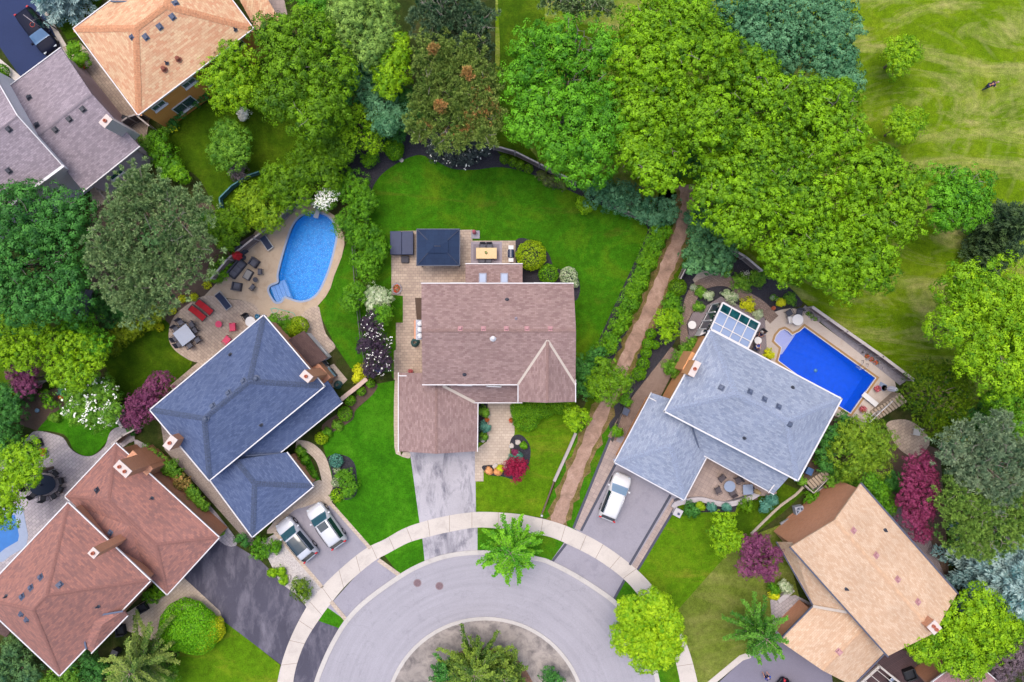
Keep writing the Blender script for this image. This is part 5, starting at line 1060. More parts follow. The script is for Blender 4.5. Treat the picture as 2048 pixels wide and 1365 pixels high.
ball('golden_privet', 'chartreuse bush behind the large smooth clipped bush', 425, 1262, 24, 1.8, M_YEL, .12, None, [(432, 1248, 14), (408, 1288, 16)])
ball('hedge_bush', 'wide clipped bush under the cross gable of brown roof', 1052, 836, 28, 1.5, M_CLIP, .11, None, [(1090, 815, 22), (1120, 812, 18), (1040, 818, 20), (1070, 820, 24)])
for i, (x, y) in enumerate(((1009, 319), (1026, 325), (1040, 331), (1057, 338))): ball('arborvitae', ['first', 'second', 'third', 'fourth'][i] + ' from the left of four small cedars under the back fence', x, y, 9.5, 1.3, M_OL, .1, 'four cedars by the back fence')
ball('dome_shrub', 'golden ball shrub left of the front door walk of blue roofed house', 643, 877, 13, 1.0, M_CLY)
ball('dome_shrub', 'blue green ball in the front island bed', 672, 922, 14, 1.1, M_TEAL, .11)
ball('dome_shrub', 'spiky chartreuse shrub at the lower end of front island bed', 673, 991, 13, 1.0, M_LIME, .15, None, (), .2)
T('broadleaf_shrub', 'leafy green shrub in the middle of the front island bed', 'shrub', [(690, 955, 17), (702, 970, 18), (696, 985, 12)], M_GRN, 'small', 1.6)
ball('silver_plant', 'silvery low plant beside the blue green ball', 672, 965, 9, .6, M_VAR, .1, None, [(674, 940, 7)], .2)
for i, (x, y, r_) in enumerate(((741, 767, 9), (723, 783, 9), (700, 801, 11), (690, 828, 15))): ball('dome_shrub', ['nearest the brick capped wall end', 'second below the brick capped wall', 'third below the brick capped wall', 'largest below the brick capped wall'][i] + ', small round green shrub', x, y, r_, .9, M_CLIP, .1, 'round shrubs below the brick capped wall')
T('broadleaf_shrub', 'yellow green shrub at right of the patio shed', 'shrub', [(720, 742, 13), (714, 755, 8)], M_YEL, 'small', 1.2)
ball('cedar_hedge', 'smooth oval cedar against the patio shed', 598, 652, 19, 2.0, M_CLY, .11, None, [(588, 660, 16), (578, 655, 12)], .04)
T('broadleaf_shrub', 'dark green shrub at the top corner of slate blue roof', 'shrub', [(560, 645, 18), (572, 660, 16), (548, 640, 10)], M_GRN, 'small', 2.2)
for i, (x, y, r_) in enumerate(((300, 905, 26), (325, 925, 20), (345, 935, 22), (362, 962, 20), (385, 985, 18), (402, 1005, 12))):
    T('garden_shrub', ['largest leafy shrub at the upper end of the flagstone walk', 'second leafy shrub down the flagstone walk', 'round shrub mid way down the flagstone walk', 'shrub with reddish leaves along flagstone walk', 'narrow shrub near the lower end of the bed by flagstone walk', 'lowest shrub of the bed by flagstone walk'][i], 'shrub', [(x, y, r_ * .7), (x + 8, y + 8, r_ * .6)], M_SHR if i != 3 else L('coppery leaves', (96, 120, 40), (196, 150, 90)), 'small', 1.6, group='shrubs along the flagstone walk', stem=False)
for a, b, lab in (((343, 970), (368, 995), 'low clipped hedge along upper red house wall'), ((404, 1022), (445, 1062), 'low clipped hedge along lower red house wall')):
    q = P(*a); e = P(*b); t = thing('low_hedge', lab, 'hedge', (q.x, q.y, 0)); shell('foliage', [((e.x - q.x) * u, (e.y - q.y) * u, .35, .38, .38, .4) for u in np.linspace(0, 1, 8)], M_LIME, 5, t, .1)
T('garden_shrub', 'low shrub beside the red house entry hedge', 'shrub', [(305, 1188, 16), (320, 1180, 14)], M_CLIP, 'small', 1)
# hedges of the yard left of the blue roof
T('cedar_hedge', 'golden cedar hedge in layered tufts beside left lawn', 'hedge', [(225, 685, 22), (245, 668, 22), (268, 655, 22), (292, 640, 22), (312, 628, 18)], L('golden cedar leaves', (84, 116, 0), (150, 170, 14), .1), 'lump', 2.4)
T('broadleaf_shrub', 'green shrub between the dark shed roof and golden cedar hedge', 'shrub', [(225, 630, 26), (245, 615, 20)], M_DEEP, 'small', 3)
for i, (x, y) in enumerate(((320, 655), (345, 622), (365, 598), (388, 595), (414, 571), (429, 555))): ball('chartreuse_plant', ['nearest the dining table', 'second from the dining table', 'third from the dining table', 'fourth from the dining table', 'second from the wicker sofa', 'nearest the wicker sofa'][i] + ', chartreuse plant on the bed edge', x, y, 8, .6, M_YEL, .14, 'chartreuse plants along the patio bed', (), .25)
T('broadleaf_shrub', 'clump of dark green grass behind the wicker sofa', 'shrub', [(440, 545, 18), (450, 525, 16), (432, 555, 12)], M_CLIP, 'small', 1.0, stem=False)
T('rose_bush', 'leafy bush with pink roses at the grey roof corner', 'shrub', [(287, 290, 16), (272, 308, 14), (300, 285, 10)], M_SHR, 'small', 1.8)
flecks(bpy.data.objects['rose_bush'], [(262, 318, 10, 1.3, .3), (272, 312, 12, 1.4, .3)], M_ROSE, 16, .12, 3, 5, .05)
T('broadleaf_shrub', 'bright green shrub beside the yard gate', 'shrub', [(325, 300, 26), (340, 325, 20), (318, 280, 16)], M_GRN, 'fine', 2.6)
T('broadleaf_shrub', 'shrubs under the windows of the orange wall', 'shrub', [(385, 200, 16), (405, 190, 14), (358, 225, 16), (340, 240, 14)], M_DEEP, 'small', 1.5)
flecks(T('flower_clump', 'yellow flowering clump at the orange wall corner', 'shrub', [(345, 252, 12), (335, 258, 9)], M_SHR, 'small', .7, stem=False), [(345, 254, 12, .6, .2)], M_YEL, 30, .1, 4, 4, .05)
T('dome_shrub', 'round green tree shrub between black suv and apricot roof', 'shrub', [(157, 108, 16), (162, 118, 14), (150, 100, 11)], M_CLIP, 'fine', 2.2, stem=False)
ball('dome_shrub', 'green ball at the left edge below the black driveway', 4, 142, 13, 1.2, M_CLIP)
T('white_flower_shrub', 'white flowering shrub beside the red garden bench', 'shrub', [(488, 225, 9), (486, 235, 6)], M_WHT, 'small', 1.0, stem=False)
T('flower_bed_plants', 'dark leafed plants with many white flowers under the browning pine', 'plants', [(880, 300, 26), (910, 305, 28), (940, 305, 26), (965, 295, 22), (925, 280, 26)], L('dusky leaves', (44, 54, 56), (92, 104, 98)), 'small', 1.0, stem=False, dens=.8)
flecks(bpy.data.objects['flower_bed_plants'], [(880, 300, 26, .8, .3), (925, 300, 40, .8, .3), (960, 295, 24, .8, .3)], M_WHT, 90, .12, 31, 3, .04)
T('purple_plants', 'low dark plants under the maple at the right of four cedars', 'plants', [(1085, 352, 10), (1105, 362, 12), (1125, 368, 10), (1092, 362, 8)], L('plum green leaves', (74, 60, 70), (120, 150, 50)), 'small', .7, stem=False)
T('broadleaf_shrub', 'small leafy shrub at the left tip of black mulch bed', 'shrub', [(745, 315, 14), (735, 322, 12)], M_CLIP, 'small', 1.5)
# hedge of round cedars along the dirt path
line = sm([(1322, 458), (1308, 482), (1292, 520), (1275, 560), (1255, 605), (1235, 650), (1212, 690)], 6)
k = 0; ords = ['first', 'second', 'third', 'fourth', 'fifth', 'sixth', 'seventh', 'eighth', 'ninth', 'tenth', 'eleventh', 'twelfth', 'thirteenth', 'fourteenth', 'fifteenth']
for i in range(0, len(line), 3):
    x, y = line[i]; k += 1
    T('round_cedar', '%s clump of the bright hedge left of the dirt path, counted from its upper end' % ords[k - 1], 'shrub', [(x - 7, y, 12), (x + 9, y + 5, 11), (x + 1, y + 11, 10)], M_CLIP if k % 3 else M_GRN, 'lump', 1.9 + .3 * (k % 2), group='cedar hedge along the dirt path', over=(.38, .16, 12, .1, .6, .08, .3, 0), dens=1.1)
for i, (x, y, r_) in enumerate(((1302, 668, 11), (1296, 688, 12), (1310, 690, 9), (1292, 706, 11), (1286, 728, 13), (1278, 748, 14))): ball('round_cedar', '%s small dark green ball right of the dirt path, counted downwards' % ords[i], x, y, r_, 1.4, M_CLIP, .1, 'green balls right of the dirt path')
T('broadleaf_shrub', 'bright lime ball tree right of the dirt path', 'shrub', [(1328, 638, 18), (1348, 640, 18), (1338, 660, 19), (1335, 675, 12)], M_LIME, 'fine', 3.2, over=(.6, .2, 15, .11, .7, .1, .4, 0))
ball('cedar_shrub', 'clipped olive dome at the top of shrubs right of dirt path', 1355, 575, 18, 1.8, M_OL, .1)
T('broadleaf_shrub', 'dark green grass like shrub below the olive dome', 'shrub', [(1342, 600, 17), (1350, 615, 16), (1332, 612, 12)], M_GRN, 'small', 1.4, stem=False)
T('garden_shrub', 'long light green shrub along the apricot stucco wall', 'hedge', [(1378, 690, 15), (1368, 706, 16), (1358, 724, 16), (1348, 742, 13)], M_SHR, 'small', 1.8)
for x, y, r_, lab in ((1417, 592, 9, 'pale hosta left of sunroom tip'), (1400, 585, 11, 'leafy plant left of the garden path curve'), (1453, 590, 9, 'white edged hosta right of sunroom tip'), (1465, 597, 9, 'second white edged hosta by the deck edge'), (1494, 610, 14, 'yellow green shrub beside brick garden path'), (1398, 614, 9, 'small plant below the deck corner'), (1515, 628, 8, 'pale striped plant at the deck corner'), (1537, 708, 9, 'chartreuse ball on pool deck beside wooden deck'), (1561, 605, 7, 'orange yellow flower clump at pool end of garden path'), (1480, 570, 20, 'low green groundcover inside bend of garden path'), (1520, 555, 18, 'leafy plants below the overhanging maple'), (1450, 540, 12, 'low plants above the garden path'), (1582, 598, 12, 'low grey green plants near pool chairs'), (1380, 700, 8, 'teal plant at stucco wall'), (1335, 735, 12, 'spreading plant beside the lower garden path')):
    T('garden_plant', lab, 'plant', [(x, y, r_)], M_VAR if 'white' in lab or 'pale' in lab else (M_YEL if 'yellow' in lab or 'chartreuse' in lab else M_SHR), 'small', .9, stem=False)
for x, y, r_, m_, lab in ((1527, 1010, 14, M_TEAL, 'spreading blue juniper right of curved patio wall'), (1542, 998, 11, M_TEAL, 'second blue juniper by the roof corner'), (1422, 1013, 8, M_TEAL, 'blue ball plant under curved wall'), (1452, 1014, 7, M_TEAL, 'smaller blue ball plant under curved wall'), (1382, 1018, 16, M_DEEP, 'dark green shrub behind the mailbox stone'), (1490, 1008, 16, M_OL, 'olive shrub in the curved bed'), (1400, 1012, 7, M_CLY, 'rusty golden shrub in the curved bed'), (1626, 1000, 21, M_CLIP, 'dark clipped dome beside orange brick wall'), (1600, 960, 10, M_SHR, 'shrub at the stair corner'), (1640, 920, 14, M_GRN, 'light shrub at the lower right of pale blue roof'), (1250, 800, 12, M_GRN, 'green shrub beside the black side fence'), (1232, 862, 11, M_CLIP, 'clipped shrub at the lower end of black side fence'), (1545, 1178, 12, M_GRN, 'shrub under the round purple tree'), (1568, 1172, 14, M_VAR, 'silver leaved shrub at beige house porch'), (1547, 1188, 9, M_YEL, 'chartreuse plant at beige house porch'), (1455, 1010, 1, M_TEAL, '')):
    if lab: T('garden_shrub', lab, 'shrub', [(x, y, r_ * .8), (x + r_ * .4, y + r_ * .3, r_ * .6)], m_, 'small', 1.3, stem=False)
for x, y, r_, m_, hh, lab in ((965, 822, 12, M_SHR, 1, 'leafy bush by the entry of brown roofed house'), (968, 852, 13, M_TEAL, 1.1, 'blue green bush beside garage wall and entry walk'), (966, 872, 8, M_SHR, .8, 'small bush at the end of the bed beside garage'), (1047, 890, 6, M_CLIP, .6, 'tiny clipped ball in front bed'), (1025, 917, 10, M_TEAL, .5, 'pale teal groundcover beside crimson maple'), (1036, 912, 8, M_TEAL, .5, 'second pale teal plant beside crimson maple'), (1030, 904, 6, M_MAG, .4, 'magenta flower clump between stones and crimson maple'), (978, 941, 6, M_TAN, .4, 'orange leafed plant at left end of front bed'), (995, 943, 6, M_TAN, .4, 'second orange leafed plant in front bed'), (1000, 937, 5, M_YEL, .4, 'chartreuse plant beside front bed stone'), (606, 915, 14, M_GRN, .8, 'shrubs between garage wall and curved walk'), (622, 945, 12, M_GRN, .8, 'lower shrub between garage wall and curved walk'), (600, 900, 9, M_SHR, .7, 'small plants at the top of the curved walk bed'), (675, 850, 10, M_SHR, .6, 'small shrub below slate blue lean-to roof'), (655, 862, 10, M_GRN, .7, 'green plant left of golden ball'), (600, 1178, 26, M_CYP, 1.6, 'olive evergreen bush on the gravel bed'), (560, 1142, 10, M_LIME, .8, 'lime plant on the gravel bed'), (545, 1145, 9, M_LIME, .8, 'second lime plant on the gravel bed'), (568, 1160, 9, M_LIME, .8, 'third lime plant on the gravel bed'), (515, 1095, 28, M_GRN, 1.3, 'fountain of green grass at garage corner'), (545, 1090, 18, M_GRN, 1.1, 'smaller fountain of green grass near gravel'), (483, 1078, 16, M_DEEP, 1.6, 'dark shrub at lower garage corner'), (95, 800, 22, M_CLIP, 1.6, 'golden green bush beside orange lantern'), (60, 790, 12, M_DEEP, 1.2, 'shrub by the left yard fence'), (125, 782, 10, M_TEAL, .8, 'blue green plant behind orange lantern'), (110, 835, 10, M_SHR, .8, 'small plants on soil near patio curve'), (245, 838, 10, M_GRN, .8, 'green plants at end of board fence'), (265, 860, 10, M_DEEP, .8, 'plants below the purple tree')):
    T('garden_shrub', lab, 'shrub', [(x, y, r_ * .8), (x + r_ * .35, y + r_ * .3, r_ * .55), (x - r_ * .3, y + r_ * .1, r_ * .5)], m_, 'small', hh, stem=False)
# understorey seen through the gaps
for x, y, r_, m_, lab in ((660, 260, 40, M_DEEP, 'dark undergrowth below the olive green tree'), (650, 70, 40, M_DEEP, 'dark undergrowth at top between two trees'), (200, 600, 30, M_DEEP, 'dark undergrowth below the large left pine'), (20, 640, 30, M_DEEP, 'dark undergrowth under left broadleaf tree'), (1380, 320, 40, M_DEEP, 'undergrowth in the heart of the maple wood'), (1550, 420, 50, M_DEEP, 'undergrowth between the maples near garden path'), (1400, 430, 30, M_BG, 'blue green undergrowth beside end of dirt path'), (1960, 830, 40, M_DEEP, 'undergrowth between cypress and right edge'), (1790, 960, 24, M_DEEP, 'dark plants beside the round patio'), (2020, 1240, 40, M_DEEP, 'undergrowth below the blue spruce'), (1880, 1200, 20, M_GRN, 'green shrub at the right corner of beige roof'), (780, 255, 30, M_DEEP, 'dark bush behind the black mulch bed'), (640, 300, 40, M_CLIP, 'bush under the lattice row trees'), (180, 1330, 40, M_DEEP, 'undergrowth below the red roof corner'), (350, 340, 26, M_CLIP, 'bush right of the yard gate shrub'), (410, 440, 26, M_DEEP, 'bush at the right of the large left pine')):
    T('undergrowth', lab, 'shrub', [(x, y, r_ * .7), (x + r_ * .5, y + r_ * .4, r_ * .6), (x - r_ * .5, y + r_ * .3, r_ * .6)], m_, 'fine', 2.2, stem=False, dens=.8)
# ================================================================ vehicles
TYRE = mat('tyre rubber', (30, 30, 34), .85, .1); BLKP = mat('black plastic', (38, 40, 46), .5, .08); CGL = mat('car glass', (50, 96, 112), .06, .1, spec=1.0); CGD = mat('dark car glass', (22, 50, 62), .05, .1, spec=1.0)
LENS = mat('headlight lens', (210, 220, 230), .1, .03, spec=1.0); REDL = mat('red tail lamp', (206, 22, 40), .2, .05)
def car(name, label, px, rz, paint, L=4.8, W=1.9, Ht=1.7, roofglass=None, glass=CGL, rails=True):
    q = P(px[0], px[1], .7); t = thing(name, label, 'car', (q.x, q.y, 0.05), rz, None)
    S_ = [(-.5, .80, .62, .80, .62, .92), (-.485, .90, .60, .86, .80, 1.0), (-.47, .94, .58, .90, .72, 1.08), (-.40, .97, .50, .95, .70, 1.55), (-.36, .985, .48, .96, .71, 1.66), (-.25, 1, .48, .97, .73, 1.70), (-.05, 1, .48, .97, .73, 1.71), (.08, 1, .48, .97, .71, 1.66), (.13, 1, .48, .97, .70, 1.58), (.26, 1, .48, .96, .80, 1.10), (.30, .995, .48, .95, .84, 1.06), (.40, .97, .50, .90, .80, .99), (.455, .90, .52, .80, .62, .90), (.485, .78, .54, .68, .50, .78), (.5, .66, .56, .60, .40, .62)]
    rows = []; hw = W / 2; k = Ht / 1.7
    for x, w, zb, w2, w3, zt in S_:
        belt = min(.98, zt - .04) * k; r_ = []
        half = [(w * .93, .28), (w, .5), (w, belt - .16), (w2, belt), (w3, zt * k - .05 * k if zt > 1.2 else zt * k - .02), (w3 * .8, zt * k), (0, zt * k + .02)]
        r_ = [(x * L, hw * a, z) for a, z in half] + [(x * L, -hw * a, z) for a, z in half[-2::-1]]
        rows.append(r_)
    mb = MB(); mb.grid(rows); mb.face([p for p in rows[0]]); mb.face([p for p in rows[-1]][::-1]); b = mb.build('body', paint, t)
    def patch(nm_, x0, x1, side, m, off=.012, ins=.97):
        def zt_at(x):
            for i in range(len(S_) - 1):
                if S_[i][0] <= x / L <= S_[i + 1][0]:
                    u = (x / L - S_[i][0]) / (S_[i + 1][0] - S_[i][0]); return [S_[i][j] * (1 - u) + S_[i + 1][j] * u for j in range(6)]
            return S_[-1]
        mb = MB(); n = 8; rws = []
        for i in range(n + 1):
            x = x0 + (x1 - x0) * i / n; s = zt_at(x)
            if side == 0: rws.append([(x, hw * s[4] * ins * f_, s[5] * k + off + .02 * (1 - abs(f_)) + (-.05 if abs(f_) > .9 else -.0) + (.03 if ins > 1 else .01)) for f_ in (-1, -.8, -.4, 0, .4, .8, 1)])
            else:
                belt = min(.98, s[5] - .04) * k; z1 = s[5] * k - .07 * k
                rws.append([(x, side * (hw * (s[3] + (s[4] - s[3]) * f_) + .015), belt + (z1 - belt) * f_ + .01) for f_ in (.06, .5, .92)])
        mb.grid(rws); return mb.build(nm_, m, b)
    patch('windscreen', .125 * L, .275 * L, 0, glass, .02, 1.1); patch('rear_window', -.475 * L, -.40 * L, 0, CGD, .02, 1.04)
    for s in (-1, 1): patch('side_window', -.37 * L, .1 * L, s, CGD)
    if roofglass == 'full': patch('roof_glass', -.27 * L, .09 * L, 0, CGD, .015)
    elif roofglass: MB().box((.03 * L, 0, 1.735 * k), (.75, .95, .02)).build('sunroof', CGD, b, .02)
    for s in (-1, 1):
        if rails: MB().tube([(-.36 * L, s * hw * .74, 1.70 * k), (-.2 * L, s * hw * .745, 1.76 * k), (.02 * L, s * hw * .745, 1.76 * k), (.1 * L, s * hw * .72, 1.66 * k)], .028, 6).build('roof_rail', BLKP if glass is CGL else CHROME, b)
        MB().box((.2 * L, s * (hw + .12), 1.02 * k), (.2, .22, .16), 0, 0, 0, .85).build('mirror', paint, b, .03)
        MB().box((.462 * L, s * hw * .62, .78 * k), (.22, .34, .12), s * -.35, 0).build('headlight', LENS, b, .03)
        MB().box((-.478 * L, s * hw * .76, .98 * k), (.16, .26, .34), s * .2, 0).build('tail_light', REDL, b, .03)
        for x in (-.31, .315):
            w_ = MB(); w_.tube([(x * L, s * (hw - .24), .35), (x * L, s * (hw + .015), .35)], .35, 20); wo = w_.build('wheel', TYRE, t); MB().tube([(x * L, s * (hw - .05), .35), (x * L, s * (hw + .03), .35)], .22, 14).build('rim', CHROME, wo)
    MB().box((.49 * L, 0, .5), (.1, W * .5, .18)).build('grille', BLKP, b, .02); MB().box((-.497 * L, 0, .52), (.1, W * .72, .22)).build('bumper', BLKP, b, .03)
    MB().bar((.255 * L, -.4, 1.14 * k), (.235 * L, .35, 1.2 * k), .02).build('wiper', BLKP, b)
    return t
def paint(name, c): return mat(name, c, .28 if c[0] > 100 else .5, .03, 2, coat=.6 if c[0] > 100 else 0, spec=.5 if c[0] > 100 else .08)
SILV = paint('silver paint', (214, 218, 230)); car('silver_suv', 'silver suv with dark glass roof, left of two in the driveway', (593.5, 1078.5), R(129.8), SILV, 4.75, 1.92, 1.66, 'full')
car('silver_suv', 'silver suv with small dark sunroof, right of two in the driveway', (653, 1051), R(125), paint('pearl silver paint', (224, 226, 234)), 4.75, 1.92, 1.72, 'small', CGL)
car('white_suv', 'white suv parked alone in the driveway of the pale blue roofed house', (1230, 994), R(68.5), paint('white paint', (240, 240, 244)), 4.75, 1.9, 1.7, None, mat('pale windscreen glass', (140, 170, 200), .06, .05, spec=1.0))
car('black_suv', 'black suv on the fresh black driveway in the top left corner', (75, 63), R(-54), paint('black paint', (30, 34, 56)), 4.8, 1.9, 1.6, None, mat('light blue windscreen', (110, 150, 196), .06, .05, spec=1.0), False)
car('black_car', 'black car at the bottom edge beside the person in blue', (1592, 1398), R(-40), paint('black paint', (30, 34, 56)), 4.6, 1.85, 1.5, None, CGD, False)
# ================================================================ people
SKIN = mat('skin', (214, 150, 124), .6, .05); HAIRB = mat('brown hair', (64, 44, 40), .8, .15); HAIRG = mat('grey hair', (190, 160, 150), .8, .1); NAVY = mat('navy cloth', (28, 36, 84), .9, .1); BLUC = mat('blue cloth', (20, 84, 214), .9, .08); WHC = mat('white cloth', (232, 232, 240), .9, .05); BLKC = mat('black cloth', (30, 32, 44), .9, .1)
def skin_obj(name, joints, edges, rad, m, parent, lvl=1):
    me = bpy.data.meshes.new(name); me.from_pydata(joints, edges, []); me.materials.append(m); o = bpy.data.objects.new(name, me); link(o, parent)
    s = o.modifiers.new('skin', 'SKIN'); s.use_smooth_shade = True
    for i, v in enumerate(me.skin_vertices[0].data): v.radius = (rad[i], rad[i]); v.use_root = (i == 0)
    u = o.modifiers.new('sub', 'SUBSURF'); u.levels = u.render_levels = lvl; return o
def person(label, px, rz, pose='stand', top=NAVY, bottom=NAVY, hair=HAIRB, lean=0, sleeves=.45):
    q = P(*px); t = thing('person', label, 'person', (q.x, q.y, .42 if pose == 'sit' else .02), rz)
    if pose == 'sit':
        hip = .55; J = dict(pel=(0, 0, hip), ch=(-.02, 0, hip + .38), neck=(0, 0, hip + .56), hd=(.03, 0, hip + .68), hd2=(.04, 0, hip + .82))
        for s, n_ in ((1, 'l'), (-1, 'r')):
            J.update({'hip' + n_: (0, .1 * s, hip), 'kn' + n_: (.45, .13 * s, hip), 'an' + n_: (.5, .12 * s, .1), 'to' + n_: (.68, .13 * s, .05), 'sh' + n_: (-.01, .19 * s, hip + .5), 'el' + n_: (.1, .27 * s, hip + .24), 'wr' + n_: (.33, .16 * s, hip + .16), 'ha' + n_: (.4, .12 * s, hip + .15)})
    else:
        b = lean; J = dict(pel=(0, 0, .93), ch=(.1 + .25 * b, 0, 1.25 - .1 * b), neck=(.12 + .45 * b, 0, 1.46 - .2 * b), hd=(.16 + .55 * b, 0, 1.56 - .22 * b), hd2=(.2 + .62 * b, 0, 1.7 - .25 * b))
        for s, n_ in ((1, 'l'), (-1, 'r')):
            st_ = .18 * s; J.update({'hip' + n_: (0, .1 * s, .9), 'kn' + n_: (.08 + st_ * .5, .12 * s, .5), 'an' + n_: (st_ - .02, .12 * s, .09), 'to' + n_: (st_ + .18, .13 * s, .04), 'sh' + n_: (.1 + .4 * b, .2 * s, 1.4 - .17 * b), 'el' + n_: (.12 + .42 * b, .27 * s, 1.12 - .12 * b), 'wr' + n_: (.32 + .45 * b, .22 * s, .98), 'ha' + n_: (.4 + .45 * b, .2 * s, .95)})
    rd = dict(pel=.13, ch=.15, neck=.055, hd=.085, hd2=.09, hip=.1, kn=.062, an=.042, to=.035, sh=.065, el=.045, wr=.03, ha=.035)
    nm_ = list(J); idx = {k: i for i, k in enumerate(nm_)}; E = [('pel', 'ch'), ('ch', 'neck'), ('neck', 'hd'), ('hd', 'hd2')]
    for n_ in 'lr': E += [('pel', 'hip' + n_), ('hip' + n_, 'kn' + n_), ('kn' + n_, 'an' + n_), ('an' + n_, 'to' + n_), ('ch', 'sh' + n_), ('sh' + n_, 'el' + n_), ('el' + n_, 'wr' + n_), ('wr' + n_, 'ha' + n_)]
    pts = [J[k] for k in nm_]; ed = [(idx[a], idx[b]) for a, b in E]; rr = [rd[k[:-1] if k not in rd else k] for k in nm_]
    for n_, s in (('l', 1), ('r', -1)):                       # five separate fingers
        h = Vector(J['ha' + n_]); w_ = Vector(J['wr' + n_]); d = (h - w_).normalized(); sd = Vector((-d.y, d.x, 0)) if abs(d.z) < .95 else Vector((0, 1, 0))
        for f in range(5):
            o_ = sd * (.012 * (f - 2)) * 2; ln = (.05, .075, .08, .072, .055)[f] if f else .05
            a = len(pts); pts += [tuple(h + o_ + d * .03), tuple(h + o_ * 1.3 + d * (.03 + ln * .6)), tuple(h + o_ * 1.35 + d * (.03 + ln) + Vector((0, 0, -.015)))]; rr += [.01, .009, .008]; ed += [(idx['ha' + n_], a), (a, a + 1), (a + 1, a + 2)]
    skin_obj('body', pts, ed, rr, SKIN, t)
    def sub(name, keys, edges, k, m):
        ii = {a: i for i, a in enumerate(keys)}; skin_obj(name, [J[a] if not callable(a) else 0 for a in keys], [(ii[a], ii[b]) for a, b in edges], [rd[a[:-1] if a not in rd else a] * k for a in keys], m, t)
    sub('shirt', ['ch', 'pel', 'neck', 'shl', 'shr', 'ell', 'elr'], [('ch', 'pel'), ('ch', 'neck'), ('ch', 'shl'), ('ch', 'shr'), ('shl', 'ell'), ('shr', 'elr')], 1.22, top)
    sub('trousers', ['pel', 'hipl', 'hipr', 'knl', 'knr'] + (['anl', 'anr'] if bottom is not None else []), [('pel', 'hipl'), ('pel', 'hipr'), ('hipl', 'knl'), ('hipr', 'knr'), ('knl', 'anl'), ('knr', 'anr')], 1.25, bottom)
    c = Vector(J['hd2']); mb = MB(); mb.lathe((c.x - .02, c.y, c.z - .02), [(.1, -.06), (.112, 0), (.1, .06), (.06, .1), (0, .115)], 12); mb.build('hair', hair, t)
    return t
person('person in navy clothes leaning forward while walking across the park grass', (1966, 178), R(10), 'stand', NAVY, NAVY, HAIRG, .35)
person('person in a bright blue shirt standing on the violet grey driveway', (1529, 1348), R(118), 'stand', BLUC, NAVY, HAIRG, .35)
person('seated person in white top and dark trousers, upper one at the deck table', z7(1345, 725), R(-130), 'sit', WHC, NAVY, HAIRB)
person('seated person in white and blue, lower one at the deck table under roof edge', z7(1275, 930), R(60), 'sit', WHC, BLUC, HAIRG)
# ================================================================ furniture
CHAR = mat('charcoal wicker', (78, 78, 90), .8, .2, 10, bp=.5); CUSH = mat('grey cushion', (112, 112, 124), .9, .1, 6); ALU = mat('silver frame', (190, 196, 206), .4, .05, metal=.3); NVS = mat('navy sling', (34, 50, 84), .8, .1); REDF = mat('red sling', (214, 14, 34), .8, .08); PINK = mat('hot pink plastic', (244, 46, 108), .5, .05); GTOP = mat('grey glass top', (150, 166, 196), .15, .04, spec=.8); WOODT = mat('pale wood top', (236, 204, 148), .5, .08, 5); BLKW = mat('black wicker', (36, 38, 50), .8, .15, 8); WOODG = mat('weathered dark wood', (92, 84, 92), .8, .15, 5)
def legs(t, dx, dy, h, m, r_=.02, cx=0, cy=0):
    for sx in (-1, 1):
        for sy in (-1, 1): MB().tube([(cx + sx * dx, cy + sy * dy, 0), (cx + sx * dx, cy + sy * dy, h)], r_, 6).build('leg', m, t)
def chair(name, label, px, rz, m, mc=None, group=None, arms_=True, w=.56):
    q = P(*px); t = thing(name, label, 'chair', (q.x, q.y, .068), rz, group)
    MB().box((0, 0, .42), (w * .95, w, .06)).build('seat', mc or m, t, .02); MB().box((-w * .5, 0, .7), (.06, w, .56), 0, -.18).build('backrest', m, t, .02); legs(t, w * .42, w * .46, .4, m)
    if arms_:
        for s in (-1, 1): MB().tube([(-w * .48, s * w * .56, .66), (w * .4, s * w * .56, .64), (w * .45, s * w * .56, 0)], .025, 6).build('armrest', m, t)
    return t
def rtable(name, label, px, r_, h, m, leg=None, z=.068):
    q = P(*px); t = thing(name, label, 'table', (q.x, q.y, z)); MB().disc((0, 0, h - .04), r_, .04, 28).build('tabletop', m, t, .01); MB().disc((0, 0, 0), r_ * .4, .04, 16).build('base', leg or m, t); MB().disc((0, 0, .04), .04, h - .08, 8).build('pedestal', leg or m, t); return t
def lounger(label, px, rz, frame, sling, group=None):
    q = P(*px); t = thing('sun_lounger', label, 'sun lounger', (q.x, q.y, .068), rz, group); mb = MB()
    for s in (-1, 1): mb.bar((-.95, s * .33, .32), (.95, s * .33, .32), .06, .05)
    mb.bar((.95, -.35, .32), (.95, .35, .32), .06, .05); mb.bar((-.95, -.35, .32), (-.95, .35, .32), .06, .05); mb.build('frame', frame, t)
    MB().box((.36, 0, .36), (1.12, .6, .03)).build('seat', sling, t, .01); MB().box((-.48, 0, .5), (.68, .6, .03), 0, .42).build('backrest', sling, t, .01); legs(t, .75, .31, .3, frame)
    return t
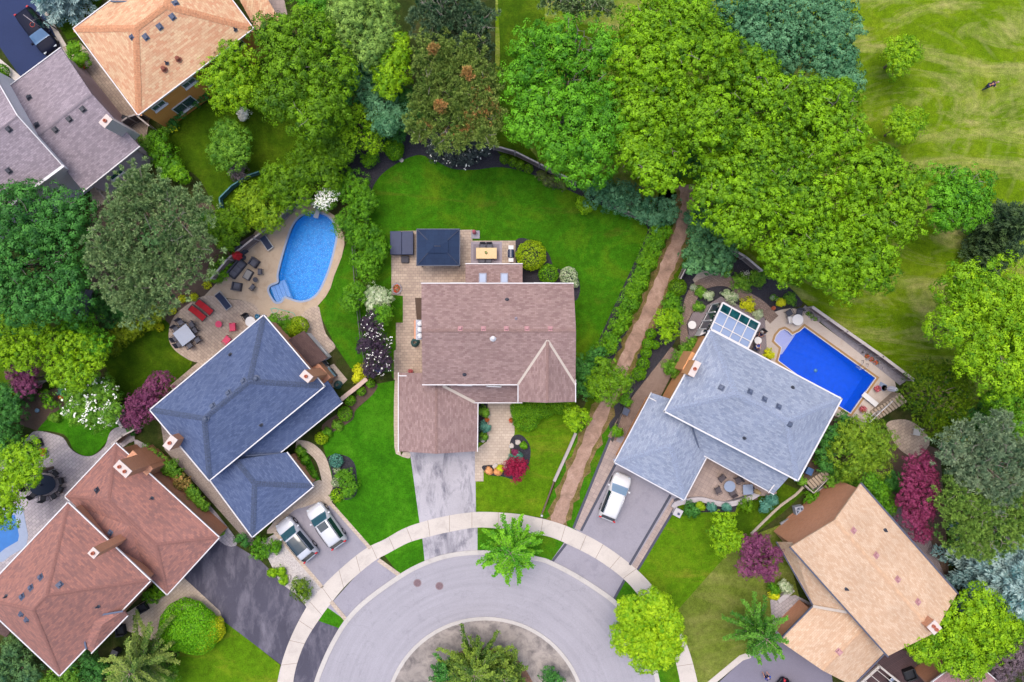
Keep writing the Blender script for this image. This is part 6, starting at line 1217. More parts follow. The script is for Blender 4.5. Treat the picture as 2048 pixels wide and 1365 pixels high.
# left pool terrace
q = P(375.7, 670.7); t = thing('dining_table', 'square grey glass dining table on the oval paver patio', 'table', (q.x, q.y, .068), R(-52.7)); MB().box((0, 0, .72), (1.62, 1.62, .03)).build('tabletop', GTOP, t, .01); mb = MB()
for s in (-1, 1): mb.box((s * .8, 0, .69), (.05, 1.6, .05)); mb.box((0, s * .8, .69), (1.6, .05, .05))
mb.build('frame', CHAR, t); legs(t, .72, .72, .68, CHAR, .03)
tc = z3(304, 1167); NM = ['at the top corner', 'top right', 'left upper', 'right upper', 'left', 'lower left', 'bottom', 'right lower']
for i, p in enumerate([(262, 1063), (355, 1082), (225, 1118), (378, 1128), (222, 1195), (250, 1240), (338, 1252), (400, 1208)]):
    a, b = P(*z3(*p)), P(*tc); d = b - a; k = [2, 0, 1, 0, 1, 1, 3, 3][i]; ang = [R(-52.7 + 180), R(-52.7 - 90)][0]
    ang = min((R(-52.7 + 90 * j) for j in range(4)), key=lambda w_: -math.cos(w_ - math.atan2(d.y, d.x))); chair('patio_chair', NM[i] + ' of the square table, dark wicker patio chair', z3(*p), ang, CHAR, CUSH, 'chairs round the square table')
lounger('navy sling lounger near the lattice fence and pool head', z3(935, 415), math.atan2(-(470 - 345), 970 - 885), ALU, NVS, 'navy sling loungers')
lounger('navy sling lounger beside the red loungers', z3(600, 892), math.atan2(-(960 - 830), 655 - 555), ALU, NVS, 'navy sling loungers')
lounger('lower left of two red sling loungers', z3(395, 990), R(-40), CHAR, REDF, 'red sling loungers'); lounger('upper right of two red sling loungers', z3(452, 943), R(-40), CHAR, REDF, 'red sling loungers')
rtable('side_table', 'round hot pink side table', z3(567, 1080), .33, .45, PINK)
chair('tub_chair', 'hot pink chair on the patio near the slate blue roof', z3(680, 1103), R(185), PINK, None, None, True, .7); chair('tub_chair', 'hot pink chair half hidden by the slate blue roof edge', z3(632, 1208), R(140), PINK, None, None, True, .7)
def sofa(name, label, px, rz, w, d, m, mc, n, group=None):
    q = P(*px); t = thing(name, label, 'sofa' if n > 1 else 'armchair', (q.x, q.y, .068), rz, group)
    MB().box((0, 0, .2), (d, w, .3)).build('base', m, t, .03); MB().box((-d / 2 + .08, 0, .45), (.14, w, .6)).build('backrest', m, t, .03)
    for s in (-1, 1): MB().box((.02, s * (w / 2 - .06), .4), (d - .04, .12, .45)).build('armrest', m, t, .03)
    for i in range(n): MB().box((.05, (i - (n - 1) / 2) * (w - .26) / n, .4), (d - .25, (w - .26) / n - .02, .14)).build('cushion', mc, t, .03)
sofa('wicker_sofa', 'charcoal wicker sofa below the closed red parasol', z3(710, 637), R(-40), 2.0, .9, CHAR, CUSH, 3)
sofa('wicker_armchair', 'wicker armchair between red parasol and pool', z3(848, 587), R(235), .85, .85, CHAR, CUSH, 1); sofa('wicker_armchair', 'wicker armchair at the lower end of the coffee table', z3(710, 780), R(110 - 90 + 60), .9, .85, CHAR, CUSH, 1)
q = P(*z3(797, 685)); t = thing('coffee_table', 'pale topped wicker coffee table in front of the sofa', 'table', (q.x, q.y, .068), R(-30)); MB().box((0, 0, .2), (.7, 1.0, .4)).build('base', CHAR, t, .02); MB().box((0, 0, .42), (.56, .86, .03)).build('tabletop', mat('frosted top', (176, 170, 166), .3, .1), t)
chair('patio_chair', 'upper of two small chairs beside the round side table', z3(898, 662), R(180), CHAR, CUSH, 'small chairs by the pool', True, .5); chair('patio_chair', 'lower of two small chairs beside the round side table', z3(838, 787), R(140), CHAR, CUSH, 'small chairs by the pool', True, .5)
rtable('side_table', 'small round dark side table between the two pool chairs', z3(860, 725), .25, .45, CHAR)
q = P(*z3(810, 425)); t = thing('storage_box', 'brown wicker storage box against the lattice fence', 'storage box', (q.x, q.y, .068), R(32)); MB().box((0, 0, .28), (1.55, .75, .56)).build('box', mat('brown wicker', (104, 88, 92), .8, .2, 9), t, .02); MB().box((0, 0, .59), (1.6, .8, .06)).build('lid', mat('brown wicker lid', (112, 96, 100), .8, .15, 9), t, .02)
q = P(*z3(745, 490)); t = thing('grill_cart', 'dark covered cart left of the brown storage box', 'cart', (q.x, q.y, .068), R(32)); MB().box((0, 0, .45), (1.0, .9, .9), 0, 0, 0, .85).build('cover', mat('slate cover', (62, 70, 90), .8, .1), t, .06); MB().lathe((0, 0, .9), [(.25, 0), (.22, .08), (0, .1)], 12).build('lid', CHAR, t)
def parasol(label, px, z, m, ln=1.4, rz=0, tilt=.2, r_=.22):
    q = P(*px); t = thing('closed_parasol', label, 'parasol', (q.x, q.y, .068), rz); MB().tube([(0, 0, 0), (0, 0, 2.5)], .03, 8).build('pole', WOODB, t); MB().disc((0, 0, 0), .28, .08, 16).build('base', CHAR, t); mb = MB(); n = 14
    mb.grid([[((r0_ * (1 + .35 * (j % 2)) * math.cos(6.283 * j / n)), (r0_ * (1 + .35 * (j % 2)) * math.sin(6.283 * j / n)), zz_) for j in range(n)] for r0_, zz_ in ((r_ * .9, 2.5 - ln), (r_, 2.5 - ln * .7), (r_ * .6, 2.3), (.03, 2.55))], closeu=True, smooth=False); mb.build('canopy', m, t)
parasol('closed red parasol above the wicker sofa', z3(752, 545), 2, REDF, 1.3, r_=.36)
parasol('closed beige parasol on the entry patio of pale blue roofed house', (1503, 977), 2, mat('beige canvas', (216, 190, 140), .9, .08), 1.3, r_=.2)
parasol('closed white parasol at the corner of the rectangular pool deck', z2(912, 738), 2, WHC, 1.5, r_=.22)
rtable('round_table', 'round white table half under the slate blue roof tip', z3(828, 1060), .5, .72, WHT)
chair('patio_chair', 'dark round backed chair beside the round white table', z3(790, 1025), R(-60), BLKW, None, None, True, .6)
q = P(*z3(873, 1018)); o = MB().lathe((0, 0, 0), [(.14, 0), (.24, .2), (.26, .4), (.2, .45), (.18, .4), (.0, .38)], 16).build('glazed_pot', mat('blue glaze', (50, 120, 160), .2, .1)); o.location = (q.x, q.y, .068); tag(o, 'blue glazed pot beside the round white table', 'pot')
hp = sm([z3(*p) for p in [(965, 960), (1000, 950), (1030, 965), (1010, 990), (980, 980), (985, 955), (1040, 960), (1100, 975), (1150, 990), (1168, 1015)]], 5)
o = MB().tube([tuple(P(x, y) + Vector((0, 0, .06))) for x, y in hp], .035, 6).build('garden_hose', mat('mint hose', (130, 206, 180), .4)); tag(o, 'mint green garden hose lying on the pool deck', 'hose')
# shed things
for px, d, m, name, lab, cat in ((z3(1400, 1300), (.9, .5, .9), WHT, 'white_cabinet', 'narrow white cabinet at the lower end of the shed', 'cabinet'),):
    q = P(*px); o = thing(name, lab, cat, (q.x, q.y, .03), R(-50)); MB().box((0, 0, d[2] / 2), d).build('box', m, o, .02); MB().box((0, 0, d[2] + .02), (d[0] + .06, d[1] + .06, .04)).build('lid', m, o, .01)
def grill(label, px, rz, m=BLKP, side=CHROME, z=.068):
    q = P(*px); t = thing('barbecue', label, 'barbecue', (q.x, q.y, z), rz); MB().box((0, 0, .4), (.55, .8, .75)).build('cabinet', m, t, .02); mb = MB()
    mb.grid([[(.3 * math.cos(a), y, .82 + .22 * math.sin(a)) for a in np.linspace(0, math.pi, 9)] for y in (-.4, .4)]); mb.face([(.3 * math.cos(a), .4, .82 + .22 * math.sin(a)) for a in np.linspace(0, math.pi, 9)]); mb.face([(.3 * math.cos(a), -.4, .82 + .22 * math.sin(a)) for a in np.linspace(math.pi, 0, 9)]); mb.build('lid', m, t)
    for s in (-1, 1): MB().box((0, s * .62, .82), (.5, .4, .05)).build('side_shelf', side, t, .01)
    MB().tube([(.34, -.3, .9), (.38, -.3, .9), (.38, .3, .9), (.34, .3, .9)], .015, 6).build('handle', CHROME, t)
grill('black barbecue between brown shed and brick chimney base', (652, 728), R(40)); grill('barbecue with white side shelves and dark lid on the centre patio', (1022, 510), R(180), mat('dark grill lid', (44, 58, 92), .3, .05), WHT)
q = P(664, 748); t = thing('covered_bin', 'teal lidded bin beside the brick chimney base', 'bin', (q.x, q.y, .04), R(-50)); MB().box((0, 0, .5), (1.0, .75, 1.0), 0, 0, 0, 1.08).build('bin_body', mat('slate bin', (60, 84, 100), .6), t, .05); MB().box((0, 0, 1.04), (1.12, .86, .08)).build('lid', mat('teal lid', (74, 116, 134), .5), t, .03)
def hosereel(label, px, z=.04, r_=.4):
    q = P(*px); pts = [(math.cos(a) * (r_ - .004 * i), math.sin(a) * (r_ - .004 * i), .06 + .01 * i) for i, a in enumerate(np.linspace(0, 6 * math.pi, 60))]; o = MB().tube(pts, .068, 6).build('coiled_hose', mat('dark green hose', (24, 84, 84), .5)); o.location = (q.x, q.y, z); tag(o, label, 'hose')
hosereel('coiled dark green hose beside the brick chimney base', (677, 770)); hosereel('coiled dark hose at the left wall of brown roofed house', (831, 686), .04, .42)
# grey patio: black oval table
q = P(95, 967); t = thing('dining_table', 'large oval black table on grey paver patio', 'table', (q.x, q.y, .04), R(12)); mb = MB(); n = 30
mb.grid([[(1.35 * math.cos(6.283 * j / n) * s, 1.0 * math.sin(6.283 * j / n) * s, z) for j in range(n)] for s, z in ((0.01, .76), (.9, .76), (1, .74), (.98, .70))], closeu=True, smooth=False); mb.build('tabletop', mat('black glass table', (34, 46, 66), .5, .1, spec=.1), t); legs(t, .7, .5, .72, BLKW, .04); MB().tube([(0, 0, .7), (0, 0, 1.1)], .06, 8).build('hub', BLKW, t)
for i in range(10):
    a = 6.283 * (i + .4) / 10; q2 = (95 + 35 * math.cos(a), 967 - 28 * math.sin(a)); chair('patio_chair', ['right hand', 'upper right', 'top right', 'top', 'upper left', 'left', 'lower left', 'bottom', 'bottom right', 'lower right'][i] + ' black wicker chair round the oval table', q2, a + math.pi, BLKW, None, 'black chairs round the oval table')
def pot(label, px, m, r_=.22, h=.35, fl=None, z=.04, name='flower_pot'):
    q = P(*px); t = thing(name, label, 'flower pot', (q.x, q.y, z)); MB().lathe((0, 0, 0), [(r_ * .7, 0), (r_, h), (r_ * .85, h), (r_ * .8, h - .06), (0, h - .06)], 14).build('pot', m, t)
    if fl: shell('flowers', [(0, 0, h + r_ * .5, r_ * 1.2, r_ * 1.2, r_ * .8)], fl, int(px[0]), t, .09, .8, .2)
    return t
TERR = mat('terracotta', (190, 100, 66), .8, .1); ORNG = mat('orange glaze', (236, 88, 22), .5, .08); FORG = L('orange petals', (226, 84, 16), (250, 140, 40)); FRED = L('red petals', (190, 20, 40), (240, 80, 90)); FMIX = L('mixed petals', (60, 120, 30), (236, 60, 60)); FPNK = L('pink bedding petals', (140, 70, 70), (230, 120, 140))
o = MB().lathe((0, 0, 0), [(0, 0), (.2, .05), (.28, .25), (.2, .45), (0, .5)], 16).build('round_lantern', mat('red orange lacquer', (226, 60, 20), .3, .05)); q = P(126, 794); o.location = (q.x, q.y, .03); tag(o, 'red orange ball ornament beside the white flowering tree', 'garden ornament')
pot('orange flowers in a pot on the grey paver patio', (91, 903), BLKW, .3, .4, FORG); pot('magenta flowers in a pot beside grey patio seat', (37, 904), BLKW, .25, .35, M_MAG); pot('blue bowl planter in the left garden bed', (77, 821), mat('pale blue glaze', (120, 160, 190), .3), .22, .2)
for i, (x, y, a) in enumerate(((80, 886, 200), (62, 892, 160))): sofa('wicker_armchair', ['black wicker armchair beside pot of orange flowers', 'black wicker armchair under the feathery left tree'][i], (x, y), R(a), .8, .8, BLKW, BLKW, 1)
# centre patio
def slab(name, label, cat, px, d, rz, z, m): q = P(*px); o = MB().box((0, 0, d[2] / 2), d).build(name, m, None, .01); o.location = (q.x, q.y, z); o.rotation_euler = (0, 0, rz); return tag(o, label, cat)
q = P(806.5, 489); t = thing('hot_tub', 'covered square hot tub at the left end of the centre patio', 'hot tub', (q.x, q.y, .068)); MB().box((0, 0, .42), (2.2, 2.25, .84)).build('shell', mat('tub side', (70, 66, 76), .7, .1), t, .12)
CVR = mat('slate tub cover', (62, 72, 106), .7, .08, 3)
for s in (-1, 1): MB().box((s * .575, 0, .9), (1.14, 2.32, .12)).build('cover', CVR, t, .06)
slab('tub_step', 'dark two tier step below the hot tub', 'step', (811, 520), (.75, .65, .35), 0, .068, mat('dark step', (56, 56, 72), .7))
q = P(876, 494.5); t = thing('gazebo', 'navy hard top gazebo beside the hot tub', 'gazebo', (q.x * 67.2 / 70, q.y * 67.2 / 70, .068)); GZ = brick('navy roof panels', (46, 66, 100), (42, 60, 94), (36, 52, 84), .6, 9, .012, bs=.3); hx, hy = 2.08, 1.76
def pyr(x, y, z0, x1, y1, z1): return [[(-x, -y, z0), (x, -y, z0), (x1, -y1, z1), (-x1, -y1, z1)], [(x, -y, z0), (x, y, z0), (x1, y1, z1), (x1, -y1, z1)], [(x, y, z0), (-x, y, z0), (-x1, y1, z1), (x1, y1, z1)], [(-x, y, z0), (-x, -y, z0), (-x1, -y1, z1), (-x1, y1, z1)]]
mb = MB(); [mb.face(f) for f in pyr(hx, hy, 2.5, .75, .42, 3.05)]; mb.build('roof', GZ, t); mb = MB(); [mb.face(f) for f in pyr(1.0, .62, 3.08, .32, .02, 3.4)]; mb.build('top_roof', GZ, t)
mb = MB()
for sx in (-1, 1):
    for sy in (-1, 1): mb.bar((sx * hx, sy * hy, 2.52), (sx * .78, sy * .45, 3.08), .07, .05)
mb.build('rib', mat('navy rib', (34, 48, 82), .5), t); mb = MB()
for sx in (-1, 1): mb.box((sx * hx, 0, 2.47), (.08, hy * 2 + .08, .1)); mb.box((0, sx * hy, 2.47), (hx * 2 + .08, .08, .1))
mb.build('frame', mat('navy rib', (34, 48, 82), .5), t); legs(t, 1.85, 1.55, 2.45, BLKP, .06)
o = sheet('patio_rug', [(942, 484), (1004, 484), (1004, 527), (942, 527)], .085, mat('lilac grey rug', (176, 166, 178), .95, .1, 8), th=.01, kind=None, label='lilac grey rug under the wooden dining table', cat='rug'); sheet('rug_border', [(947, 489), (999, 489), (999, 522), (947, 522)], .092, mat('rug centre', (150, 140, 152), .95, .1, 8), th=.005, parent=o)
q = P(973.5, 509); t = thing('dining_table', 'pale wooden dining table on the lilac rug', 'table', (q.x, q.y, .092)); MB().box((0, 0, .73), (2.05, 1.08, .05)).build('tabletop', WOODT, t, .01); legs(t, .92, .44, .7, CHAR, .04)
for i, (x, y, a) in enumerate(((966, 494, -90), (979, 494, -90), (964, 522, 90), (977, 522, 90))): chair('patio_chair', ['top left', 'top right', 'bottom left', 'bottom right'][i] + ' grey chair at the wooden dining table', (x, y), R(a), CHAR, CUSH, 'chairs at the wooden dining table')
pot('green plant in vase on the wooden dining table', (973, 508), WHT, .1, .15, L('centrepiece leaves', (60, 110, 20), (170, 190, 60)), .79)
q = P(951, 466); slab('stone_slab', 'square stone slab beside the patio with pink ornament', 'slab', (951, 470), (.85, .8, .12), 0, .03, mat('pale slab', (170, 168, 180), .8)); o = MB().lathe((0, 0, 0), [(.2, 0), (.16, .2), (.1, .45), (.2, .6), (.16, .8), (.06, .95), (0, 1)], 10).build('pink_ornament', mat('pink ornament', (226, 120, 140), .6, .1)); o.location = (P(949, 466).x, P(949, 466).y, .15); tag(o, 'pink garden ornament standing on the stone slab', 'ornament')
t = thing('flower_planter', 'stone ringed planter with red flowers at the patio corner', 'planter', tuple(P(794, 578)) ); mb = MB()
for k in range(14): a = 6.283 * k / 14; mb.box((.42 * math.cos(a), .48 * math.sin(a), .12), (.22, .18, .2), a)
mb.build('stone_ring', mat('grey stones', (170, 164, 170), .9, .15), t); shell('flowers', [(0, 0, .2, .36, .42, .2)], FMIX, 5, t, .1)
st('patio_step', [(893, 538), (932, 538), (932, 570), (893, 570)], 12, PAV_TAN2, th=.12); st('patio_step', [(902, 547), (932, 547), (932, 570), (902, 570)], 24, PAV_TAN2, th=.12)
for i, (x, y) in enumerate(((974, 839), (1022, 840))): pot(['left', 'right'][i] + ' flower pot flanking the front walk of brown roofed house', (x, y), TERR, .2, .3, FMIX)
pot('purple flowers in a pot beside the side path', (822, 743), TERR, .2, .3, FPNK)
# stones
def stone(label, px, s, z=.03, group=None, m=None):
    rng = random.Random(int(px[0])); q = P(*px); mb = MB(); n = 8; rows = []
    for z_, k in ((0, 1), (.5, 1.05), (.9, .85), (1, .5)): rows.append([(s * k * math.cos(6.283 * j / n) * (.75 + .3 * ((j * 37 + int(px[0])) % 7) / 7), s * k * math.sin(6.283 * j / n) * (.75 + .3 * ((j * 53 + int(px[1])) % 5) / 5), z_ * s * .7) for j in range(n)])
    mb.grid(rows, closeu=True, smooth=False); mb.face(rows[-1]); o = mb.build('boulder', m or mat('pale boulder', (216, 206, 200), .9, .12, 5, bp=.5), None); o.location = (q.x, q.y, z); tag(o, label, 'boulder', group)
for px, s, lab in (((1035.5, 884.5), .32, 'pale boulder by the tiny clipped ball'), ((1023, 892), .32, 'pale boulder at the walk edge in front bed'), ((991, 933), .34, 'pale boulder at lower edge of front walk'), ((976, 831), .26, 'boulder between two bushes beside the entry'), ((966, 880), .3, 'boulder at garage end of narrow bed'), ((803, 321), .25, 'boulder on the edge of the black mulch near egg shrub'), ((577, 1155), .35, 'boulder on the gravel bed'), ((1010, 934), .2, 'small boulder beside the crimson maple')): stone(lab, px, s)
# sealed edge
# ================================================================ right garden furniture
rtable('round_table', 'round grey table with four chairs on the entry patio', (1454.7, 970), .56, .72, GTOP, ALU)
for i, (p, lab) in enumerate((((1441, 955), 'upper left'), ((1474, 959), 'upper right'), ((1433.6, 979), 'lower left'), ((1462, 984), 'lower right'))):
    a, b = P(*p), P(1454.7, 970); d = b - a; chair('wooden_chair', lab + ' dark wooden chair at the round grey table', p, math.atan2(d.y, d.x), WOODG, None, 'chairs at the round grey table', True, .62)
q = P(1492, 977); t = thing('parasol_base_table', 'square pale table beside the closed beige parasol', 'table', (q.x, q.y, .068), R(3)); MB().box((0, 0, .55), (1.0, 1.0, .05)).build('tabletop', GTOP, t, .03); legs(t, .42, .42, .52, ALU, .03)
pot('small brown pot beside closed beige parasol', (1509, 995), mat('dark clay', (110, 80, 70), .8), .2, .35)
rtable('round_table', 'round white table on the wooden deck between two seated people', z7(1285, 830), .36, .72, WHT, WHT, .4); rtable('round_table', 'round white glass table at the left end of the wooden deck', z7(400, 620), .4, .72, WHT, WHT, .4)
for lab, p, a in (('deck chair of the upper seated person', z7(1350, 720), R(-130)), ('deck chair of the lower seated person', z7(1268, 935), R(60))):
    c_ = chair('deck_chair', lab, p, a, CHAR, None, None, True, .55); c_.location.z = .42
o = slab('white_bench', 'small white bench against the sunroom windows', 'bench', z7(700, 432), (1.0, .4, .45), R(62), .4, WHT)
for lab, p, a in (('left dark round chair at the top of the pool deck', z2(255, 228), R(-60)), ('right dark round chair at the top of the pool deck', z2(325, 222), R(-100))): chair('pool_chair', lab, p, a, mat('dark weave', (76, 80, 94), .8, .15, 9), None, 'dark chairs on pool deck', True, .62)
rtable('round_table', 'round white table near the pool entry steps', z2(305, 275), .55, .7, WHT, WHT); chair('white_chair', 'white square chair beside round white pool table', z2(262, 275), R(10), WHT, None, None, True, .6)
pot('pink flowers in a pot above the diving board', z2(855, 742), TERR, .26, .3, FPNK); pot('pink flowers in a pot below the diving board', z2(757, 880), TERR, .26, .3, FPNK); pot('bright mixed flowers beside the pool stairs', z2(898, 884), TERR, .24, .3, FMIX)
chair('garden_armchair', 'white plastic armchair alone on the round paver patio', z2(1120, 1035), R(-100), WHT, None, None, True, .7)
chair('wicker_armchair', 'brown wicker armchair at the lower corner of pool deck', z2(597, 980), R(100), mat('grey brown wicker', (126, 110, 116), .8, .15, 9), None, None, True, .7)
slab('parasol_plate', 'square grey plate beside closed white parasol', 'base', z2(898, 728), (.75, .7, .08), R(-30), .068, GTOP)
for i, (a, b) in enumerate(((z2(370, 215), z2(470, 290)), (z2(770, 505), z2(890, 590)))):
    t = thing('rock_planter', ['row of stones and plants at the upper timber planter', 'row of stones and flowers beside the pool ladder'][i], 'planter', tuple(P(*a))); mb = MB(); e = P(*b) - P(*a); rr = random.Random(i)
    for k in range(26): u = rr.random(); mb.box((e.x * u + rr.uniform(-.3, .3), e.y * u + rr.uniform(-.3, .3), .14), (.2, .16, .16), rr.uniform(0, 3))
    mb.build('stones', mat('grey stones', (170, 164, 170), .9, .15), t); shell('plants', [(e.x * u, e.y * u, .15, .22, .22, .18) for u in (.2, .45, .7)], FMIX if i else M_SHR, 9, t, .1)
# garden ornaments
pot('pale round plant pot left of the garden path', (1384, 576), WHT, .28, .3, M_VAR); pot('white ring planter under the overhanging maple', (1543, 596), WHT, .26, .3, M_SHR); pot('small white ring planter under overhanging maple', (1553, 600), WHT, .2, .25, M_SHR); pot('terracotta pot near pool deck end of garden path', (1545, 617), TERR, .22, .3); pot('red bowl in the bed inside the path bend', (1486, 568), mat('red bowl', (200, 70, 80), .5), .3, .25)
t = thing('white_flower_shrub', 'white ornament cluster and flowers above the red bowl', 'plants', tuple(P(1490, 556))); shell('flowers', [(0, 0, .3, .5, .6, .3)], M_WHT, 12, t, .12, .5, .3)
# mailbox stone
q = P(1352, 1022); t = thing('stone_pillar', 'square white stone pillar with dark top at curved wall end', 'pillar', (q.x, q.y, 0), R(-28)); MB().box((0, 0, .4), (.7, .7, .8)).build('pillar', mat('pale pillar stone', (210, 206, 212), .8, .06), t, .02); MB().box((0, 0, .84), (.8, .8, .08)).build('cap', mat('pale pillar stone', (210, 206, 212), .8, .06), t, .01); MB().box((.08, -.06, .92), (.24, .22, .1)).build('lamp', mat('slate lamp', (60, 74, 110), .4), t, .02)
# curved wall
cw = sm([(1345, 1014), (1352, 1006), (1372, 1001), (1400, 998), (1430, 1005), (1452, 1007), (1475, 1003), (1500, 994), (1515, 985)], 6)
def wallrun(name, label, cat, line, w, h, m, z=0, cap=None, capw=None):
    a = [P(*p) for p in line]; q = a[0]; t = thing(name, label, cat, (q.x, q.y, z)); mb = MB(); rows = []; rc = []
    for i, p in enumerate(a):
        d = (a[min(i + 1, len(a) - 1)] - a[max(i - 1, 0)]).normalized(); n = Vector((-d.y, d.x, 0)); l_, r_ = p - q + n * w / 2, p - q - n * w / 2
        rows.append([(l_.x, l_.y, 0), (l_.x, l_.y, h), (r_.x, r_.y, h), (r_.x, r_.y, 0)])
        l_, r_ = p - q + n * (capw or w) / 2, p - q - n * (capw or w) / 2; rc.append([(l_.x, l_.y, h + .005), (l_.x, l_.y, h + .07), (r_.x, r_.y, h + .07), (r_.x, r_.y, h + .005)])
    mb.grid(rows, smooth=False); mb.face(rows[0]); mb.face(rows[-1][::-1]); mb.build('wall', m, t)
    if cap: mb = MB(); mb.grid(rc, smooth=False); mb.build('coping', cap, t)
    return t
wallrun('curved_wall', 'low curved white wall with charcoal coping in front of the entry patio', 'wall', cw, .5, .45, mat('pale wall stone', (206, 200, 206), .8, .08, 4)); wallrun('border_kerb', 'charcoal paver edge inside the low curved wall', 'edging', [(x, y - 6) for x, y in cw[4:]], .32, .06, BORDER)
wallrun('brick_capped_wall', 'garden wall with pale brick capping from blue roofed house to dark leaved tree', 'wall', [(684, 800), (700, 787), (718, 773), (737, 757)], .3, .9, BRK, 0, mat('pale capping', (226, 196, 180), .8, .12, 3), .42)
wallrun('timber_rail', 'pale timber retaining rail along the front lawn and dirt path', 'rail', [(1151, 866), (1140, 892), (1125, 925), (1108, 962)], .28, .35, mat('pale timber', (196, 184, 180), .9, .1, 6)); wallrun('timber_rail', 'thin dark lower timber rail beside the dirt path', 'rail', [(1108, 962), (1096, 995), (1084, 1026)], .12, .25, mat('brown timber', (120, 96, 90), .9, .15)); 
o = MB().lathe((0, 0, 0), [(.06, 0), (.06, .5), (.12, .55), (.12, .7), (0, .75)], 10).build('path_lamp', WHITE); q = P(1083, 1029); o.location = (q.x, q.y, 0); tag(o, 'short white post lamp at the end of thin timber rail', 'post')
wallrun('porch_wall', 'low pale stone wall at the porch of beige roofed house', 'wall', [(1553, 1200), (1570, 1187), (1583, 1176)], .45, .5, mat('pale wall stone', (206, 200, 206), .8, .08, 4)); wallrun('stone_edging', 'row of small stones between side lawn and brick wall', 'edging', sm([(1502, 1068), (1530, 1040), (1560, 1012), (1590, 990), (1606, 974)], 5), .25, .12, mat('edging stones', (196, 184, 168), .9, .3, 12))
# ================================================================ fences
FW = brick('weathered fence boards', (150, 136, 134), (136, 122, 122), (84, 74, 76), .14, 9, .012, bs=.4); FWP = mat('pale fence cap', (206, 196, 194), .9, .1, 5); FBK = mat('black metal fence', (40, 44, 58), .5, .05)
def fence(label, pts, h=1.7, m=None, post=None, pw=.12, cap=.1, sp=2.4, name='board_fence', slat=False, z=0):
    A = [P(*p) for p in pts]; q = A[0]; t = thing(name, label, 'fence', (q.x, q.y, z)); m = m or FW; post = post or FWP; pn = MB(); cp = MB(); lo = MB()
    for a, b in zip(A, A[1:]):
        a, b = a - q, b - q; d = (b - a).normalized(); L_ = (b - a).length; yaw = math.atan2(d.y, d.x)
        if slat:
            for k in range(int(L_ / .13)): c = a + d * (.065 + k * .13); pn.box((c.x, c.y, h / 2), (.03, .03, h - .1), yaw)
        else: c = (a + b) / 2; pn.box((c.x, c.y, h / 2), (L_, .04, h - .05), yaw)
        cp.bar(a + Vector((0, 0, h)), b + Vector((0, 0, h)), cap, .05); lo.bar(a + Vector((0, 0, .3)), b + Vector((0, 0, .3)), .07, .08)
        n = max(1, round(L_ / sp))
        for k in range(n + 1): c = a + d * (L_ * k / n); MB().box((c.x, c.y, h / 2 + .05), (pw, pw, h + .1), yaw).build('post', post, t)
    pn.build('panel', m, t); cp.build('rail', post, t); lo.build('rail', post, t); return t
fence('weathered fence behind the oval pool terrace', [(438, 560), (470, 522), (520, 482), (560, 452), (610, 402)], 1.8, cap=.16); fence('short fence at the top of the oval pool', [(610, 402), (640, 410)], 1.5)
fence('fence hidden among the shrubs between back gardens', [(708, 430), (712, 520), (718, 600), (728, 690), (742, 752)], 1.5, FBK, FBK, .08, .06, 2.4, 'metal_fence', True)
fence('fence behind the four small cedars', [(988, 300), (1030, 312), (1078, 336), (1150, 372)], 1.6, cap=.14); fence('short weathered fence at the right end of back lawn', [(1195, 400), (1240, 424), (1300, 450)], 1.4, cap=.14)
fence('fence piece beside the black mulch behind the lime tree', [(752, 275), (785, 250)], 1.5)
fence('wide leaning board fence right of the white flowering tree', [(200, 755), (222, 785), (255, 828), (268, 850)], 2.2, mat('silver grey boards', (150, 146, 144), .9, .12, 4), cap=.3); fence('board fence behind the left garden bed', [(35, 808), (70, 778), (95, 762)], 1.8, cap=.2)
fence('pale gate fence at the top corner of the red roof', [(243, 884), (262, 868), (285, 856)], 1.6, cap=.14); fence('yard gate fence between grey and orange houses', [(258, 258), (275, 246), (300, 238)], 1.8, cap=.16); fence('short fence at yard gate running right', [(288, 240), (315, 262)], 1.6, cap=.14)
fence('black metal fence beside the cobbled side path', [(1266, 775), (1245, 810), (1222, 880)], 1.2, FBK, FBK, .06, .06, 2, 'metal_fence', True)
fence('weathered fence behind the rhododendron', [(1448, 500), (1480, 518), (1512, 545)], 1.7, cap=.2); fence('short post fence at the top of the garden path', [(1354, 560), (1364, 540), (1374, 528)], 1.6)
fence('long weathered board fence along the park side of the pool', [(1612, 616), (1680, 664), (1750, 713), (1812, 760)], 1.5, cap=.28)
fence('white railing beside the pool stairs', [(1786, 789), (1750, 822), (1716, 855)], 1.1, WHITE, WHITE, .08, .08, 1.6, 'railing', True)
fence('blue green netting fence round the vegetable bed', [(448, 418), (446, 400), (470, 376), (500, 356), (524, 348)], .9, mat('teal netting', (90, 150, 160), .8, .1), mat('teal netting', (90, 150, 160), .8, .1), .05, .12, 1.5, 'net_fence')
fence('white stair railing at the lower corner of pale blue roofed house', [(1600, 965), (1618, 982), (1650, 950)], 1.1, WHITE, FWP, .08, .08, 1.6, 'railing', True)
def stairs(label, px, rz, n, w, m=None, rise=-.0):
    q = P(*px); t = thing('garden_stairs', label, 'stairs', (q.x, q.y, 0), rz)
    for k in range(n): MB().box((k * .3, 0, (.18 + .13 * (n - k)) / 2), (.26, w, .18 + .13 * (n - k))).build('step', m or mat('pale step boards', (190, 172, 152), .9, .12, 6), t)
    return t
stairs('wooden stairs descending beside the white pool railing', z2(985, 800), R(221), 10, 1.1); stairs('small wooden stairs between pale blue and beige roofed houses', (1645, 945), R(222), 7, 1.0)
t = thing('trellis', 'timber frame at the yard beds between grey house and pine', 'trellis', tuple(P(222, 408))); mb = MB(); mb.bar((0, 0, .5), (-1, 1.3, .5), .08); mb.bar((0, 0, 0), (0, 0, .9), .08); mb.bar((-1, 1.3, 0), (-1, 1.3, .9), .08); mb.build('frame', FWP, t)
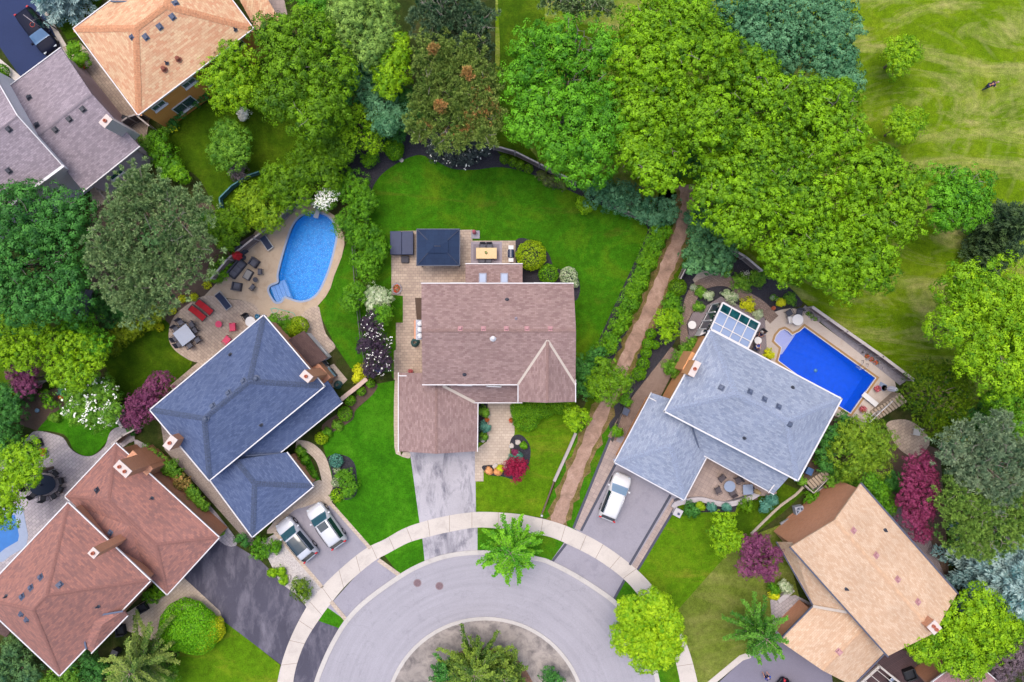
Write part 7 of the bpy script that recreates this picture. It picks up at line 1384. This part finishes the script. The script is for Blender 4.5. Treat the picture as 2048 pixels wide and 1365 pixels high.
# dark shed roof among trees at left
q = P(178, 605); t = thing('garden_shed', 'dark roofed shed between the large left pine and broadleaf tree', 'shed', (q.x, q.y, 0), R(-10)); MB().box((0, 0, 1.1), (2.6, 2.2, 2.2)).build('wall', SOIL, t); mb = MB(); [mb.face(f) for f in pyr(1.5, 1.3, 2.2, 1.5, .02, 2.8)]; mb.build('roof', mat('dark felt roof', (70, 72, 88), .9, .1), t)
# small things round the houses
def acunit(label, px, rz):
    q = P(*px); t = thing('air_conditioner', label, 'air conditioner', (q.x, q.y, .05), rz); MB().box((0, 0, .4), (.85, .85, .8)).build('cabinet', mat('grey cabinet', (180, 186, 204), .5, .04), t, .04); mb = MB(); mb.disc((0, 0, .81), .34, .02, 24); mb.build('fan_guard', mat('fan dark', (66, 80, 108), .5), t); mb = MB()
    for k in range(5): a = 6.283 * k / 5; mb.box((.17 * math.cos(a), .17 * math.sin(a), .845), (.28, .1, .02), a + .3)
    mb.disc((0, 0, .84), .07, .03, 12); mb.build('fan', mat('fan blades', (176, 186, 206), .4), t)
acunit('grey air conditioner beside the orange brick wall', (1593, 1018), R(12))
for px, a, lab in (((1571, 1047), 30, 'metal window well with pale cover by the brick wall'), ((1640, 984), 30, 'second metal window well near the clipped dome')):
    q = P(*px); t = thing('window_well', lab, 'window well', (q.x, q.y, 0), R(a)); MB().box((0, 0, .12), (1.0, .7, .24)).build('rim', mat('zinc', (160, 162, 172), .4, .05), t, .02); MB().box((.05, -.05, .26), (.7, .32, .03)).build('pane', GTOP, t)
for px, lab, c in (((1249, 822), 'slate blue bin beside the black side fence', (60, 74, 104)), ((1612, 940), 'blue bin at the foot of pale blue roofed house', (60, 104, 160)), ((762, 738), 'dark blue bin under the dark leaved tree', (40, 60, 130)), ((258, 244), 'black bin in the passage beside grey house', (40, 44, 60)), ((372, 218), 'blue barrel under the orange wall window', (50, 110, 180)), ((421, 180), 'blue barrel at the right window of orange wall', (60, 100, 180)), ((285, 290), 'orange and blue toy heap at the grey house corner', (220, 90, 40)), ((238, 1300), 'dark box beside the arching feathery tree', (50, 50, 60))):
    q = P(*px); t = thing('bin' if 'bin' in lab else ('barrel' if 'barrel' in lab else 'box'), lab, 'bin', (q.x, q.y, .03), R(-25)); m = mat('bin ' + lab[:12], c, .6, .08); MB().box((0, 0, .42), (.55, .6, .84), 0, 0, 0, 1.1).build('bin_body', m, t, .05); MB().box((0, 0, .87), (.64, .7, .06)).build('lid', m, t, .02)
for i, (x, y) in enumerate(((376, 999), (382, 1005), (389, 1012))): pot(['upper', 'middle', 'lower'][i] + ' of three tan urns along the red house wall', (x, y), mat('tan urn', (206, 150, 84), .7, .12, 6), .24, .5, None, .03, 'urn')
pot('dark planter below the three tan urns', (399, 1020), BLKP, .26, .4, M_SHR); pot('terracotta pot beside grey house passage', (171, 137), TERR, .22, .35, FMIX)
sofa('patio_armchair', 'black armchair at the corner of red house front porch', (290, 1213), R(120), .85, .85, BLKW, BLKW, 1); sofa('patio_armchair', 'black armchair at the lower porch of red house', (246, 1258), R(100), .85, 1.0, BLKW, BLKW, 1)
t = thing('garden_bench', 'red garden bench under the lime tree by the orange house', 'bench', tuple(P(500, 204)), R(35))
for k in range(4): MB().box((0, -.2 + k * .13, .45), (1.5, .1, .03)).build('seat_slat', mat('red bench', (150, 40, 24), .7), t)
for k in range(8): MB().box((-.65 + k * .19, .3, .72), (.06, .03, .5)).build('back_slat', mat('red bench', (150, 40, 24), .7), t)
legs(t, .7, .25, .43, mat('red bench', (150, 40, 24), .7), .03)
# basketball hoop
q = P(118, 62); t = thing('basketball_hoop', 'basketball hoop leaning over the fresh black driveway', 'basketball hoop', (q.x, q.y, 0), R(-127)); MB().tube([(0, 0, 0), (0, 0, 2.8), (.6, 0, 3.3)], .06, 8).build('pole', mat('grey pole', (110, 110, 120), .4), t); MB().box((.68, 0, 3.35), (.04, 1.3, .9)).build('backboard', mat('clear backboard', (170, 160, 170), .2), t); MB().tube([(.95 + .23 * math.cos(a), .23 * math.sin(a), 3.05) for a in np.linspace(0, 6.283, 20)], .02, 6, False).build('rim', mat('orange rim', (230, 70, 30), .4), t)
# street furniture
for i, (x, y) in enumerate(((835, 1166), (879, 1172))):
    q = P(x, y); t = thing('manhole_cover', ['left', 'right'][i] + ' manhole cover in the road', 'manhole cover', (q.x, q.y, .06)); MB().disc((0, 0, 0), .40, .012, 28).build('ring', mat('iron ring', (150, 128, 134), .7, .1), t); MB().disc((0, 0, .012), .32, .008, 28).build('lid', mat('iron lid', (128, 102, 110), .7, .3, 14), t)
q = P(1329, 1352); t = thing('street_lamp', 'street lamp at the bottom edge beside pavement', 'street lamp', (q.x * .995, q.y - 4.2, 0)); MB().tube([(0, 0, 0), (0, 0, 7)], .08, 8).build('pole', ALU, t); MB().tube([(0, 0, 7), (-.3, 1.4, 7.2)], .05, 8).build('arm', ALU, t); MB().box((-.4, 1.8, 7.2), (.3, .7, .15), .2).build('lamp_head', mat('teal grey lamp', (150, 180, 190), .4), t, .04)
# pergola at bottom right
q = P(1750, 1345); t = thing('pergola', 'white timber pergola on the dark red deck', 'pergola', (q.x, q.y, .04)); a0, a1, b0, b1 = P(1758, 1332, 2.6) - q, P(1692, 1392, 2.6) - q, P(1812, 1376, 2.6) - q, P(1750, 1440, 2.6) - q; mb = MB(); mb.bar(a0, a1, .25, .2); mb.bar(a0, b0, .18, .2); mb.bar(b0, b1, .2, .2); mb.build('beam', mat('pale pergola timber', (206, 198, 192), .8, .08), t); mb = MB()
for u in np.linspace(.1, 1, 6): mb.bar(a0.lerp(a1, u) + Vector((0, 0, .14)), b0.lerp(b1, u) + Vector((0, 0, .14)), .06, .1)
mb.build('rafter', mat('pale pergola timber', (206, 198, 192), .8, .08), t)
for v in (a0, a1, b0, b1): MB().box((v.x, v.y, 1.25), (.15, .15, 2.5)).build('post', FWP, t)
sofa('patio_armchair', 'black armchair on dark red deck beside pergola', (1815, 1345), R(200), 1.1, 1.1, BLKP, BLKP, 1); t = grill('black barbecue under the pergola', (1782, 1362), R(40))
q = P(1865, 1325); t = thing('wooden_cabinet', 'brown topped cabinet at the edge of pink roofed house', 'cabinet', (q.x, q.y, .04), R(38)); MB().box((0, 0, .5), (1.4, .8, 1.0)).build('box', mat('grey cabinet', (180, 186, 204), .5, .04), t, .02); MB().box((0, 0, 1.03), (1.5, .9, .06)).build('lid', mat('red brown top', (150, 84, 60), .6, .1), t)
# grey house rear canopy
t = thing('patio_awning', 'green glazed awning with white frame at the grey house rear corner', 'awning', tuple(P(222, 350))); e0, e1, e2, e3 = [P(x, y, 2.6) - P(222, 350) for x, y in ((215, 352), (240, 332), (248, 345), (225, 362))]; mb = MB(); mb.face([e0, e3, e2, e1]); mb.build('canopy', mat('green glazing', (40, 96, 84), .2, .1), t); mb = MB()
for a_, b_ in ((e0, e1), (e1, e2), (e2, e3), (e3, e0)): mb.bar(a_, b_, .12, .1)
for v in (e2, e3): mb.bar((v.x, v.y, 0), v, .1)
mb.build('frame', WHITE, t)
# kitchen window boxes: soft path lights along the mulch edge omitted
